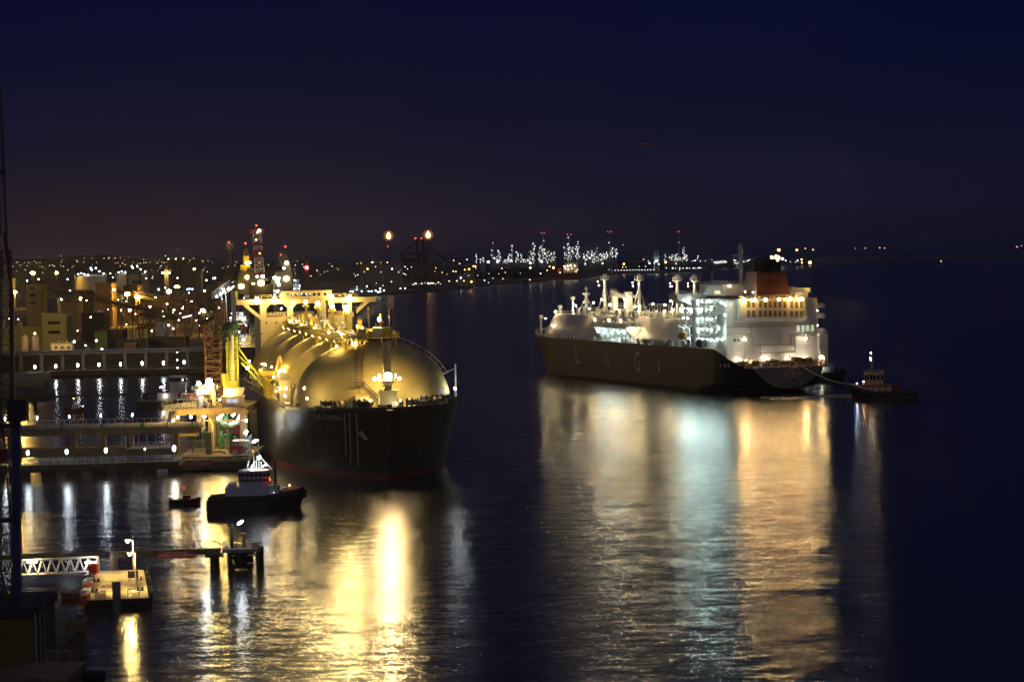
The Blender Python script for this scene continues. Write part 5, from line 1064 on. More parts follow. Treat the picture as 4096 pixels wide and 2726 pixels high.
q.build('monitor_stand', offw, pf); q = MB(); q.prism([(a.x - 1, 5.5, P2(1765, 425, 6).z), (a.x + 3.2, 5.5, P2(1765, 440, 6).z), (a.x + 3.2, 5.5, P2(1765, 432, 6).z), (a.x - 1, 5.5, P2(1765, 407, 6).z)], (0, .6, 0)); q.tube((a.x + .5, 5.4, P2(1765, 455, 6).z), (a.x + .5, 5.4, P2(1765, 428, 6).z), .3); q.build('fire_monitor', red, pf)
rr = random.Random(21)
q = MB()
for k in range(36):
    x = rr.uniform(UX0 + 1, P2(1960, 540).x); hh = rr.uniform(.4, 2.6); q.box((x, rr.uniform(1, 14), uz1 + hh / 2), (rr.uniform(.2, 1.1), rr.uniform(.3, 1), hh), rr.randrange(4)); q.build('pipe_fitting', [offw, yellow, dark, steel], pf); q = MB()
q = MB()
for k in range(44):
    x = rr.uniform(UX0 + 1, UX1 - 2); hh = rr.uniform(.8, 4.5); q.box((x, rr.uniform(6, 30), JZ + hh / 2), (rr.uniform(.2, 1.4), rr.uniform(.3, 1.4), hh), rr.randrange(4)); q.build('process_equipment', [steel, dark, green, white], pf); q = MB()
q = MB(); x0, x1, zb, zt = span(c2(2092, 440), c2(2282, 530), QY + 3); q.box(((x0 + x1) / 2, 6, (uz1 + zt) / 2), (x1 - x0, 6, zt - uz1)); q.box(((x0 + x1) / 2, 5.6, zt + .1), (x1 - x0 + .6, 7, .25)); q.prism([(x0 + .2, 3, zt + .2), (x1 + .2, 3, zt + .2), (x1 + .3, 7, zt + 2.2), (x0 + .3, 7, zt + 2.2)], (0, .2, .15)); cab = q.build('control_cabin', mat('cabin paint', (.50, .42, .36), .6), pf)
for cx_ in ((2138, 2180), (2187, 2240)):
    xa, xb, za, zb2 = span(c2(cx_[0], 455), c2(cx_[1], 492), QY + 3); MB().box(((xa + xb) / 2, 2.97, (za + zb2) / 2), (xb - xa, .08, zb2 - za)).build('window', emit('cabin window', (.72, .82, 1.0), .7), cab)
q = MB(); q.prism([(P2(2300, 545).x, .1, P2(2300, 545).z), (P2(2345, 580).x, -2, P2(2345, 580).z), (P2(2320, 600).x, -2, P2(2320, 600).z), (P2(2290, 570).x, .1, P2(2290, 570).z)], (0, 4, 0)); q.build('fender_panel', mat('tan fender', (.40, .26, .16), .6), pf)
# platform lamps
sodp = emit('platform sodium lamp', (1, .68, .16), 420); whp = emit('platform white lamp', (.92, .97, 1.0), 95); whd = emit('under deck lamp', (.8, 1.0, .85), 260); sodd = emit('gangway sodium lamp', (1, .62, .15), 420)
for lbl, (x, y), d, r, em in (('yellow sodium lamp on a tall post above the platform pipes', (1970, 290), 10, .85, sodp), ('second unlit looking yellow lamp post beside the bright sodium lamp', (2008, 322), 12, .22, sodd), ('bright white lamp behind the white pipe tower', (1872, 310), 14, .62, whp), ('glaring lamp over the control cabin roof', (2163, 385), 5, .8, sodp)):
    p = py(*c2(x, y), QY + d); lampthing('platform_lamp', lbl, 'lamp', 'lamps on the loading platform', p, uz1, r, em, 1, .16, pm=mat('tan post', (.5, .42, .25), .5))
bulb(pf, P2(1900, 395, 5), .42, whp); bulb(pf, P2(1870, 402, 5), .35, whp)
for x, y, d in ((1640, 850, -12), (2060, 860, -10), (1960, 980, -24)): bulb(pf, (P2(x, y, d).x, d, uz0 - .6 if d > -15 else 8.5), .3, sodd) if d > -15 else None
for x, d in ((1680, -3), (1800, -3), (1930, -3), (2080, -4)): bulb(pf, (P2(x, 700, d).x, d, uz0 - .35), .34, sodd)
for x, d in ((2100, 9), (2010, 16), (2210, 10), (1680, 18), (2200, 3)): bulb(pf, (P2(x, 700, d).x, d, uz0 - .5), .28, whd)
for x, z, d in ((2318, 11, -1), (2330, 8, 1)): bulb(pf, (P2(2322, 700, d).x, d, z), .34, whp)
# mooring gear by the dolphin at the platform's right end
md = thing('gangway_dolphin', 'cluttered grey mooring dolphin with red panel at the right end of the platform', 'dolphin', (0, QY - 24, 0))
def P3(x, y, d=0): p = py(*c2(x, y), QY - 24 + d); return Vector((p.x, d, p.z))
x0, x1 = P3(2190, 900).x, P3(2345, 900).x
q = MB(); q.box(((x0 + x1) / 2, 4, JZ - .2), (x1 - x0, 9, .9)); q.box(((x0 + x1) / 2, 4, 1), (x1 - x0 - 3, 7, 4)); q.build('base', concd, md)
q = MB(); q.box((P3(2222, 930).x, -.2, P3(2222, 933).z), (3.2, .2, 2.0)); q.build('panel', red, md)
q = MB()
for z in (JZ + .3, JZ + 2.4, JZ + 4.0): q.rail([(x0, -.2, z), (x1, -.2, z), (x1, 8, z)], 1.2, 1.1, .06, 0, 2); q.box(((x0 + x1) / 2, 4, z), (x1 - x0, 8, .1))
for k in range(8): q.bar((x0 + k * (x1 - x0) / 7, 0, JZ), (x0 + k * (x1 - x0) / 7, 0, JZ + 4), .16)
for k in range(14): q.box((rr.uniform(x0, x1), rr.uniform(0, 7), JZ + rr.uniform(.4, 4.2)), (rr.uniform(.4, 1.5), .8, rr.uniform(.5, 1.4)))
q.build('frame', steel, md)
p = py(*c2(2315, 775), QY - 22); lampthing('dolphin_lamp', 'white lamp on a thin post above the grey mooring dolphin', 'lamp', 'lamps on the mooring dolphin', p, JZ + 4, .38, wl, 1, .09, pm=white)
p = P3(2322, 1198 - 178); 
p = py(*cp(1487, 1055), QY - 25); t = thing('dolphin_lamp', 'slanted bright tube lamp on the grey mooring dolphin', 'lamp', (p.x, p.y, JZ + 4), 0, 'lamps on the mooring dolphin'); q = MB(); q.bar((-1, 0, 0), (-1, 0, p.z - JZ - 4.3), .1); q.build('pole', steel, t); o = bulb(t, (0, 0, p.z - JZ - 4), .3, wl, 'lantern', 2.6); o.rotation_euler = (0, math.radians(62), 0)
# rusty towers and yellow loading arm
for lbl, a, b, Y, w_, n, m_ in (('rusty lattice tower beside the yellow green loading arm', (1942, -235), (2083, 430), 742, 4.0, 12, rust), ('rusty lattice tower standing farther back behind the first one', (2035, -470), (2112, -200), 830, 5.0, 9, rust)):
    x0, x1, zb, zt = span(c2(*a), c2(*b), Y); t = thing('lattice_tower', lbl, 'tower', ((x0 + x1) / 2, Y, 0)); q = MB(); q.lattice((0, 0, max(zb, 3)), (0, 0, zt), x1 - x0, x1 - x0, n, .26)
    for k in range(n): z = zb + (zt - zb) * k / n; q.box((0, 0, z), (x1 - x0, x1 - x0, .12))
    q.build('frame', m_, t); MB().box((0, 0, max(zb, 3) - 1.5), (x1 - x0 + 1, x1 - x0 + 1, 3)).build('footing', concd, t)
LY = 738
x0, x1, zb, zt = span(c1(2140, 1040), c1(2240, 1530), LY); cx_ = (x0 + x1) / 2; wd = x1 - x0
la = thing('cargo_loader', 'yellow green lattice loading arm with a dark top and a hanging white pipe', 'loading arm', (cx_, LY, uz1))
q = MB(); H_ = zt - uz1; q.lattice((-wd / 2 + .5, 0, 0), (-wd / 2 + .5, 0, H_), 1.0, 1.0, 14, .2); q.lattice((wd / 2 - .7, 0, 0), (wd / 2 - .7, 0, H_), 1.4, 1.4, 14, .2)
for k in range(8): z = H_ * k / 8; q.box((0, 0, z), (wd, .35, .4)); 
q.build('frame', ygreen, la)
q = MB(); q.tube((.2, -1.3, H_ * .36), (.2, -1.3, H_ + 2.2), .42, n=10); q.sphere((.2, -1.3, H_ * .36), .6, n=8); q.build('white_arm_pipe', mat('pale arm pipe', (.6, .56, .48), .5), la)
q = MB(); q.box((-.5, -1.8, 4.6), (2.7, .4, 3.0)); o = q.build('counterweight', yellow, la); o.rotation_euler = (0, math.radians(4), 0)
q = MB(); q.tube((wd / 2, .4, H_ - 3), (wd / 2 + 5.5, 1.5, 7), .26, n=8); q.tube((wd / 2 + 1, 0, H_ * .6), (wd / 2 + 7, 1, 4), .24, n=8); q.bar((wd / 2, 0, H_ - 5), (wd / 2 + 3.8, 1, 9), .2); q.tube((-wd / 2 - 1, 0, 8), (-wd / 2, 0, 0), .8, n=8); q.build('outboard_arm', ygreen, la)
q = MB(); rk = random.Random(9)
q.sphere((0, 0, H_ + 1.6), 2.3, n=10, k=6)
for k in range(120): q.box((rk.gauss(0, 1.5), rk.gauss(0, 1.2), H_ + 1.6 + rk.gauss(0, 1.2)), (rk.uniform(.2, 1.1), rk.uniform(.2, .9), rk.uniform(.2, 1.1)), 0, rk.uniform(0, 3))
q.build('top_joint', dgreen, la); bulb(la, (-3.4, -2.4, 1.2), .3, emit('yellow arm lamp', (1, .78, .22), 180)); bulb(la, (2.2, -1.8, H_ + 1.0), .16, wl); bulb(la, (4.2, -2.2, 9.5), .45, emit('yellow arm lamp', (1, .78, .22), 180)); bulb(la, (3.4, -2.6, 17), .3, emit('yellow arm lamp', (1, .78, .22), 180))
ar = thing('cargo_loader', 'rust and yellow loading arm cluster reaching to the black ship side', 'loading arm', (cx_ + 10, LY + 14, uz1)); q = MB()
for k in range(5):
    x = k * 1.7; q.tube((x, k * 1.2, 0), (x, k * 1.2, 7 + k % 3), .5, n=8); q.tube((x, k * 1.2, 7 + k % 3), (x + 1.5, k * 1.2, 12 - k), .4, n=8); q.tube((x + 1.5, k * 1.2, 12 - k), (x + 4, k * 1.2, 4), .35, n=8); q.box((x, k * 1.2, 3), (1.2, 1, 1.6))
q.build('pipe', [mat('ochre arm paint', (.5, .33, .1), .5, var=.4)], ar); bulb(ar, (2, -3, 8), .36, sods)
# ------------------------------------------------------------------ thin catwalk and rear jetty
a, b = pz(*c2(100, 440), 3.8), pz(*c2(1720, 384), 3.8); d = b - a; L_ = math.hypot(d.x, d.y); a2 = math.atan2(d.y, d.x)
cw = thing('catwalk', 'thin dark catwalk on slender posts crossing the water behind the pipeline', 'catwalk', (a.x, a.y, 0), a2)
MB().box((L_ / 2 - 20, 1, 3.4), (L_ + 40, 2, .8)).build('deck', mat('dim brown steel', (.10, .07, .04), .8, var=.3), cw)
q = MB(); q.rail([(-40, .1, 3.8), (L_, .1, 3.8)], 1.1, 4, .03, 0, 1); q.build('railing', dark, cw)
for f in (.14, .78): MB().tube((L_ * f, 1, -1), (L_ * f, 1, 3.2), .9, n=10).build('post', concd, cw)
a, b = pz(*c2(330, 196), 3.4), pz(*c2(1745, 166), 3.4); d = b - a; a = a - d * .12; d = b - a; L_ = math.hypot(d.x, d.y); a2 = math.atan2(d.y, d.x)
rj = thing('rear_jetty', 'long rear jetty with a row of white lamps reflected in dark water', 'jetty', (a.x, a.y, 0), a2)
MB().box((L_ / 2 + 8, 3, 2.3), (L_ + 16, 6, 2.2)).build('deck', conc, rj)
q = MB(); q.rail([(L_ * .15, .2, 3.4), (L_, .2, 3.4)], 1.6, 3.2, .07, 0, 2); q.build('railing', steel, rj)
q = MB(); q.box((L_ / 2 + 6, 12, 11.2), (L_ + 30, 5, 1.2)); q.build('pipe_rack_beam', conc, rj)
for k in range(4): MB().tube((-10, 10.5 + k * 1.1, 12.2), (L_ + 24, 10.5 + k * 1.1, 12.2), .35, n=6).build('pipe', offw if k == 0 else steel, rj)
q = MB(); q.rail([(-8, 9.6, 11.8), (L_ + 20, 9.6, 11.8)], 1.4, 4, .06); q.build('rack_railing', steel, rj)
for k in range(9): MB().box((L_ * k / 8, 12, 5.3), (1.4, 3, 10.6)).build('column', conc, rj); MB().box((L_ * k / 8, 3, .2), (2.6, 4, 3)).build('pier', concd, rj)
rlp = emit('rear jetty lamp', (.86, .94, 1.0), 50)
q = MB(); q.box((L_ / 2 + 6, 18, 5), (L_ + 60, 2, 13)); q.box((L_ / 2 + 6, 17.5, 11.7), (L_ + 60, 3.4, .5)); q.build('retaining_wall', mat('dark brown quay wall', (.10, .065, .03), .85, var=.4, scale=.1), rj)
for i, (x, y) in enumerate(((328, 155), (525, 147), (733, 140), (933, 133), (1135, 130), (1340, 122), (1540, 117), (1735, 110))):
    p = pz(*c2(x, y), 6.6); t = (p.x - a.x) / d.x; p = py(*c2(x, y), a.y + d.y * t + .6)
    lampthing('rear_jetty_lamp', 'white lamp on the rear jetty, %s of eight from the left' % ORD[i], 'lamp', 'white lamps along the rear jetty', p, 3.4, .5, rlp, 1.9, .1)
# ------------------------------------------------------------------ near dolphin with its footbridge
a, b = pz(*c3(-60, 470), 3.7), pz(*c3(1890, 408), 3.7); d = b - a; L_ = math.hypot(d.x, d.y); a2 = math.atan2(d.y, d.x)
fb = thing('footbridge', 'dim olive footbridge beam carrying a red warning sign to the mooring dolphin', 'footbridge', (a.x, a.y, 0), a2)
q = MB(); q.box((L_ / 2, .9, 3.2), (L_, 1.8, .9)); q.build('beam', mat('olive bridge paint', (.085, .08, .05), .6, var=.3), fb); q = MB(); q.rail([(0, .1, 3.65), (L_, .1, 3.65)], 1.1, 2.2, .03, 0, 2); q.build('railing', dark, fb)
q = MB(); s = L_ * .972; q.tube((s, .9, -1), (s, .9, 2.2), .85, n=12); q.box((s, .9, 2.45), (3.2, 2.2, .6)); q.build('pier', concd, fb)
pc = pz(*c3(1515, 465), 3.0); sign('red NAVIGATION ET PECHE INTERDITES sign on the dim footbridge beam', *c3(1358, 430), *c3(1672, 496), pc.y - .5, LN[:2] + [('DANGER  ACCES INTERDIT', .06, .14, .6)], sgm)
dp = pz(*c3(2060, 600), 0); DY = dp.y
dn = thing('mooring_dolphin', 'dark steel mooring dolphin on four legs with fenders in front of the tug', 'dolphin', (0, DY, 0))
def P5(x, y, d=0): p = py(*c3(x, y), DY + d); return Vector((p.x, d, p.z))
x0, x1 = P5(1905, 420).x, P5(2225, 420).x; zt = P5(2060, 412).z
q = MB(); q.box(((x0 + x1) / 2, 3, zt - .3), (x1 - x0, 7, .6)); q.build('deck', greyd, dn)
for x, dd in ((1968, 0), (2213, 0), (2110, 5), (1968, 6), (2213, 6)): MB().tube((P5(x, 500).x, dd, -1.5), (P5(x, 500).x, dd, zt - .3), .38, n=10).build('leg', dark, dn)
q = MB(); q.tube((P5(2062, 500).x, 2, .3), (P5(2062, 500).x, 2, zt - .3), 1.9, n=18); q.build('fender_drum', black, dn)
q = MB()
for y in (470, 540): z = P5(2000, y).z; q.bar((P5(1968, y).x, -.1, z), (P5(2010, y).x, .5, z), .25); q.bar((P5(2120, y).x, .5, z), (P5(2213, y).x, -.1, z), .25)
q.bar((P5(1968, 500).x, 0, P5(1968, 470).z), (P5(2010, 540).x, 0, P5(2010, 540).z), .2); q.build('brace', steel, dn)
q = MB(); q.rail([(x0, 6, zt), (x0, -.4, zt), (P5(1955, 400).x, -.4, zt)], 1.2, .9, .05, 0, 3); q.rail([(P5(2030, 400).x, -.4, zt), (P5(2120, 400).x, -.4, zt), (x1, -.4, zt), (x1, 6, zt)], 1.1, 1, .05, 0, 2); q.build('railing', steel, dn)
q = MB(); X = P5(1980, 300).x; q.tube((X, 1, zt), (X, 1, P5(1980, 205).z), .3, .22, n=8); q.bar((X, 1, P5(1980, 210).z), (P5(1790, 232).x, 1, P5(1790, 232).z), .08); q.bar((X, 1, P5(1980, 330).z), (P5(1955, 380).x, 1, P5(1955, 380).z), .1); q.build('mast', dark, dn)
q = MB(); xq = P5(2085, 350).x; q.tube((xq, 1.5, zt), (xq, 1.5, zt + 1.2), .35, n=10); q.tube((xq, 1.5, zt + 1.2), (xq - .2, 1.3, zt + 2.2), .2); q.box((xq - .1, 1.3, zt + 2.3), (.9, .6, .5)); q.tube((xq + 1.6, 2, zt), (xq + 1.6, 2, zt + .9), .3, n=10); q.tube((P5(2010, 400).x, 2, zt), (P5(2010, 400).x, 2, zt + .8), .45, n=12); q.box((P5(2130, 390).x + 1, 1, zt + .5), (1, 1, 1)); q.build('mooring_hook', mat('tan hook paint', (.42, .22, .14), .5), dn)
tl = emit('tube lamp', (.84, .93, 1.0), 95)
for lbl, (x, y), tilt in (('bright upright tube lamp at the bridge end beside the near dolphin', (1756, 280), 8), ('bright slanted tube lamp on an arm over the near dolphin', (2059, 187), 55)):
    p = py(*c3(x, y), DY + 1); t = thing('tube_lamp', lbl, 'lamp', (p.x, p.y, 3.65 if tilt < 20 else zt), 0, 'tube lamps at the near dolphin'); zl = p.z - t.location.z
    q = MB(); q.bar((0, .15, 0), (0, .15, zl - .6), .07) if tilt < 20 else q.bar((X - p.x, .2, P5(1980, 230).z - zt), (-.3, .15, zl - .3), .07); q.build('arm', steel, t); o = bulb(t, (0, 0, zl), .2, tl, 'lantern', 3.4); o.rotation_euler = (0, math.radians(tilt), 0)
# ------------------------------------------------------------------ pontoon, gangway and their gear
BLp, BRp, TRp, TLp = [pz(*c3(x, y), 1.7) for x, y in ((735, 855), (1275, 832), (1232, 592), (788, 600))]
pn = thing('pontoon', 'floating pontoon with sodium lit deck beside the gangway', 'pontoon', (0, 0, 0))
q = MB(); q.prism([BLp, BRp, TRp, TLp], (0, 0, -2.2)); q.build('hull', mat('pontoon side', (.06, .05, .04), .8, var=.4), pn)
q = MB(); q.face([p + Vector((0, 0, .02)) for p in (BLp, BRp, TRp, TLp)]); q.build('deck', mat('worn pontoon deck', (.44, .36, .22), .8, var=.3, scale=.45), pn)
def PD(f, g, z=0): a = BLp.lerp(BRp, f); b = TLp.lerp(TRp, f); p = a.lerp(b, g); return Vector((p.x, p.y, 1.72 + z))
for lbl, (f0, f1, g) in (('low steel hoop rail on the left front of the pontoon', (.15, .31, .02)), ('low steel hoop rail on the right front of the pontoon', (.67, .85, .03))):
    t = thing('hoop_rail', lbl, 'railing', PD(f0, g)); a, b = Vector(), PD(f1, g) - PD(f0, g); q = MB(); q.path([a, a + Vector((0, 0, 1.3)), b + Vector((0, 0, 1.3)), b], .06); q.bar(a + Vector((0, 0, .7)), b + Vector((0, 0, .7)), .05); q.path([a, a + Vector((0, 3, 0)), a + Vector((0, 3, .9)), a + Vector((0, 0, .9))], .04); q.build('rail', steel, t)
for k, m_ in enumerate((orange, white, orange, white, dark)):
    q = MB(); p = PD(-.02, .04 + k * .17); q.box((0, 0, .1), (1.1, 4.2, 1.3)); q.box((0, -2.2, -.3), (1.0, .3, 1.1)); o = q.build('fender_block', m_, None); o.location = p; tag(o, '%s fender block on the pontoon left edge, %s from the front' % (['orange', 'white', 'orange', 'white', 'dark'][k], ORD[k]), 'fender', 'fender blocks along the pontoon')
q = MB(); q.box((0, 0, .9), (1.3, 2.6, 1.5)); q.lathe((0, 0, 1.6), [(.6, 0), (.5, .25), (.1, .35)], n=10); o = q.build('life_raft_box', red); o.location = PD(.05, .86); tag(o, 'red life raft box at the back left corner of the pontoon', 'box')
for k in range(6):
    q = MB(); p = PD(1.015, .08 + k * .17); rr_ = .75
    for j in range(10): a, b = j * math.pi / 5, (j + 1) * math.pi / 5; q.tube((0, rr_ * math.cos(a), rr_ * math.sin(a)), (0, rr_ * math.cos(b), rr_ * math.sin(b)), .28, n=6)
    o = q.build('tyre_fender', black); o.location = p + Vector((.3, 0, -.2)); tag(o, 'black tyre fender on the pontoon right edge, %s from the front' % ORD[k], 'tyre', 'tyres along the pontoon')
for lbl, (x0, yt, yb, rr_), Y in (('grey steel pile through the pontoon front edge', (995, 695, 960, 36), BLp.y - .9), ('pale steel pile at the back edge of the pontoon', (972, 440, 700, 32), TLp.y + 1.6)):
    a = py(*c3(x0, yt), Y); t = MB(); t.tube((0, 0, -2), (0, 0, a.z), rr_ * .11672 * Y / F, n=20); t.tube((0, 0, a.z), (0, 0, a.z + .06), rr_ * .11672 * Y / F * .9, n=20); o = t.build('steel_pile', mat('pile steel', (.24, .22, .20), .6, var=.4, scale=.6), smooth=False); o.location = (a.x, Y, 0); tag(o, lbl, 'pile')
for k, (f, g) in enumerate(((.12, .25), (.88, .25), (.12, .6), (.88, .62))):
    q = MB(); q.tube((-.35, 0, 0), (-.35, 0, .55), .16, n=8); q.tube((.35, 0, 0), (.35, 0, .55), .16, n=8); q.box((0, 0, .05), (1.1, .5, .1)); o = q.build('bollard', dark); o.location = PD(f, g); tag(o, 'dark twin bollard at the %s of the pontoon deck' % ['front left', 'front right', 'back left', 'back right'][k], 'bollard', 'bollards on the pontoon')
q = MB()
for k in range(3):
    for j in range(12): a, b = j * math.pi / 6, (j + 1) * math.pi / 6; r_ = .75 - k * .12; q.tube((r_ * math.cos(a), r_ * math.sin(a), .08 + k * .12), (r_ * math.cos(b), r_ * math.sin(b), .08 + k * .12), .09, n=5)
o = q.build('rope_coil', mat('pale rope', (.62, .50, .30), .8, var=.2)); o.location = PD(.3, .4); tag(o, 'coil of pale rope lying on the pontoon deck', 'rope')
psod = emit('pontoon lamp', (1, .66, .22), 1900)
for lbl, (xt, yt), (xb, yb) in (('taller pale lamp post at the back of the pontoon', (1138, 340), (1145, 640)), ('shorter pale lamp post near the front of the pontoon', (1159, 450), (1165, 768))):
    b = pz(*c3(xb, yb), 1.72); tp_ = py(*c3(xt, yt), b.y); t = thing('pontoon_lamp', lbl, 'lamp', b, 0, 'lamp posts on the pontoon'); h_ = tp_.z - 1.72
    q = MB(); q.tube((0, 0, 0), (0, 0, h_), .13, .08, n=8); q.bar((0, 0, h_), (-.9, -.3, h_ + .15), .1); q.box((-.8, -.3, h_ + .2), (.9, .4, .16)); q.build('pole', mat('pale post paint', (.62, .54, .42), .5), t); flood(t, (-.8, -.3, h_ + .05), (0.05, .05, -1), .36, psod); bulb(t, (-.8, -.3, h_ - .18), .1, psod)
p = pz(*c3(1140, 700), 1.72); t = thing('notice_board', 'small dark notice board beside the pontoon lamp post', 'sign', p); q = MB(); q.box((0, 0, 1.3), (1.6, .12, 1.1)); q.build('board', dark, t); q = MB(); q.bar((-.6, 0, 0), (-.6, 0, 1), .1); q.bar((.6, 0, 0), (.6, 0, 1), .1); q.build('leg', steel, t)
a, b = pz(*c3(-120, 655), 2.0), pz(*c3(850, 615), 1.9); gd = b - a; L_ = math.hypot(gd.x, gd.y); gw = thing('gangway', 'white truss gangway leading down to the pontoon', 'gangway', (a.x, a.y, 0), math.atan2(gd.y, gd.x))
q = MB(); hT = 2.35
for y in (0, 2.0):
    q.bar((0, y, 2.0), (L_, y, 2.0), .2); q.bar((0, y, 2.0 + hT), (L_, y, 2.0 + hT), .16); n = 12
    for k in range(n):
        xa, xb = L_ * k / n, L_ * (k + 1) / n; xm = (xa + xb) / 2; q.bar((xa, y, 2 + hT), (xm, y, 2.0), .14); q.bar((xm, y, 2.0), (xb, y, 2 + hT), .14)
    q.bar((L_, y, 2), (L_, y, 2 + hT), .18)
for k in range(13): q.bar((L_ * k / 12, 0, 2 + hT), (L_ * k / 12, 2, 2 + hT), .09)
q.build('truss', white, gw); MB().box((L_ / 2, 1, 2.05), (L_, 1.8, .12)).build('deck', mat('gangway deck', (.34, .24, .18), .8, var=.3), gw)
for cx_, cy_, em in ((278, 545, emit('gangway lamp', (1, .86, .5), 260)), (775, 560, emit('gangway white lamp', (.9, .92, 1), 130))):
    p = pz(*c3(cx_, cy_), 4.0); l = gw.matrix_world.inverted() @ p if False else None; s = L_ * (cx_ + 120) / 970; q = MB(); q.box((s, .5, 4.05 if cx_ < 400 else 3.6), (1.6, .22, .14), 1); q.box((s, .5, 4.2 if cx_ < 400 else 3.75), (1.7, .3, .12), 0); q.build('lamp', [steel, em], gw)
# ------------------------------------------------------------------ near crane on its house, and quay furniture
KY = 338
def P6(u, v, d=0): p = py(u, v, KY + d); return Vector((p.x, d, p.z))
ch_ = thing('crane_house', 'dark olive machinery house at the foot of the near crane', 'building', (0, KY, 0))
x1 = P6(33.5, 640, -8).x; zt = P6(20, 617, -8).z
q = MB(); q.box((x1 - 5, 0, (zt + 4) / 2), (10, 16, zt - 4)); q.build('wall', mat('olive cladding', (.13, .11, .03), .7, var=.3, scale=.4), ch_)
q = MB(); q.box((x1 - 4.9, 0, zt + .6), (10.4, 16.6, 1.2)); q.build('roof', mat('dark roof', (.02, .02, .03), .7), ch_)
q = MB(); q.prism([(x1 + .6, -8.2, zt + .8), (x1 + .6, -2, zt + .8), (x1 + .6, -2, P6(35, 593, -2).z), (x1 + .6, -5.5, P6(35, 600, -6).z)], (-1.0, 0, 0)); q.build('parapet_fin', dark, ch_)
q = MB()
for dy in (-8.3, -5, -2): q.bar((x1 + .35, dy, 4), (x1 + .35, dy, zt + .6), .12)
q.build('conduit', steel, ch_)
cr_ = thing('harbour_crane', 'dark blue and red harbour crane tower at the left edge of the view', 'crane', (0, KY, 0))
q = MB(); a, b = P6(16.8, 600), P6(16.6, 403); q.bar((a.x, 0, zt + 1), (b.x, 0, b.z), .95); q.build('leg', blue, cr_)
q = MB(); c, d = P6(12.5, 405), P6(11.5, 290); q.bar((c.x, 0, c.z - 1), (d.x, 0, d.z), .5); e = P6(4.5, 233); q.bar(d, e, .35); q.build('upper_leg', mat('dark red purple paint', (.11, .02, .035), .5), cr_)
q = MB(); a, b = P6(5, 600), P6(4.5, 250); q.lattice((a.x, 1, zt + 1), (b.x, 1, b.z), 1.5, 1.1, 26, .07); q.lattice((a.x - 3.4, 1, zt + 1), (b.x - 2, 1, b.z), 1.2, 1.0, 26, .07)
q.build('lattice_mast', dark, cr_)
q = MB()
for v in (425, 519, 603): q = MB(); p = P6(10, v); q.box((p.x - 1, 0, p.z), (3.6, 2.6, .5)); q.rail([(p.x + .8, -1.3, p.z), (p.x - 3, -1.3, p.z)], 1.2, .6, .04, 0, 3); q.build('platform', mat('near black crane paint', (.02, .02, .035), .6), cr_)
q = MB()
p = P6(18, 410); q.box((p.x, 0, p.z), (2.4, 1.6, 2.6)); q.build('platform', mat('near black crane paint', (.02, .02, .035), .6), cr_)
q = MB()
for k in range(20): a, b = P6(20.5, 425 + k * 9), P6(21, 425 + k * 9); q.bar((a.x, -.5, a.z), (b.x + .3, -.5, b.z), .04)
q.bar(P6(20.6, 425, -.5), P6(20.8, 600, -.5), .05); q.bar(P6(21.6, 425, -.5), P6(21.8, 600, -.5), .05); q.build('ladder', dark, cr_)
q = MB(); a, b = P6(1, 410), P6(10, 520); q.bar((a.x, .5, a.z), (b.x, .5, b.z), .25); a, b = P6(-2, 560), P6(9, 604); q.bar((a.x, .5, a.z), (b.x, .5, b.z), .25); q.box((P6(3, 455).x, -.8, P6(3, 455).z), (1.6, 1, 1.8)); q.build('brace', mat('crane red', (.16, .02, .03), .5), cr_)
q = MB(); a, b = P6(3.5, 236), P6(-3, 60); q.lattice(a, b, .8, .5, 26, .05); q.bar(P6(11, 300), P6(0.5, 105), .05); q.bar(P6(12.5, 330), P6(2, 150), .05); q.box(P6(2.2, 172), (.9, .6, .6)); q.build('jib', dark, cr_)
qr = thing('quay_railing', 'grey three bar railing along the back of the near quay', 'railing', (0, 0, qz)); a, b = pz(*c3(375, 985), qz), pz(*c3(665, 1058), qz); q = MB(); q.rail([Vector((a.x, a.y, 0)), Vector((b.x, b.y, 0))], 1.3, 1.6, .05, 0, 3); q.build('rail', steel, qr)
p = pz(*c3(655, 1110), qz); q = MB(); q.box((0, 0, .6), (2.6, 5, 1.2)); q.tube((.3, 0, 1.2), (.3, 0, 1.9), .28, n=10); o = q.build('mooring_block', conc); o.location = (p.x, p.y + 1, qz); tag(o, 'square concrete mooring block at the back corner of the near quay', 'block')
for lbl, xa, xb in (('left one of two tall ladder hoops on the near quay', 402, 490), ('right one of two tall ladder hoops on the near quay', 512, 603)):
    a, b = pz(*c3(xa, 1422), qz), pz(*c3(xb, 1422), qz); t = thing('ladder_hoop', lbl, 'handrail', (a.x, a.y, qz), 0, 'ladder hoops on the near quay'); q = MB(); w_ = b.x - a.x; q.path([(0, 0, 0), (0, 0, 1.75), (.1, 0, 1.9), (w_ - .1, 0, 1.9), (w_, 0, 1.75), (w_, 0, 0)], .05, n=6); q.build('rail', mat('tan rail', (.42, .33, .2), .5), t)
a, b = pz(*c3(240, 1425), qz), pz(*c3(742, 1425), qz); q = MB(); q.box(((b.x - a.x) / 2, -7, .35), (b.x - a.x, 14, .7)); o = q.build('fender_slab', conc); o.location = (a.x, a.y - .6, qz); tag(o, 'pale concrete slab in front of the ladder hoops at the photo bottom', 'slab')
p = pz(*c3(800, 1530), .8); q = MB()
for k in range(7): q.tube((k * .35 - 1, 0, 0), (k * .35 - 1.2, 1.4, .5), .45, n=8)
o = q.build('fender_cluster', black); o.location = p; tag(o, 'dark rubber fender cluster in the water at the near quay foot', 'fender')
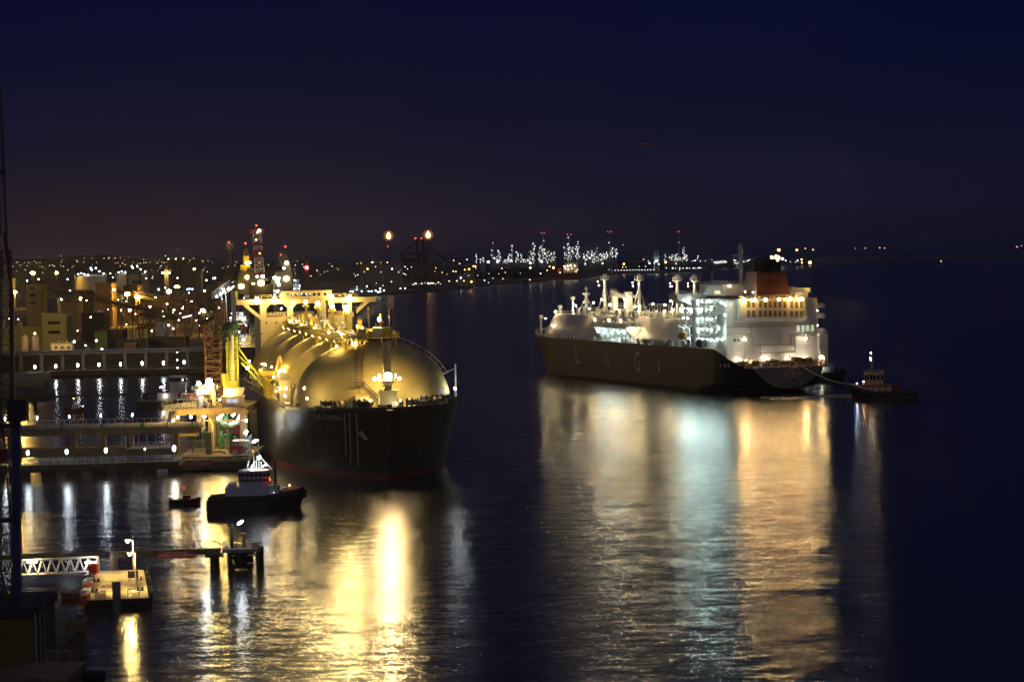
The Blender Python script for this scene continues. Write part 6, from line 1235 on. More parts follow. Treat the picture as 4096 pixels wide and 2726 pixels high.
# ------------------------------------------------------------------ port buildings on the left
cnt = 0
def gz(Y): return LZ
def building(name, label, cat, a, b, Y, dep, wm, rm=None, wins=(), slope=0, group=None, C=c1):
    x0, x1, zb, zt = span(C(*a), C(*b), Y); t = thing(name, label, cat, ((x0 + x1) / 2, Y, LZ), 0, group); W_, H_ = x1 - x0, zt - LZ
    q = MB(); q.prism([(-W_ / 2, 0, 0), (W_ / 2, 0, 0), (W_ / 2, 0, H_ - slope), (-W_ / 2, 0, H_)], (0, dep, 0)); q.build('wall', wm, t)
    q = MB(); e = W_ * .02 + .2; q.prism([(-W_ / 2 - e, -.3, H_ + .01), (W_ / 2 + e, -.3, H_ - slope + .01), (W_ / 2 + e, -.3, H_ - slope + .5), (-W_ / 2 - e, -.3, H_ + .5)], (0, dep + .6, 0)); q.build('roof', rm or dark, t)
    bw__ = random.Random(int(x0 * 7) % 997)
    for k in range(bw__.randint(1, 3)):
        m_ = MB(); u_ = bw__.uniform(-.35, .35) * W_; s_ = W_ * bw__.uniform(.05, .1); m_.box((u_, dep * .4, H_ - slope + .5 + s_ * .45), (s_, s_, s_ * .9)); m_.tube((u_, dep * .4, H_ - slope + .5), (u_, dep * .4, H_ - slope + .5 + s_ * 1.5), s_ * .2, n=6); m_.build('roof_vent', steel, t)
    m_ = MB(); u_ = bw__.uniform(-.25, .3) * W_; h__ = min(H_ * .3, 5); m_.box((u_, -.1, h__ / 2), (min(W_ * .12, 4.5), .25, h__)); m_.build('door', dark, t)
    for f_ in (-.46, .46): MB().tube((f_ * W_, -.2, 0), (f_ * W_, -.2, H_ - slope - .1), max(.12, W_ * .006), n=5).build('downpipe', steel, t)
    for (wa, wb, side) in wins:
        xa, xb, za, zc = span(C(*wa), C(*wb), Y); xa -= (x0 + x1) / 2; xb -= (x0 + x1) / 2; q = MB()
        if side == 0: q.box(((xa + xb) / 2, -.1, (za + zc) / 2 - LZ), (xb - xa, .3, zc - za))
        q.build('window', glass, t)
    return t
tower_y = mat('yellow tower render', (.50, .36, .11), .8, var=.15, scale=.05); low_y = mat('pale yellow sheet cladding', (.50, .46, .14), .7, var=.12, scale=.08); low_y2 = mat('dull yellow wall', (.38, .35, .10), .8, var=.2, scale=.08)
# tower turned so its right face shows
x0, x1, zb, zt = span(c1(240, 550), c1(428, 960), 1750); t = thing('tower_building', 'tall windowed yellow tower building rising above the lower yellow works', 'building', ((x0 + x1) / 2, 1750, LZ)); W_ = x1 - x0; H_ = zt - LZ
q = MB(); fl = [(-W_ / 2, 4, 0), (W_ * .16, 0, 0), (W_ / 2, 6, 0), (-W_ * .1, 12, 0)]; q.prism(fl, (0, 0, H_)); q.build('wall', tower_y, t)
q = MB(); q.prism([(x * 1.04, y - .3, H_ + .01) for x, y, z in fl], (0, 0, .7)); q.build('roof', dark, t)
for (xa, xb, ya, yb) in ((275, 318, 587, 603), (272, 333, 645, 670), (278, 324, 718, 738)):
    X0, X1, Z0, Z1 = span(c1(xa, ya), c1(xb, yb), 1750); f = lambda X: ((X - (x0 + x1) / 2) + W_ / 2) / (W_ * .66); P = lambda X, Z: Vector((X - (x0 + x1) / 2, 4 - 4 * f(X) - .15, Z - LZ))
    q = MB(); q.prism([P(X0, Z0), P(X1, Z0), P(X1, Z1), P(X0, Z1)], (0, .3, 0)); q.build('window', mat('dull louvre', (.06, .06, .05), .6), t)
for ya, yb in ((630, 648), (714, 732), (775, 795)):
    X0, X1, Z0, Z1 = span(c1(387, ya), c1(402, yb), 1750); f = lambda X: ((X - (x0 + x1) / 2) - W_ * .16) / (W_ * .34); P = lambda X, Z: Vector((X - (x0 + x1) / 2, 6 * f(X) - .15, Z - LZ)); q = MB(); q.prism([P(X0, Z0), P(X1, Z0), P(X1, Z1), P(X0, Z1)], (0, .3, 0)); q.build('window', mat('dull louvre', (.06, .06, .05), .6), t)
building('works_building', 'pale yellow works building with two grey window bands left of the tower foot', 'building', (395, 830), (628, 1100), 1600, 22, low_y, cream, [((453, 905), (565, 930), 0), ((457, 992), (567, 1020), 0)], 1.5)
building('works_building', 'long low dull yellow shed behind the two pale silos', 'building', (-60, 962), (394, 1140), 1612, 20, low_y2, low_y2)
building('site_office', 'cream site office block with three dark windows below the works', 'building', (478, 1110), (684, 1196), 1480, 8, offw, greyd, [((516, 1140), (538, 1156), 0), ((575, 1140), (597, 1156), 0), ((635, 1140), (656, 1156), 0)])
for lbl, a, b in (('left one of two pale round topped silos below the tower', 200, 272), ('right one of two pale round topped silos below the tower', 298, 370)):
    x0, x1, zb, zt = span(c1(a, 1040), c1(b, 1186), 1540); r = (x1 - x0) / 2; t = thing('silo', lbl, 'silo', ((x0 + x1) / 2, 1540, LZ), 0, 'silos below the tower'); H_ = zt - LZ
    MB().lathe((0, 0, 0), [(r, .5), (r, H_ - r * .5), (r * .85, H_ - r * .2), (r * .4, H_), (.1, H_)], n=18).build('shell', mat('silo paint', (.46, .40, .34), .5, var=.12), t, smooth=False)
    q = MB(); q.tube((0, 0, H_), (0, 0, H_ + .8), .6); q.rail([(-r * .6, 0, H_ - .3), (r * .6, 0, H_ - .3)], 1, 1, .06); [q.bar((x, -r * .8, -.3), (x, -r * .8, .8), .3) for x in (-r * .7, r * .7)]; q.build('leg', steel, t)
for lbl, a, b, yt, yb in (('left one of two big riveted storage tanks with lamps on the roof', 700, 985, 490, 620), ('right storage tank with a square sign and lamps on the roof', 1082, 1378, 472, 622)):
    Y = 3300; x0, x1, zb, zt = span(c1(a, yt), c1(b, yb), Y); r = (x1 - x0) / 2; t = thing('storage_tank', lbl, 'tank', ((x0 + x1) / 2, Y + r, LZ), 0, 'big storage tanks'); H_ = zt - LZ
    MB().lathe((0, 0, 0), [(r, 0), (r, H_)], n=48).build('shell', mat('tank shell', (.44, .42, .34), .5, .2, var=.12, scale=.05), t); MB().lathe((0, 0, H_), [(r * 1.005, .02), (r * .8, r * .10), (r * .45, r * .18), (.2, r * .21)], n=48).build('roof', mat('tank roof', (.40, .42, .42), .5, var=.1), t, smooth=True)
    q = MB()
    for k in range(3): q.lathe((0, 0, H_ * (.3 + .33 * k)), [(r * 1.006, 0), (r * 1.006, .5)], n=48)
    q.tube((r + .6, -r * .3, 0), (r + .6, -r * .3, H_ + 4), .5); q.tube((-r - .6, -r * .3, 0), (-r - .6, -r * .3, H_ + 3), .4); q.build('ring', steel, t)
    tk = emit('tank roof lamp', (.78, .95, 1.0), 12)
    for f, g, hh in ((-.62, -.4, 3), (-.35, -.8, 2), (0, -.2, 9), (.1, -.5, 7), (.35, -.3, 9), (.62, -.6, 5), (-.1, -.9, 1), (.85, -.3, 2), (-.85, -.2, 2)): bulb(t, (r * f, r * g, H_ + hh + 2), 1.0, tk)
    for f in (-.75, 0, .75): bulb(t, (r * f, -r - 9, 8), 1.0, emit('tank ground lamp', (1, .78, .35), 60))
    if a > 1000: X = xx(c1(1264, 515), Y) - (x0 + x1) / 2; Z = zz(c1(1264, 515), Y) - LZ; q = MB(); q.box((X, -r * .98, Z), (18, .6, 19)); q.box((X, -r * .98 - .4, Z + 3), (13, .2, 8), 1); q.box((X, -r * .98 - .4, Z - 6), (13, .2, 3), 1); q.build('sign_board', [dark, greyd], t)
for args in (('shed', 'tall brown sheet clad hopper building in front of the right storage tank', (895, 548), (1058, 860), 2200, 30, brown), ('shed', 'squat brown hopper building under the square tank sign', (1163, 572), (1300, 720), 2400, 30, brown), ('shed', 'black roofed dark shed left of the tall hopper building', (750, 625), (893, 900), 2250, 30, mat('black sheet', (.03, .025, .02), .7)), ('shed', 'dark domed bulk store right of the left tank', (690, 615), (815, 700), 2600, 40, mat('bluish dark sheet', (.03, .035, .05), .7))):
    building(args[0], args[1], 'building', args[2], args[3], args[4], args[5], args[6])
# further sheds across the port, each with its own look
sheds = [('long low grey shed at the far left skyline', (20, 505), (120, 545), 3300, greyd), ('low dark shed behind the yellow tower', (440, 690), (545, 800), 2000, mat('blue grey sheet', (.05, .06, .08), .7)),
 ('lit open sided store with an angled yellow end wall', (572, 722), (748, 790), 1950, mat('ochre sheet', (.30, .22, .09), .7)), ('long brown stockyard shed in the middle of the port', (760, 830), (1000, 960), 1800, mat('umber sheet', (.10, .06, .035), .8)),
 ('green lit low building by the rear jetty', (890, 1000), (1010, 1090), 1560, mat('green sheet', (.10, .18, .07), .7)), ('small green cabin beside the rear jetty lamps', (800, 1155), (845, 1185), 1490, green),
 ('brown shed with pale columns behind the rear jetty', (1020, 990), (1160, 1060), 1600, mat('brick brown', (.13, .07, .04), .8)), ('pale square store beside the conveyor foot', (1470, 905), (1545, 1000), 1700, offw),
 ('low pale shed under the double sodium mast', (1640, 690), (1760, 760), 2300, mat('grey ochre', (.18, .15, .1), .8)), ('blue lit low block right of the double sodium mast', (1740, 570), (1830, 625), 2800, mat('slate sheet', (.10, .12, .16), .7)),
 ('grey rooftop block on the skyline near the double crane', (1850, 415), (1897, 490), 3000, mat('mid grey', (.16, .15, .12), .8)), ('tall dark silo block behind the white loader', (1950, 560), (2080, 690), 2700, mat('slate green', (.06, .07, .06), .8)),
 ('dim green grey warehouse behind the cranes', (2110, 400), (2245, 560), 3100, mat('green grey', (.09, .10, .085), .8)), ('wide dim warehouse behind the red and white crane', (2480, 400), (2640, 560), 3200, mat('green grey', (.09, .10, .085), .8)),
 ('dark rail shed in the lower port', (1100, 1085), (1400, 1150), 1540, mat('black brown', (.05, .035, .025), .8)), ('long dark flat shed along the rear quay', (1420, 1060), (1750, 1130), 1560, mat('umber sheet', (.10, .06, .035), .8)),
 ('rust brown stock heap shed with pale strip light', (1180, 1120), (1280, 1170), 1500, rust), ('white cube transformer house by the loader foot', (1950, 830), (2050, 880), 1900, white)]
for lbl, a, b, Y, m_ in sheds: building('shed', lbl, 'building', a, b, Y, 18, m_, dark if 'pale' not in lbl else greyd)
# conveyors
def conveyor(label, a, b, Y0, Y1, w_, m_, legs=5, name='conveyor'):
    p0, p1 = py(*c1(*a), Y0), py(*c1(*b), Y1); t = thing(name, label, 'conveyor', (0, 0, 0)); q = MB(); d = (p1 - p0).normalized(); s = d.cross(Vector((0, 0, 1))).normalized()
    n = 9; up = Vector((0, 0, w_))
    for sg in (-1, 1):
        o = s * (w_ / 2 * sg); q.bar(p0 + o, p1 + o, w_ * .09); q.bar(p0 + o + up, p1 + o + up, w_ * .09)
        for k in range(n): A_, B_ = p0.lerp(p1, k / n) + o, p0.lerp(p1, (k + 1) / n) + o; q.bar(A_, B_ + up, w_ * .05); q.bar(A_, A_ + up, w_ * .06)
    q.build('truss', m_, t); q = MB(); q.prism([p0 - s * w_ * .4 + up * .25, p0 + s * w_ * .4 + up * .25, p1 + s * w_ * .4 + up * .25, p1 - s * w_ * .4 + up * .25], (0, 0, w_ * .3)); q.build('belt', brown, t)
    for k in range(legs):
        f = (k + .5) / legs; p = p0.lerp(p1, f); l = MB(); [l.bar((p.x + x, p.y, LZ), (p.x + x * .5, p.y, p.z), w_ * .14) for x in (-w_ * .6, w_ * .6)]; l.build('leg', m_, t)
    return t
ochre = mat('ochre conveyor paint', (.34, .24, .09), .7, var=.3); dimc = mat('dim conveyor steel', (.12, .085, .05), .8, var=.3)
conveyor('long sloping conveyor running down right from the tower building', (430, 612), (1500, 838), 2100, 1800, 4, dimc, 8)
conveyor('second parallel conveyor from the hopper building to the right', (1060, 625), (1900, 800), 2300, 2000, 4, dimc, 8)
conveyor('level pale conveyor gallery crossing the stockyard', (900, 780), (1480, 768), 1980, 1980, 2.2, mat('pale conveyor', (.40, .33, .24), .7), 6)
conveyor('bright lit yellow gallery conveyor in the middle of the port', (1345, 872), (1645, 908), 1850, 1780, 6, ochre, 4)
conveyor('yellow lit upper conveyor below the two glaring sodium lamps', (1200, 715), (1600, 770), 2350, 2250, 5, ochre, 4)
conveyor('dim conveyor climbing to the right behind the rusty towers', (1640, 720), (1960, 690), 2000, 2000, 4, dimc, 4)
conveyor('low dark conveyor rising beside the pale store', (1290, 985), (1560, 935), 1720, 1700, 3, dimc, 3)
conveyor('dark conveyor from the rear quay up to the loader', (1870, 950), (2085, 870), 1760, 1700, 4, dimc, 3)
t = conveyor('white lit lattice boom of the ship loader left of the cranes', (2025, 690), (2195, 575), 1500, 1480, 3.4, white, 1)
for f in (.1, .3, .5, .75, .95): p = py(*c1(2025 + 170 * f, 690 - 115 * f - 8), 1485); bulb(t, p - Vector((0, 0, 0)), .55, emit('loader lamp', (.9, .96, 1), 90))
a_ = py(*c1(2195, 610), 1480); b_ = py(*c1(2210, 810), 1480); q = MB(); q.bar(a_, (b_.x, b_.y, LZ), 2.2); q.build('leg', white, t)
p = py(*c1(2212, 660), 1490); q = MB(); q.box(p, (3.6, 3, 4.2)); q.build('cab', yellow, t)
# portal and jib cranes
def seg(q, pts_, Y, w_, m=0):
    P_ = [py(*c, Y) for c in pts_]
    for a, b in zip(P_, P_[1:]): q.bar(a, b, w_, m)
redl = emit('red obstruction light', (1, .10, .05), 4, False); smw = emit('crane white lamp', (.95, .97, 1), 9); sma = emit('crane amber lamp', (1, .64, .18), 30)
cj_ = lambda *l: [cj(*p) for p in l]
t = thing('jib_crane', 'dim slender dark jib crane with a red top light left of the yellow one', 'crane', (0, 0, 0), 0, 'harbour jib cranes'); Y = 2500
q = MB(); a, b = py(*cj(290, 440), Y), py(*cj(300, 1080), Y); q.lattice((b.x, Y, LZ), a, 10, 4, 16, .5); q.box((a.x, Y, a.z), (6, 4, 6), 1); seg(q, cj_((290, 440), (278, 385)), Y, .6); q.box((b.x, Y, py(*cj(300, 1090), Y).z), (22, 10, 6)); q.build('jib', [mat('dim crane steel', (.10, .075, .05), .7), offw], t); bulb(t, py(*cj(278, 370), Y), .9, redl)
t = thing('jib_crane', 'yellow floodlit jib crane with a dark upper jib and red top light', 'crane', (0, 0, 0), 0, 'harbour jib cranes'); Y = 2300
q = MB(); P_ = [py(*c, Y) for c in cj_((568, 480), (580, 560), (570, 740))]; q.lattice(P_[2], P_[0], 5, 3, 9, .5); q.build('jib', mat('dim crane steel', (.10, .075, .05), .7), t)
q = MB(); seg(q, cj_((566, 760), (548, 960), (530, 1080)), Y, 8); seg(q, cj_((575, 600), (570, 740)), Y, 5); seg(q, cj_((612, 800), (600, 930)), Y, 7); q.build('lower_jib', yellow, t)
q = MB(); seg(q, cj_((620, 880), (560, 1060), (545, 1250)), Y, 14); seg(q, cj_((690, 820), (640, 960)), Y, 9); q.build('house', mat('near black crane house', (.03, .028, .022), .7), t)
q = MB(); seg(q, cj_((702, 930), (772, 1112)), Y, 8); q.build('counter_jib', mat('bright yellow paint', (.75, .60, .03), .5), t)
bulb(t, py(*cj(560, 390), Y), .9, redl); bulb(t, py(*cj(588, 965), Y - 14), 2.0, sma); bulb(t, py(*cj(580, 722), Y - 10), 1.6, sma); bulb(t, py(*cj(625, 718), Y - 8), 1.4, sma); bulb(t, py(*cj(488, 1118), Y - 16), 2.6, sma); bulb(t, py(*cj(690, 1080), Y - 22), 1.4, sma)
t = thing('jib_crane', 'tall red and white lattice jib crane, the highest of the harbour cranes', 'crane', (0, 0, 0), 0, 'harbour jib cranes'); Y = 2200
q = MB(); A_, B_ = py(*cj(808, 950), Y), py(*cj(752, 185), Y); q.lattice(A_, B_, 7.5, 6, 12, .3, ms=[1, 0, 0, 0, 0, 1, 1, 0]); seg(q, cj_((742, 180), (744, 110)), Y, .7, 1); q.box(B_, (11, 4, 4), 1); q.build('jib', [mat('lit white lattice', (.7, .68, .6), .5), red], t)
q = MB(); seg(q, cj_((800, 960), (795, 1010)), Y, 16); a = py(*cj(822, 1080), Y); q.box((a.x, Y, (a.z + LZ) / 2), (18, 12, a.z - LZ)); q.build('house', mat('near black crane house', (.03, .028, .022), .7), t)
for c, r, e in (((745, 88), .8, redl), ((793, 175), 1.4, smw), ((758, 205), .6, sma), ((800, 718), .6, redl), ((850, 950), 1.6, smw), ((757, 952), 1.1, smw), ((823, 1062), 2.8, sma), ((740, 330), .5, sma), ((800, 560), .5, sma)): bulb(t, py(*cj(*c), Y - 12), r, e)
t = thing('jib_crane', 'leaning yellow and green jib crane right of the red and white one', 'crane', (0, 0, 0), 0, 'harbour jib cranes'); Y = 2400
q = MB(); seg(q, cj_((1190, 520), (1160, 620), (1180, 780)), Y, 4); P_ = [py(*c, Y) for c in cj_((1225, 580), (1300, 860))]; q.lattice(P_[1], P_[0], 6, 4, 8, .5); q.build('jib', dimc, t)
q = MB(); seg(q, cj_((1252, 720), (1290, 860), (1330, 990)), Y, 6); seg(q, cj_((1232, 590), (1250, 690)), Y, 3); q.build('lit_jib', mat('tan lit jib', (.62, .46, .20), .5), t)
q = MB(); seg(q, cj_((1130, 885), (1060, 1010), (1005, 1170)), Y, 5); seg(q, cj_((1220, 960), (1110, 1160)), Y, 4); q.build('leg', mat('olive green leg', (.28, .30, .08), .5), t); q = MB(); seg(q, cj_((1240, 860), (1230, 1200)), Y, 13); q.build('house', mat('near black crane house', (.03, .028, .022), .7), t)
for c, r, e in (((1234, 445), .9, redl), ((1160, 584), .7, redl), ((1255, 718), 1.8, smw), ((1210, 810), 1.3, smw), ((1252, 988), 2.6, sma), ((1055, 972), 1.8, smw), ((1125, 975), 1.2, smw), ((1100, 1025), 2, smw), ((1122, 1090), 1.6, smw), ((1105, 1200), 1.6, smw)): bulb(t, py(*cj(*c), Y - 10), r, e)
p = py(*cj(1600, 800), 2600); t = thing('mast', 'slim lattice mast with one bright red lamp above the lit boats', 'mast', (p.x, 2600, LZ)); q = MB(); q.lattice((0, 0, 0), (0, 0, p.z + 8), 4, 1, 10, .4); q.build('frame', dimc, t); bulb(t, (0, -3, p.z - LZ), 2, emit('bright red lamp', (1, .05, .06), 20, False))
# ships lying in the inner dock
def dock_ship(label, a, b, Y, hm, wm, lamps, tiers=3, hullfrac=.4, C=c1, em=None):
    x0, x1, zb, zt = span(C(*a), C(*b), Y); W_ = x1 - x0; t = thing('moored_ship', label, 'ship', ((x0 + x1) / 2, Y, 0)); hz = max(3, zt * hullfrac)
    q = MB(); q.prism([(-W_ / 2, 0, hz), (-W_ * .42, 0, -.5), (W_ * .40, 0, -.5), (W_ / 2, 0, hz)], (0, W_ * 1.4, 0)); q.build('hull', hm, t)
    th = (zt - hz) / tiers
    for k in range(tiers):
        q = MB(); w_ = W_ * (.92 - .16 * k); q.box((0, W_ * .5, hz + th * (k + .5)), (w_, W_ * .9, th * .86)); q.box((0, W_ * .5, hz + th * (k + 1) - th * .08), (w_ * 1.04, W_ * .98, th * .12)); q.build('deckhouse', wm, t)
        q = MB(); n = int(w_ / 2.2)
        for i in range(n): q.box((-w_ / 2 + (i + .5) * w_ / n, W_ * .05 - .05, hz + th * (k + .55)), (w_ / n * .5, .1, th * .3))
        q.build('window', glass, t)
    q = MB(); q.tube((0, W_ * .4, zt), (0, W_ * .4, zt + th * 1.6), .3, .12); q.box((0, W_ * .4, zt + th), (th, .3, .3)); q.build('mast', offw, t)
    for c in lamps: bulb(t, Vector(py(*C(*c), Y - 1.5)) - Vector(((x0 + x1) / 2, Y, 0)), .45, em or emit('dock ship lamp', (.92, .95, 1), 14))
    return t
dock_ship('red hulled ship with brilliantly lit white upper works behind the left bridge wing', (2150, 815), (2335, 1000), 2050, dred, white, [(2185, 830), (2275, 832), (2172, 872), (2215, 878), (2262, 870), (2300, 880), (2175, 912), (2200, 912), (2228, 914), (2255, 912), (2285, 912), (2318, 940), (2310, 880)], 3, .40, em=emit('red ship lamp', (.95, .96, 1), 26))
dock_ship('pale moored ship with many deck lamps behind the left bridge wing roof', (500, 1185), (780, 1330), 2700, greyd, offw, [(505, 1200), (725, 1175), (720, 1190), (640, 1255), (735, 1255), (690, 1300), (535, 1312), (600, 1210)], 2, .4, cj)
dock_ship('white moored ship behind the wheelhouse roof below the leaning crane', (880, 1085), (1100, 1300), 2700, offw, offw, [(912, 1190), (960, 1160), (985, 1190), (1050, 1190), (945, 1252), (980, 1252), (1055, 1250), (960, 1170)], 3, .3, cj)
dock_ship('cyan lit white ship between the leaning crane and the red lamp mast', (1265, 1000), (1510, 1200), 2750, greyd, white, [(1290, 1050), (1340, 1030), (1390, 1010), (1300, 1165), (1388, 1160), (1480, 1110), (1470, 1160), (1320, 1060)], 3, .3, cj, em=emit('cyan ship lamp', (.75, .95, 1), 28))
# ------------------------------------------------------------------ lamps all over the port
S0 = emit('quay mast lamp', (1, .62, .14), 5600); S1 = emit('port sodium lamp', (1, .54, .07), 640); S2 = emit('port pale sodium lamp', (1, .62, .18), 190); W1 = emit('port white lamp', (.84, .92, 1), 16); B1 = emit('port blue lamp', (.45, .62, 1), 5)
DIM = {}
def plamp(label, uv, Y, r, em, group, rp=None, name='light_mast', cat='lamp'):
    p = py(*uv, Y); zb = LZ
    if p.z < LZ + 2: p = pz(*uv, LZ + 6)
    k = em.name; key = (k,)
    if key not in _lm:
        q = MB(); q.ico(); o = q.build(name, em); _lm[key] = o.data
    else: o = bpy.data.objects.new(name, _lm[key]); COL.objects.link(o)
    hgt = p.z - zb; o.scale = (r, r, r); o.location = p
    # its pole, from the ground to the lamp
    q = MB(); q.tube((0, .3 / r, -hgt / r), (0, .3 / r, -.8), max(.12, .14 / r if rp is None else rp / r), n=5); po = q.build('pole', dimc, o)
    return tag(o, label, cat, group)
_lm = {}
big = [((300, 448), 3300, 2.6, S1, 'bright sodium lamp on the skyline above the yellow tower'), ((320, 445), 3300, 1.8, S1, 'smaller sodium lamp just right of the skyline pair'), ((533, 448), 3300, 2.6, S1, 'lone bright sodium lamp on the skyline left of the tanks'),
 ((140, 630), 1450, 1.5, S0, 'sodium lamp on the tall mast by the near crane'), ((757, 690), 2100, 1.9, S1, 'sodium lamp over the dark sheds left of the hopper building'), ((1072, 607), 2150, 1.9, S2, 'pale lamp on the right edge of the tall hopper building'),
 ((1198, 648), 2200, 3.0, S1, 'left one of the two most glaring sodium lamps below the right tank'), ((1297, 672), 2200, 3.4, S1, 'right one of the two most glaring sodium lamps below the right tank'), ((1592, 622), 2400, 3.2, S1, 'big round sodium lamp left of the double mast'),
 ((1655, 578), 2500, 2.2, S2, 'left head of the double sodium mast'), ((1682, 578), 2500, 2.2, S2, 'right head of the double sodium mast'), ((1830, 412), 3200, 2.2, S2, 'pale lamp on the grey rooftop block'), ((1413, 765), 1950, 1.6, S2, 'pale lamp above the level conveyor gallery'), ((1223, 797), 1900, 1.9, S2, 'pale lamp under the level conveyor gallery'),
 ((1905, 800), 1900, 1.8, S1, 'sodium lamp above the loader foot'), ((1925, 815), 1900, 1.2, S2, 'pale lamp just right of the loader foot sodium'), ((1575, 740), 2200, 1.2, S2, 'pale lamp at the end of the yellow upper conveyor'), ((1640, 795), 2000, 1.1, S2, 'small pale lamp over the bright yellow gallery'), ((580, 700), 2000, 1.0, S2, 'pale lamp over the angled yellow wall'),
 ((2290, 570), 1900, 1.3, S2, 'pale lamp at the foot of the yellow crane'), ((1722, 780), 2000, 1.0, S2, 'small pale lamp left of the loader conveyor'), ((1465, 678), 2250, .9, S2, 'small pale lamp under the right glaring pair'), ((1943, 517), 3000, 1.3, S2, 'pinkish lamp on the tall dark silo block'), ((1928, 617), 2600, 1.1, S2, 'pale lamp half way up the tall dark silo block'),
 ((255, 522), 2900, 1.5, W1, 'white lamp left of the tower top'), ((362, 507), 2900, 1.5, W1, 'white lamp right of the tower top'), ((638, 508), 2900, 1.5, W1, 'white lamp beside the left tank'), ((660, 613), 2300, 1.5, W1, 'bluish white lamp under the left tank'), ((805, 865), 1850, 1.6, W1, 'white lamp over the brown stockyard shed'), ((650, 870), 1800, .9, W1, 'small white lamp right of the works roof'),
 ((1495, 603), 2500, 1.7, W1, 'blue white twin lamp left of the big round sodium'), ((1557, 588), 2500, 1.2, W1, 'white lamp just above the big round sodium'), ((1768, 602), 2600, 2.0, B1, 'left blue lamp of the blue lit block'), ((1786, 598), 2600, 1.8, B1, 'middle blue lamp of the blue lit block'), ((1812, 600), 2600, 2.0, B1, 'right blue lamp of the blue lit block'),
 ((1672, 495), 3100, 1.4, W1, 'white lamp above the double sodium mast'), ((2025, 497), 3000, 1.9, W1, 'bright white lamp left of the dim jib crane'), ((2010, 500), 3000, 1.2, W1, 'smaller white lamp of the pair left of the dim jib crane'), ((1880, 825), 1850, 1.1, W1, 'white lamp below the loader foot sodium'), ((1588, 940), 1700, 1.2, W1, 'white lamp right of the pale store'), ((1632, 972), 1700, 1.1, W1, 'lower white lamp right of the pale store'),
 ((908, 1085), 1500, 1.2, W1, 'white lamp over the green lit building'), ((700, 1095), 1470, 1.3, W1, 'white lamp over the cream office end'), ((960, 1165), 1450, 1.2, W1, 'white lamp at the rear jetty root'), ((327, 1018), 1530, .9, S2, 'pale lamp above the right silo'), ((92, 878), 1500, .9, W1, 'white lamp behind the near crane'), ((172, 883), 1600, .6, W1, 'tiny white lamp right of the near crane'),
 ((1685, 893), 1750, 1.0, W1, 'cool lamp beside the dark conveyor'), ((807, 1130), 1480, .8, W1, 'white lamp over the small green cabin'), ((2062, 780), 1800, 1.2, W1, 'white lamp by the loader leg'), ((1700, 828), 1900, .8, W1, 'white lamp left of the pink strip lights'), ((1040, 453), 3200, 1.3, W1, 'white twin lamp between the two tanks'), ((1062, 490), 3000, 1.0, W1, 'small white lamp between the two tanks'), ((990, 534), 2700, 1.1, W1, 'white lamp at the foot of the left tank'), ((2145, 390), 3200, 1.4, W1, 'white lamp beside the dim jib crane'), ((2235, 415), 3200, 1.2, W1, 'white lamp left of the yellow crane jib'), ((1780, 636), 2500, .9, W1, 'white lamp under the blue lit block'), ((1378, 500), 3000, 1.0, W1, 'white lamp right of the right tank')]
for uv, Y, r, em, lbl in big: plamp(lbl, c1(*uv), Y, r * (.62 if em is S1 else .52), em, 'lamps across the port')
p = py(*c1(140, 632), 1200); o = None
rp_ = random.Random(17)
for k in range(34):
    x, y = rp_.uniform(660, 2080), rp_.uniform(700, 1000); plamp('small yard lamp among the conveyors and sheds', c1(x, y), rp_.uniform(1650, 2300), rp_.uniform(.2, .42), rp_.choice([S2, S2, S2, W1]), 'small yard lamps in the port')
for k in range(9): plamp('violet white strip lamp along the conveyor left of the loader', c1(1722 + k * 10, 868 - k * 2.4), 1850, .42, emit('violet strip lamp', (.95, .7, 1), 6), 'strip lamps left of the loader')
# church spire
x0, x1, zb, zt = span(c1(1548, 365), c1(1588, 428), 4200); t = thing('church_spire', 'floodlit pointed church spire on the town skyline', 'church', ((x0 + x1) / 2, 4200, LZ)); H_ = zt - LZ; zb -= LZ; w_ = (x1 - x0)
q = MB(); q.box((0, 0, zb / 2), (w_ * .95, w_ * .95, zb)); q.build('tower', mat('spire stone', (.40, .32, .18), .8), t); q = MB(); i = [(-w_ / 2, -w_ / 2, zb), (w_ / 2, -w_ / 2, zb), (w_ / 2, w_ / 2, zb), (-w_ / 2, w_ / 2, zb)]
for k in range(4): q.face([i[k], i[(k + 1) % 4], (0, 0, H_)])
q.build('spire', mat('spire stone', (.40, .32, .18), .8), t); q = MB(); q.prism([(-w_ * .16, -w_ * .52, zb), (w_ * .16, -w_ * .52, zb), (w_ * .12, -w_ * .42, zb + 9), (0, -w_ * .36, zb + 15), (-w_ * .12, -w_ * .42, zb + 9)], (0, .8, 0)); q.build('arch', dark, t); bulb(t, (w_ * .8, -w_ * 1.2, zb - 3), 1.2, emit('spire floodlight', (1, .7, .3), 190)); bulb(t, (-w_ * .8, -w_ * 1.2, zb - 3), 1.2, emit('spire floodlight', (1, .7, .3), 190))
p = py(*c1(1668, 320), 5200); t = thing('water_tower', 'dim water tower with an amber lit rim on the town skyline', 'water tower', (p.x, 5200, LZ)); h_ = p.z - LZ; MB().lathe((0, 0, 0), [(9, 0), (7, h_ * .7), (14, h_ * .88), (17, h_), (2, h_ + 4)], n=16).build('shell', concd, t)
for x in (-14, 0, 14): bulb(t, (x, -18, h_ + 1), 1.7, emit('water tower lamp', (1, .6, .3), 5, False))
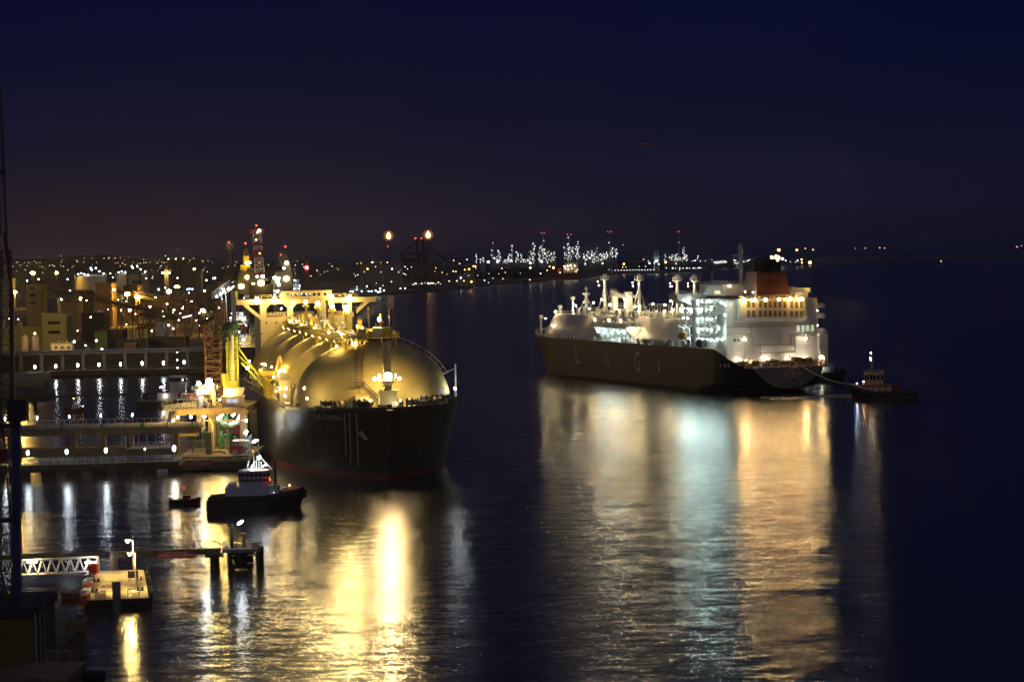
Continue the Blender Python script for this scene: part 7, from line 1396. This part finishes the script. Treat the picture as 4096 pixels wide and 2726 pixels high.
# lights scattered over the hills and town
hl = emit('far warm street lamp', (1, .58, .22), 3.2, False); hw = emit('far white street lamp', (1, .82, .58), 3.2, False); hb = emit('far red lamp', (1, .10, .06), 2.4, False)
def far_lamp(label, uv, Y, r, em, group, zmin=LZ, cat='lamp', name='street_lamp'):
    p = py(*uv, Y)
    if p.z < zmin + 4: p.z = zmin + 4
    key = ('far', em.name)
    if key not in _lm:
        q = MB(); q.ico(); q.tube((0, .5, -5), (0, .5, 0), .12, n=4, m=1); o = q.build(name, [em, dark]); _lm[key] = o.data
    else: o = bpy.data.objects.new(name, _lm[key]); COL.objects.link(o)
    o.location = p; o.scale = (r, r, max(r, min(3 * r, (p.z - zmin) / 5)) if False else r); tag(o, label, cat, group); return o
def on_hill(u, v):
    best = 7000
    for Y in range(6600, 12000, 100):
        p = py(u, v, Y)
        if p.z > hill_z(p.x, Y) + 3: best = Y
        else: break
    return best
hand = [(155, 350), (232, 352), (270, 352), (325, 338), (345, 352), (125, 387), (185, 375), (200, 377), (258, 380), (494, 376), (570, 380), (584, 328), (575, 350), (722, 330), (795, 308), (868, 310), (910, 350), (980, 310), (1025, 312), (1090, 306), (1135, 298), (1135, 310), (1172, 325), (1215, 298), (1303, 296), (1085, 355), (1110, 352), (1155, 355), (1178, 370), (1255, 348), (1298, 358), (1355, 322), (1355, 352), (1375, 350), (1415, 350), (1452, 325), (1468, 348), (1498, 328), (1525, 346), (1485, 355), (1570, 346), (1600, 355), (1645, 345), (1790, 330), (1905, 333), (1948, 297), (1960, 335), (1430, 420), (1488, 427), (1605, 422), (1380, 425), (1350, 458), (1300, 440), (1435, 498), (1440, 480), (365, 300), (573, 285), (1080, 312), (1670, 230), (640, 420), (2100, 402), (2000, 350)]
for x, y in hand: u, v = c1(x, y); far_lamp('tiny warm street lamp on the dark hillside beyond the port', (u, v), on_hill(u, v), rp_.uniform(1.0, 1.7), rp_.choice([hl, hl, hw]), 'street lamps on the hillside')
for k in range(56):
    u = rp_.uniform(8, 330); v = rp_.gauss(266, 4.5); far_lamp('tiny warm street lamp low in the far town', (u, v), rp_.uniform(4200, 6300), rp_.uniform(.45, .9), rp_.choice([hl, hl, hw, hw, hb if k % 9 == 0 else hl]), 'street lamps low in the far town')
for k in range(40):
    u = rp_.uniform(285, 480); v = rp_.uniform(262, 276); far_lamp('small lamp in the far docks left of the refinery', (u, v), rp_.uniform(4500, 6000), rp_.uniform(.5, 1.0), rp_.choice([hl, hw, hw, hl]), 'small lamps in the far docks', name='dock_lamp')
# lamps seen along the far shore, read off one by one
FS = emit('far shore sodium lamp', (1, .56, .16), 9); FW = emit('far shore white lamp', (.82, .90, 1), 5); FR = emit('far shore red lamp', (1, .10, .06), 2.5, False)
far7 = [(192, 423, 2.6, FS), (257, 452, 1.8, FS), (320, 424, 1.6, FS), (95, 430, 1.1, FS), (168, 427, 1.3, FW), (265, 424, 1.0, FR), (348, 465, 1.8, FW), (440, 472, 1.2, FW), (472, 463, 1.1, FW), (527, 464, 1.1, FW), (735, 470, 1.0, FS), (888, 408, 1.3, FS), (941, 435, 1.0, FS), (1002, 400, 1.6, FW), (1058, 457, 2.6, FS), (1076, 457, 1.6, FS), (1076, 472, 1.2, FW), (983, 487, 1.9, FS), (980, 525, 2.0, FS), (908, 502, 1.4, FS), (790, 510, 1.1, FS), (768, 550, 1.4, FS), (850, 585, 1.6, FW), (915, 583, 1.6, FS), (975, 582, 1.5, FS), (1153, 578, 1.8, FW), (1187, 597, 1.0, FW), (1300, 475, 1.5, FS), (1330, 510, 1.1, FS), (1545, 470, 3.2, FS), (1540, 573, 1.5, FS), (1633, 520, 2.0, FW), (1190, 520, .8, FW), (1460, 516, .7, FW), (335, 540, 1.0, FS), (355, 590, 1.5, FS), (225, 603, .9, FW), (283, 622, 1.0, FW), (255, 650, 1.4, FW), (67, 530, 1.5, FW), (120, 537, 1.4, FW), (35, 522, 1.0, FW), (262, 512, 1.5, FW), (410, 480, 1.4, FS), (492, 480, 1.0, FS), (478, 530, 1.0, FS), (1225, 560, 1.0, FW), (1310, 565, 1.2, FS), (1275, 520, .8, FS), (145, 628, 2.0, FW)]
for i, (x, y, r, em) in enumerate(far7):
    u, v = c7(x, y); Y = pz(u, max(v, 275), 12).y if v > 276 else 5200
    far_lamp(('glowing sodium' if em is FS else 'cool white' if em is FW else 'red') + ' lamp on the far wharf ' + ('by the dark gantry cranes' if x < 700 else 'left of the orange lit coaster' if x > 1000 else 'right of the gantry cranes'), (u, v), min(Y, 5600), r * .6, em, 'lamps along the far wharf', name='wharf_lamp')
for x, y in ((5, 683), (25, 684), (57, 667), (82, 665), (100, 683), (160, 683), (185, 683), (220, 678), (240, 690), (260, 660), (260, 685), (292, 676), (433, 658), (473, 658)): p = pz(*c7(x, y), 5); far_lamp('white lamp low on the quay just right of the bridge wing', c7(x, y), p.y, 1.25, FW, 'white lamps on the near dock quay', name='quay_lamp')
for k in range(34): x = 540 + k * 7.4 + rp_.uniform(-3, 3); p = pz(*c7(x, 622 - (x - 540) * .06 + rp_.uniform(-14, 6)), 6); far_lamp('tiny lamp in the dotted row under the gantry cranes', c7(x, 622 - (x - 540) * .06 + rp_.uniform(-14, 6)), p.y, rp_.uniform(.5, 1.0), rp_.choice([FW, FW, FS]), 'dotted lamps under the gantry cranes', name='wharf_lamp')
far8 = [(x, 541 - (x - 115) * .014, 1.5, FW) for x in range(115, 520, 28)] + [(45, 530, 2.2, FW), (60, 540, 2.4, FW), (75, 520, 1.8, FW), (70, 545, 2.0, FW), (85, 535, 1.6, FW), (42, 520, 1.2, FR), (215, 512, 1.5, FS), (245, 510, 1.2, FW), (370, 505, 1.2, FW), (430, 505, 1.2, FW), (467, 475, 3.2, FW), (512, 470, 2.2, FW), (557, 483, 2.2, FW), (225, 482, 3.6, FS), (620, 465, 4.2, FS), (455, 455, 1.4, FW), (717, 478, 1.6, FS), (685, 520, 2.6, FW), (713, 522, 1.3, FW), (752, 520, 2.0, FW), (752, 537, 1.2, FW), (783, 522, 1.4, FS), (818, 520, 2.2, FW), (843, 522, 1.4, FW), (880, 520, 1.8, FW), (895, 522, 1.5, FW), (922, 520, 1.6, FW), (935, 517, 2.0, FW), (948, 520, 1.5, FW), (960, 517, 1.3, FR), (410, 438, 1.2, FS), (625, 517, 1.4, FW), (218, 302, 1.6, hl)]
for x, y, r, em in far8: u, v = c8(x, y); far_lamp(('warm' if em in (FS, hl) else 'red' if em is FR else 'white') + ' lamp on the far shore ' + ('in the even row behind the mast tops' if x < 520 and y > 525 else 'above the tanker decks' if x < 640 else 'left of the radar mast'), (u, v), 7600, r * .75, em, 'lamps on the far shore behind the tanker', name='shore_lamp')
far9 = [(925, 408, 2.4), (918, 430, 1.5), (900, 450, 1.6), (870, 455, 1.4), (890, 450, 1.5), (945, 455, 1.6), (992, 455, 1.2), (1055, 440, 1.0)] + [(1078 + k * 10, 470 - k * 1.2 + (7 if k % 2 else -6), 1.9) for k in range(12)] + [(1265, 445, 2), (1270, 470, 2.2), (1285, 480, 1.8), (1300, 470, 1.5), (1280, 450, 1.4), (1355, 460, 1.8), (1385, 456, 1.6), (1400, 448, 1.8), (1412, 440, 1.6), (1750, 450, 2.4), (1795, 460, 1.6), (1845, 462, 1.4), (1860, 446, 1.8), (1868, 455, 1.4)]
for x, y, r in far9: u, v = c8(x, y); far_lamp('white lamp on the farthest low shore beyond the tanker bridge', (u, v), 9300, r * .95, rp_.choice([FW, FW, hw]), 'lamps on the farthest shore', name='shore_lamp')
for x, y, r, em, lbl in ((1685, 350, 6, hl, 'hazy orange lamp high above the floodlit store'), (1855, 350, 4.5, hl, 'second hazy orange lamp right of the funnel'), (1935, 335, 2.2, hl, 'faint amber lamp high right of the funnel'), (2008, 347, 2.6, hl, 'small amber lamp farthest right of the funnel'), (1978, 468, 5.5, FS, 'strong orange lamp at the shore end right of the funnel'), (1720, 433, 4.5, emit('far green lamp', (.6, 1, .75), 8, False), 'greenish lamp right of the floodlit store'), (1900, 440, 3.0, FS, 'upper amber lamp on the small column'), (1903, 470, 2.6, FS, 'lower amber lamp on the small column')): u, v = c8(x, y); far_lamp(lbl, (u, v), 9800, r * 1.1, em, 'lamps right of the funnel', name='shore_lamp')
for k in range(11): u, v = c8(1612 + rp_.uniform(0, 85), rp_.uniform(392, 462)); far_lamp('floodlight of the glaring lit store right of the funnel', (u, v), 9600, rp_.uniform(4, 7.5), emit('glare floodlight', (1, .72, .34), 6, False), 'floodlights right of the funnel', name='shore_floodlight')
for i, (uv, r) in enumerate((((855.3, 247.9), 2.2), ((865.2, 247.8), 2.6), ((879.7, 247.5), 2.8), ((884.5, 247.7), 2.8), ((1017, 246.6), 3.4), ((1021.5, 245.5), 2.4), ((941, 260.8), 2.2))):
    p = py(*uv, 21000 if uv[1] < 250 else 9000); t = thing('channel_buoy', 'tiny amber light on the open water, %s from the left at the right horizon' % ORD[i], 'buoy', (p.x, p.y, 0), 0, 'lights on the open water'); q = MB(); q.lathe((0, 0, 0), [(3, -1), (3, 2), (1, 4), (.4, max(5, p.z))], n=8); q.build('body', dark, t); bulb(t, (0, -2, max(6, p.z)), r * (1 if uv[1] > 250 else 1.7), hl, 'lantern')
# ------------------------------------------------------------------ gas flares
glowm = bpy.data.materials.new('flare halo glow'); glowm.use_nodes = True; t = glowm.node_tree; t.nodes.clear()  # see-through emission that stands in for the halo round each flare
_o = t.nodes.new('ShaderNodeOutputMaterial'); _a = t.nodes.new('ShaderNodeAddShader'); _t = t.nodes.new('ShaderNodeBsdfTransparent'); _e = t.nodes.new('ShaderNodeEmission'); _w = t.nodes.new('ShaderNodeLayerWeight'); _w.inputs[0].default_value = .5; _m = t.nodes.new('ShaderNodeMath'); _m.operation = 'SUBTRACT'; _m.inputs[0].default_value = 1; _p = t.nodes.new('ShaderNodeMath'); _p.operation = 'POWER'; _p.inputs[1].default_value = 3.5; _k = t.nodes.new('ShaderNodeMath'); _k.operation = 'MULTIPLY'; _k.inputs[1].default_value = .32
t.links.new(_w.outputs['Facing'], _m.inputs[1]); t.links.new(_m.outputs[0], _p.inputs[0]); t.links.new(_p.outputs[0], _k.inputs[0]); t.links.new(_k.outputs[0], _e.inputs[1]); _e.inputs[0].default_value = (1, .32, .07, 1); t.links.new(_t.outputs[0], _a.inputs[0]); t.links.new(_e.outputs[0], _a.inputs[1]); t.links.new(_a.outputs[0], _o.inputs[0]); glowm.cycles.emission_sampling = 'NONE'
for lbl, x, y, Y in (('left orange gas flare stack over the far docks', 331, 203, 6400), ('right orange gas flare stack behind the gantry cranes', 670, 195, 6400)):
    p = py(*c7(x, y), Y); t = thing('flare_stack', lbl, 'flare', (p.x, Y, LZ), 0, 'gas flares'); h_ = p.z - LZ; q = MB(); q.lattice((0, 0, 0), (0, 0, h_ - 8), 9, 3, 14, .35); q.tube((0, 0, 0), (0, 0, h_ - 5), 1.1, n=6); q.build('stack', dimc, t)
    q = MB(); q.lathe((0, 0, h_ - 6), [(1.2, 0), (4.2, 2.5), (5.6, 6), (4.6, 10), (2.0, 14), (.2, 17)], n=10); q.build('flame', emit('gas flame', (1, .50, .14), 8), t, smooth=True); q = MB(); q.sphere((0, 0, h_ + 2), 15, n=20, k=12); q.build('halo_shell', glowm, t, smooth=True)  # outer sphere is the flare's halo put in as a glowing shape
    if x < 400: bulb(t, (-2, -4, zz(c7(325, 288), Y) - LZ), 1.8, hb)
# ------------------------------------------------------------------ dark container gantries
gant = mat('dark gantry paint', (.055, .042, .038), .7, var=.2)
for lbl, xo, sc in (('front dark gantry crane with booms raised like a spread fan', 0, 1.0), ('rear dark gantry crane partly hidden by the front one', 52, .98)):
    Y = 4350 + xo * 3; t = thing('gantry_crane', lbl, 'crane', (0, 0, 0), 0, 'gantry cranes'); g7 = lambda x, y: py(*c7(x + xo, y), Y)
    q = MB()
    for x, d in ((570, 0), (590, 0), (570, 28), (590, 28)): a = g7(x, 228); q.bar((a.x, Y + d, LZ), (a.x, Y + d, a.z if x == 570 else g7(590, 330).z), 2.4)
    for yy in (345, 420, 500, 560): a, b = g7(562, yy), g7(598, yy); q.bar((a.x, Y, a.z), (b.x, Y, b.z), 1.6); q.bar((a.x, Y + 28, a.z), (b.x, Y + 28, b.z), 3); q.bar((a.x, Y, a.z), (a.x, Y + 28, a.z), 3)
    q.build('portal', gant, t); q = MB()
    if xo == 0:
        for a, b in (((565, 235), (440, 345)), ((565, 250), (365, 420)), ((440, 345), (440, 415)), ((440, 345), (565, 345)), ((440, 392), (565, 392)), ((440, 415), (600, 415))): q.bar(g7(*a), g7(*b), 1.5)
        for k in range(9): q.bar(g7(440 + k * 14, 345 if k % 2 else 375), g7(454 + k * 14, 375 if k % 2 else 345), .8)
        A_ = g7(505, 405); q.box((A_.x, Y + 8, A_.z), (21, 12, 5))
    else:
        for a, b in (((565, 235), (770, 405)), ((570, 300), (790, 415)), ((565, 235), (520, 260)), ((590, 420), (790, 415))): q.bar(g7(*a), g7(*b), 1.5)
    q.build('boom', gant, t); q = MB(); a, b = g7(545, 590), g7(610, 590); q.box(((a.x + b.x) / 2, Y + 14, LZ + 3), (b.x - a.x, 36, 6)); q.build('bogie', gant, t)
    bulb(t, g7(561, 218) - Vector((0, 6, 0)), 1.5, hb)
# sheds of the far docks, silos, low barge
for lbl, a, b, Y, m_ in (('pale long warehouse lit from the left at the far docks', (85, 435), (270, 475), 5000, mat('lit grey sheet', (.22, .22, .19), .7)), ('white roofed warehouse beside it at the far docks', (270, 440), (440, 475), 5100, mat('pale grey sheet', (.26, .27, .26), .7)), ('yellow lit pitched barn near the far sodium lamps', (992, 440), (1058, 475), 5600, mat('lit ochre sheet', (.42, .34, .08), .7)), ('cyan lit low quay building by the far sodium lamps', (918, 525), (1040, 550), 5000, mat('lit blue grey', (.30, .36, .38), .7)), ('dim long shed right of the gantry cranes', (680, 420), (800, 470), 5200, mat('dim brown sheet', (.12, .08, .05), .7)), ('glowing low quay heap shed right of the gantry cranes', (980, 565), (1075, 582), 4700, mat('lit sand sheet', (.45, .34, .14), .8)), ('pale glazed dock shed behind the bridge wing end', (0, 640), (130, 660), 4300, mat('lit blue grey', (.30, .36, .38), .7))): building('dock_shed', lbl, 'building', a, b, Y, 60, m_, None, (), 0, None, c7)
for k, (x, y, em) in enumerate(((150, 480, FS), (360, 480, FW), (1020, 482, FS), (950, 556, FW), (1040, 590, FS), (60, 666, FW))): u, v = c7(x, y); far_lamp('low lamp washing a shed wall in the far docks', (u, v), 4650 if y > 500 else 4900, 1.6, em, 'lamps washing the dock sheds', name='shed_lamp')
a, b = pz(*c7(490, 652), 3), pz(*c7(785, 625), 3); d = b - a; t = thing('dock_barge', 'long low dark barge under the dotted lamps of the far wharf', 'barge', (a.x, a.y, 0), math.atan2(d.y, d.x)); L_ = math.hypot(d.x, d.y); q = MB(); q.prism([(0, 0, 5), (6, 0, -.5), (L_ - 10, 0, -.5), (L_, 0, 5.5)], (0, 18, 0)); q.build('hull', dark, t); q = MB(); q.rail([(2, .4, 5), (L_ - 2, .4, 5)], 2.5, 14, .25); q.build('railing', dimc, t)
# orange lit coaster
a, b = pz(*c7(1668, 575), 0), pz(*c7(1962, 568), 0); L_ = b.x - a.x; t = thing('coaster', 'orange lit cargo coaster lying off the far shore', 'ship', (a.x, a.y, 0), .03); k_ = L_ / 294
zc = lambda y: zz(c7(1800, y), a.y)
q = MB(); q.prism([(-1, 0, zc(495)), (3, 0, -1), (L_ - 4, 0, -1), (L_, 0, zc(515)), (L_ * .3, 0, zc(520))], (0, 16, 0)); q.build('hull', mat('dark coaster hull', (.06, .028, .015), .6), t)
q = MB(); q.box((k_ * 222, 8, (zc(515) + zc(452)) / 2), (k_ * 124, 12, zc(452) - zc(515))); q.box((k_ * 232, 8, zc(443)), (k_ * 104, 10, zc(435) - zc(452))); q.box((k_ * 232, 8, zc(430)), (k_ * 60, 8, 3)); q.build('deckhouse', mat('coaster cream', (.55, .46, .34), .6), t)
q = MB(); q.tube((k_ * 218, 8, zc(435)), (k_ * 218, 8, zc(385)), 1, .5); q.bar((k_ * 210, 8, zc(405)), (k_ * 226, 8, zc(405)), .6); q.tube((k_ * 50, 8, zc(500)), (k_ * 50, 8, zc(455)), 1); q.bar((k_ * 45, 8, zc(470)), (k_ * 70, 8, zc(480)), 1.2); q.build('mast', dimc, t); q = MB(); q.prism([(k_ * 110, 2, zc(512)), (k_ * 142, 2, zc(512)), (k_ * 138, 2, zc(470)), (k_ * 112, 2, zc(478))], (0, 8, 0)); q.build('deck_crane', orange, t)
co = emit('coaster lamp', (1, .56, .18), 12); cow = emit('coaster white lamp', (1, .84, .55), 9)
for x, y, r, e in ((1745, 468, 2.6, co), (1712, 458, 1.3, co), (1838, 458, 1.7, cow), (1865, 456, 1.5, cow), (1890, 452, 1.7, cow), (1925, 456, 1.5, cow), (1845, 480, 1.2, cow), (1870, 486, 1.2, cow), (1900, 478, 1.0, cow), (1948, 490, 1.0, cow), (1800, 512, 1.1, co), (1690, 490, .9, co), (1935, 505, 1, co)): bulb(t, (k_ * (x - 1668), -3, zc(y)), r, e)
# ------------------------------------------------------------------ refinery
rl1 = emit('refinery lamp', (.90, .95, 1.0), 2.4, False); rl2 = emit('warm refinery lamp', (1, .84, .52), 1.9, False); rlb = emit('refinery work lamp', (.9, .95, 1), 6)
rst = mat('refinery steel', (.30, .31, .30), .6, var=.2); rr = random.Random(31); RY = 7300
def column(kind, x, yt, yb, w_, n, label, C=c7, Y=RY, redtop=False, shape='col'):
    p0, p1 = py(*C(x, yb), Y), py(*C(x, yt), Y); t = thing(kind, label, 'refinery', (p0.x, Y, LZ), 0, 'refinery columns and chimneys'); H_ = p1.z - LZ; wm = w_ * .11672 * Y / F
    q = MB()
    if shape == 'col': q.tube((0, 0, 0), (0, 0, H_ * .96), wm / 2, wm / 2 * .9, n=10); q.sphere((0, 0, H_ * .96), wm * .45, n=10, k=4); [q.tube((0, 0, H_ * f), (0, 0, H_ * f + 1.5), wm * .8, n=10) for f in (.3, .5, .7, .88)]
    elif shape == 'chim': q.tube((0, 0, 0), (0, 0, H_), wm * .6, wm * .42, n=12)
    else:
        q.lattice((0, 0, 0), (0, 0, H_), wm, wm, max(3, int(H_ / 14)), .8); [q.box((0, 0, H_ * f), (wm * 1.05, wm * 1.05, 1)) for f in (.25, .5, .75, 1)]; q.tube((wm * .2, 0, 0), (wm * .2, 0, H_ * .9), wm * .2, n=8)
    q.build('shell', rst, t)
    zb = p0.z - LZ
    for k in range(n):
        z = zb + (H_ - zb) * (k + rr.uniform(.1, .9)) / n; bulb(t, (rr.uniform(-.62, .62) * wm, -wm * .75 - 2, z), rr.uniform(.9, 1.7), rl1 if rr.random() < .72 else rl2)
    if redtop:
        for f in (-1, 1): bulb(t, (f * wm * .8 + rr.uniform(-1, 1), -wm, H_ + 2), 1.5, hb)
    return t
R1 = [('process_column', 1085, 345, 425, 8, 6), ('process_unit', 1130, 385, 425, 34, 8), ('chimney', 1213, 275, 400, 9, 2), ('chimney', 1230, 250, 400, 10, 2), ('process_unit', 1255, 372, 430, 30, 10), ('process_unit', 1278, 315, 425, 22, 12), ('process_unit', 1330, 395, 430, 44, 9), ('process_column', 1365, 348, 425, 16, 8), ('process_column', 1389, 285, 425, 7, 7), ('process_unit', 1432, 332, 425, 24, 10), ('process_column', 1470, 345, 430, 14, 5), ('process_unit', 1505, 395, 425, 40, 8), ('process_unit', 1550, 325, 430, 26, 8), ('process_unit', 1575, 255, 430, 20, 14), ('chimney', 1655, 178, 400, 16, 3), ('process_unit', 1630, 282, 430, 26, 13), ('process_unit', 1668, 300, 435, 40, 15), ('process_unit', 1715, 325, 420, 34, 11), ('process_unit', 1750, 325, 410, 22, 6), ('process_column', 1838, 270, 400, 8, 5), ('process_unit', 1862, 255, 400, 20, 9), ('chimney', 1880, 190, 390, 18, 3), ('process_unit', 1890, 290, 410, 44, 16), ('process_column', 1942, 278, 400, 16, 10), ('process_column', 1960, 243, 390, 12, 7), ('process_unit', 2010, 350, 405, 50, 9), ('process_unit', 2050, 325, 410, 56, 14), ('process_unit', 2085, 345, 425, 44, 11), ('process_column', 2118, 270, 420, 10, 4), ('process_unit', 2150, 350, 410, 46, 10), ('process_unit', 2190, 338, 400, 30, 12), ('chimney', 2228, 168, 385, 16, 2), ('process_column', 2248, 293, 385, 12, 8), ('process_column', 2282, 308, 382, 22, 8)]
pos = {}
for i, (kd, x, yt, yb, w_, n) in enumerate(R1):
    pos[kd] = pos.get(kd, 0) + 1; red_ = kd == 'chimney' and yt < 200 or x == 1389
    lb = {'process_column': 'slim lit distillation column', 'process_unit': 'lamp dotted process unit', 'chimney': 'grey refinery chimney' + (' with red top lights' if red_ else '')}[kd] + ', %s from left in the far refinery' % ORD[min(19, pos[kd] - 1)]
    column(kd, x, yt, yb, w_, n, lb, redtop=red_, shape={'process_column': 'col', 'process_unit': 'lat', 'chimney': 'chim'}[kd])
u, v = c7(2090, 300); p = py(u, v, RY); t = thing('storage_dome', 'dim domed refinery tank lit from below among the lamps', 'tank', (p.x, RY + 40, LZ), 0); h_ = p.z - LZ; MB().lathe((0, 0, 0), [(40, 0), (40, h_ * .75), (30, h_ * .9), (12, h_), (.5, h_ + 2)], n=28).build('shell', rst, t, smooth=True); bulb(t, (-24, -46, h_ * .4), 2.2, rlb); bulb(t, (22, -46, h_ * .4), 2.2, rlb)
for i, (x, y, r) in enumerate(((1185, 420, 3.6), (1545, 430, 2.8), (1260, 418, 2.4), (1380, 410, 2.4), (1640, 415, 2.4), (1670, 350, 2.0))): u, v = c7(x, y); far_lamp('strong white work lamp at the foot of the refinery, %s from the left' % ORD[i], (u, v), RY - 60, r, rlb, 'work lamps at the refinery foot', name='work_lamp')
R2 = [('chimney', 745, 182, 420, 9, 1), ('process_column', 790, 328, 440, 14, 10), ('process_unit', 690, 395, 450, 34, 12), ('process_unit', 725, 388, 450, 28, 10), ('process_unit', 805, 400, 450, 30, 12), ('process_column', 652, 405, 430, 10, 2), ('process_column', 612, 385, 445, 12, 4), ('process_unit', 765, 420, 452, 30, 6)]
for i, (kd, x, yt, yb, w_, n) in enumerate(R2): column(kd, x, yt, yb, w_, n, {'process_column': 'slim lit column', 'process_unit': 'lamp covered process unit', 'chimney': 'tall thin red topped chimney'}[kd] + ' of the small refinery behind the tanker masts, %s in it' % ORD[i], c8, 8600, kd == 'chimney', {'process_column': 'col', 'process_unit': 'lat', 'chimney': 'chim'}[kd])
p = py(*c8(530, 480), 8000); t = thing('lit_tower', 'pale cyan lit small tower on the far shore behind the tanker', 'tower', (p.x, 8000, LZ)); q = MB(); q.lattice((0, 0, 0), (0, 0, 60), 16, 10, 6, 1.2); q.build('frame', white, t); bulb(t, (0, -14, 30), 1.6, emit('cyan tower lamp', (.7, .95, 1), 70))
p = py(*c7(1700, 150), 7250); steam('chimney_smoke', 'thin grey smoke trailing from the left red topped refinery chimney', (p.x, 7250, p.z + 10), (260, 60, 110), .010)
for lbl, (x, y), s in (('small pale steam puff between the refinery units', (1805, 335), (100, 50, 60)), ('faint steam over the refinery dome', (2090, 275), (190, 50, 40))): p = py(*c7(x, y), 7200); steam('steam', lbl, p, s, .03)
# helicopter far off in the sky
p = py(*(lambda x, y: ((2520 + x * 160 / 2356) / 4, (530 + y * 160 / 2356) / 4))(920, 680), 2600); t = thing('helicopter', 'small dark red helicopter hovering in the night sky', 'helicopter', p)
q = MB(); q.lathe((0, 0, 0), [(.1, -4.0), (1.0, -3.2), (1.55, -1.2), (1.5, 1), (.8, 3), (.3, 4.2)], n=12); o = q.build('fuselage', mat('helicopter red', (.55, .10, .05), .4), t, smooth=True); o.rotation_euler = (0, math.pi / 2, 0)
q = MB(); q.tube((3.2, 0, .4), (9.6, 0, 1.1), .4, .18, n=8); q.prism([(9.2, 0, .8), (10.2, 0, 2.6), (10.6, 0, 2.6), (10.1, 0, .9)], (0, .12, 0)); q.build('tail_boom', dark, t); q = MB(); q.tube((0, 0, 1.3), (0, 0, 2.4), .2); q.box((0, 0, 2.4), (12, .35, .08)); q.box((0, 0, 2.42), (.35, 12, .08)); q.build('rotor', dark, t); q = MB(); q.path([(-2.4, -1.1, -2), (1.8, -1.1, -2)], .08); q.path([(-2.4, 1.1, -2), (1.8, 1.1, -2)], .08); [q.bar((x, y * .8, -1), (x, y, -2), .08) for x in (-1.4, 1) for y in (-1.1, 1.1)]; q.build('skid', dark, t)
bulb(t, (-1.2, -1.9, .1), .22, emit('helicopter lamp', (1, .32, .16), 1.2, False)); bulb(t, (3.0, -1.0, .4), .16, emit('helicopter tail lamp', (1, .9, .5), 1.0, False))
# ------------------------------------------------------------------ night air
hz = MB(); hz.box((0, 74000, 68), (124000, 156000, 144)); hm_ = bpy.data.materials.new('night haze'); hm_.use_nodes = True; t = hm_.node_tree; t.nodes.clear()
o = t.nodes.new('ShaderNodeOutputMaterial'); v = t.nodes.new('ShaderNodeVolumePrincipled'); v.inputs['Color'].default_value = (.85, .88, .92, 1); v.inputs['Density'].default_value = 3.2e-5; v.inputs['Anisotropy'].default_value = .75; t.links.new(v.outputs[0], o.inputs['Volume'])
tag(hz.build('haze', hm_), 'thin night haze lying over the harbour', 'haze', kind='stuff')
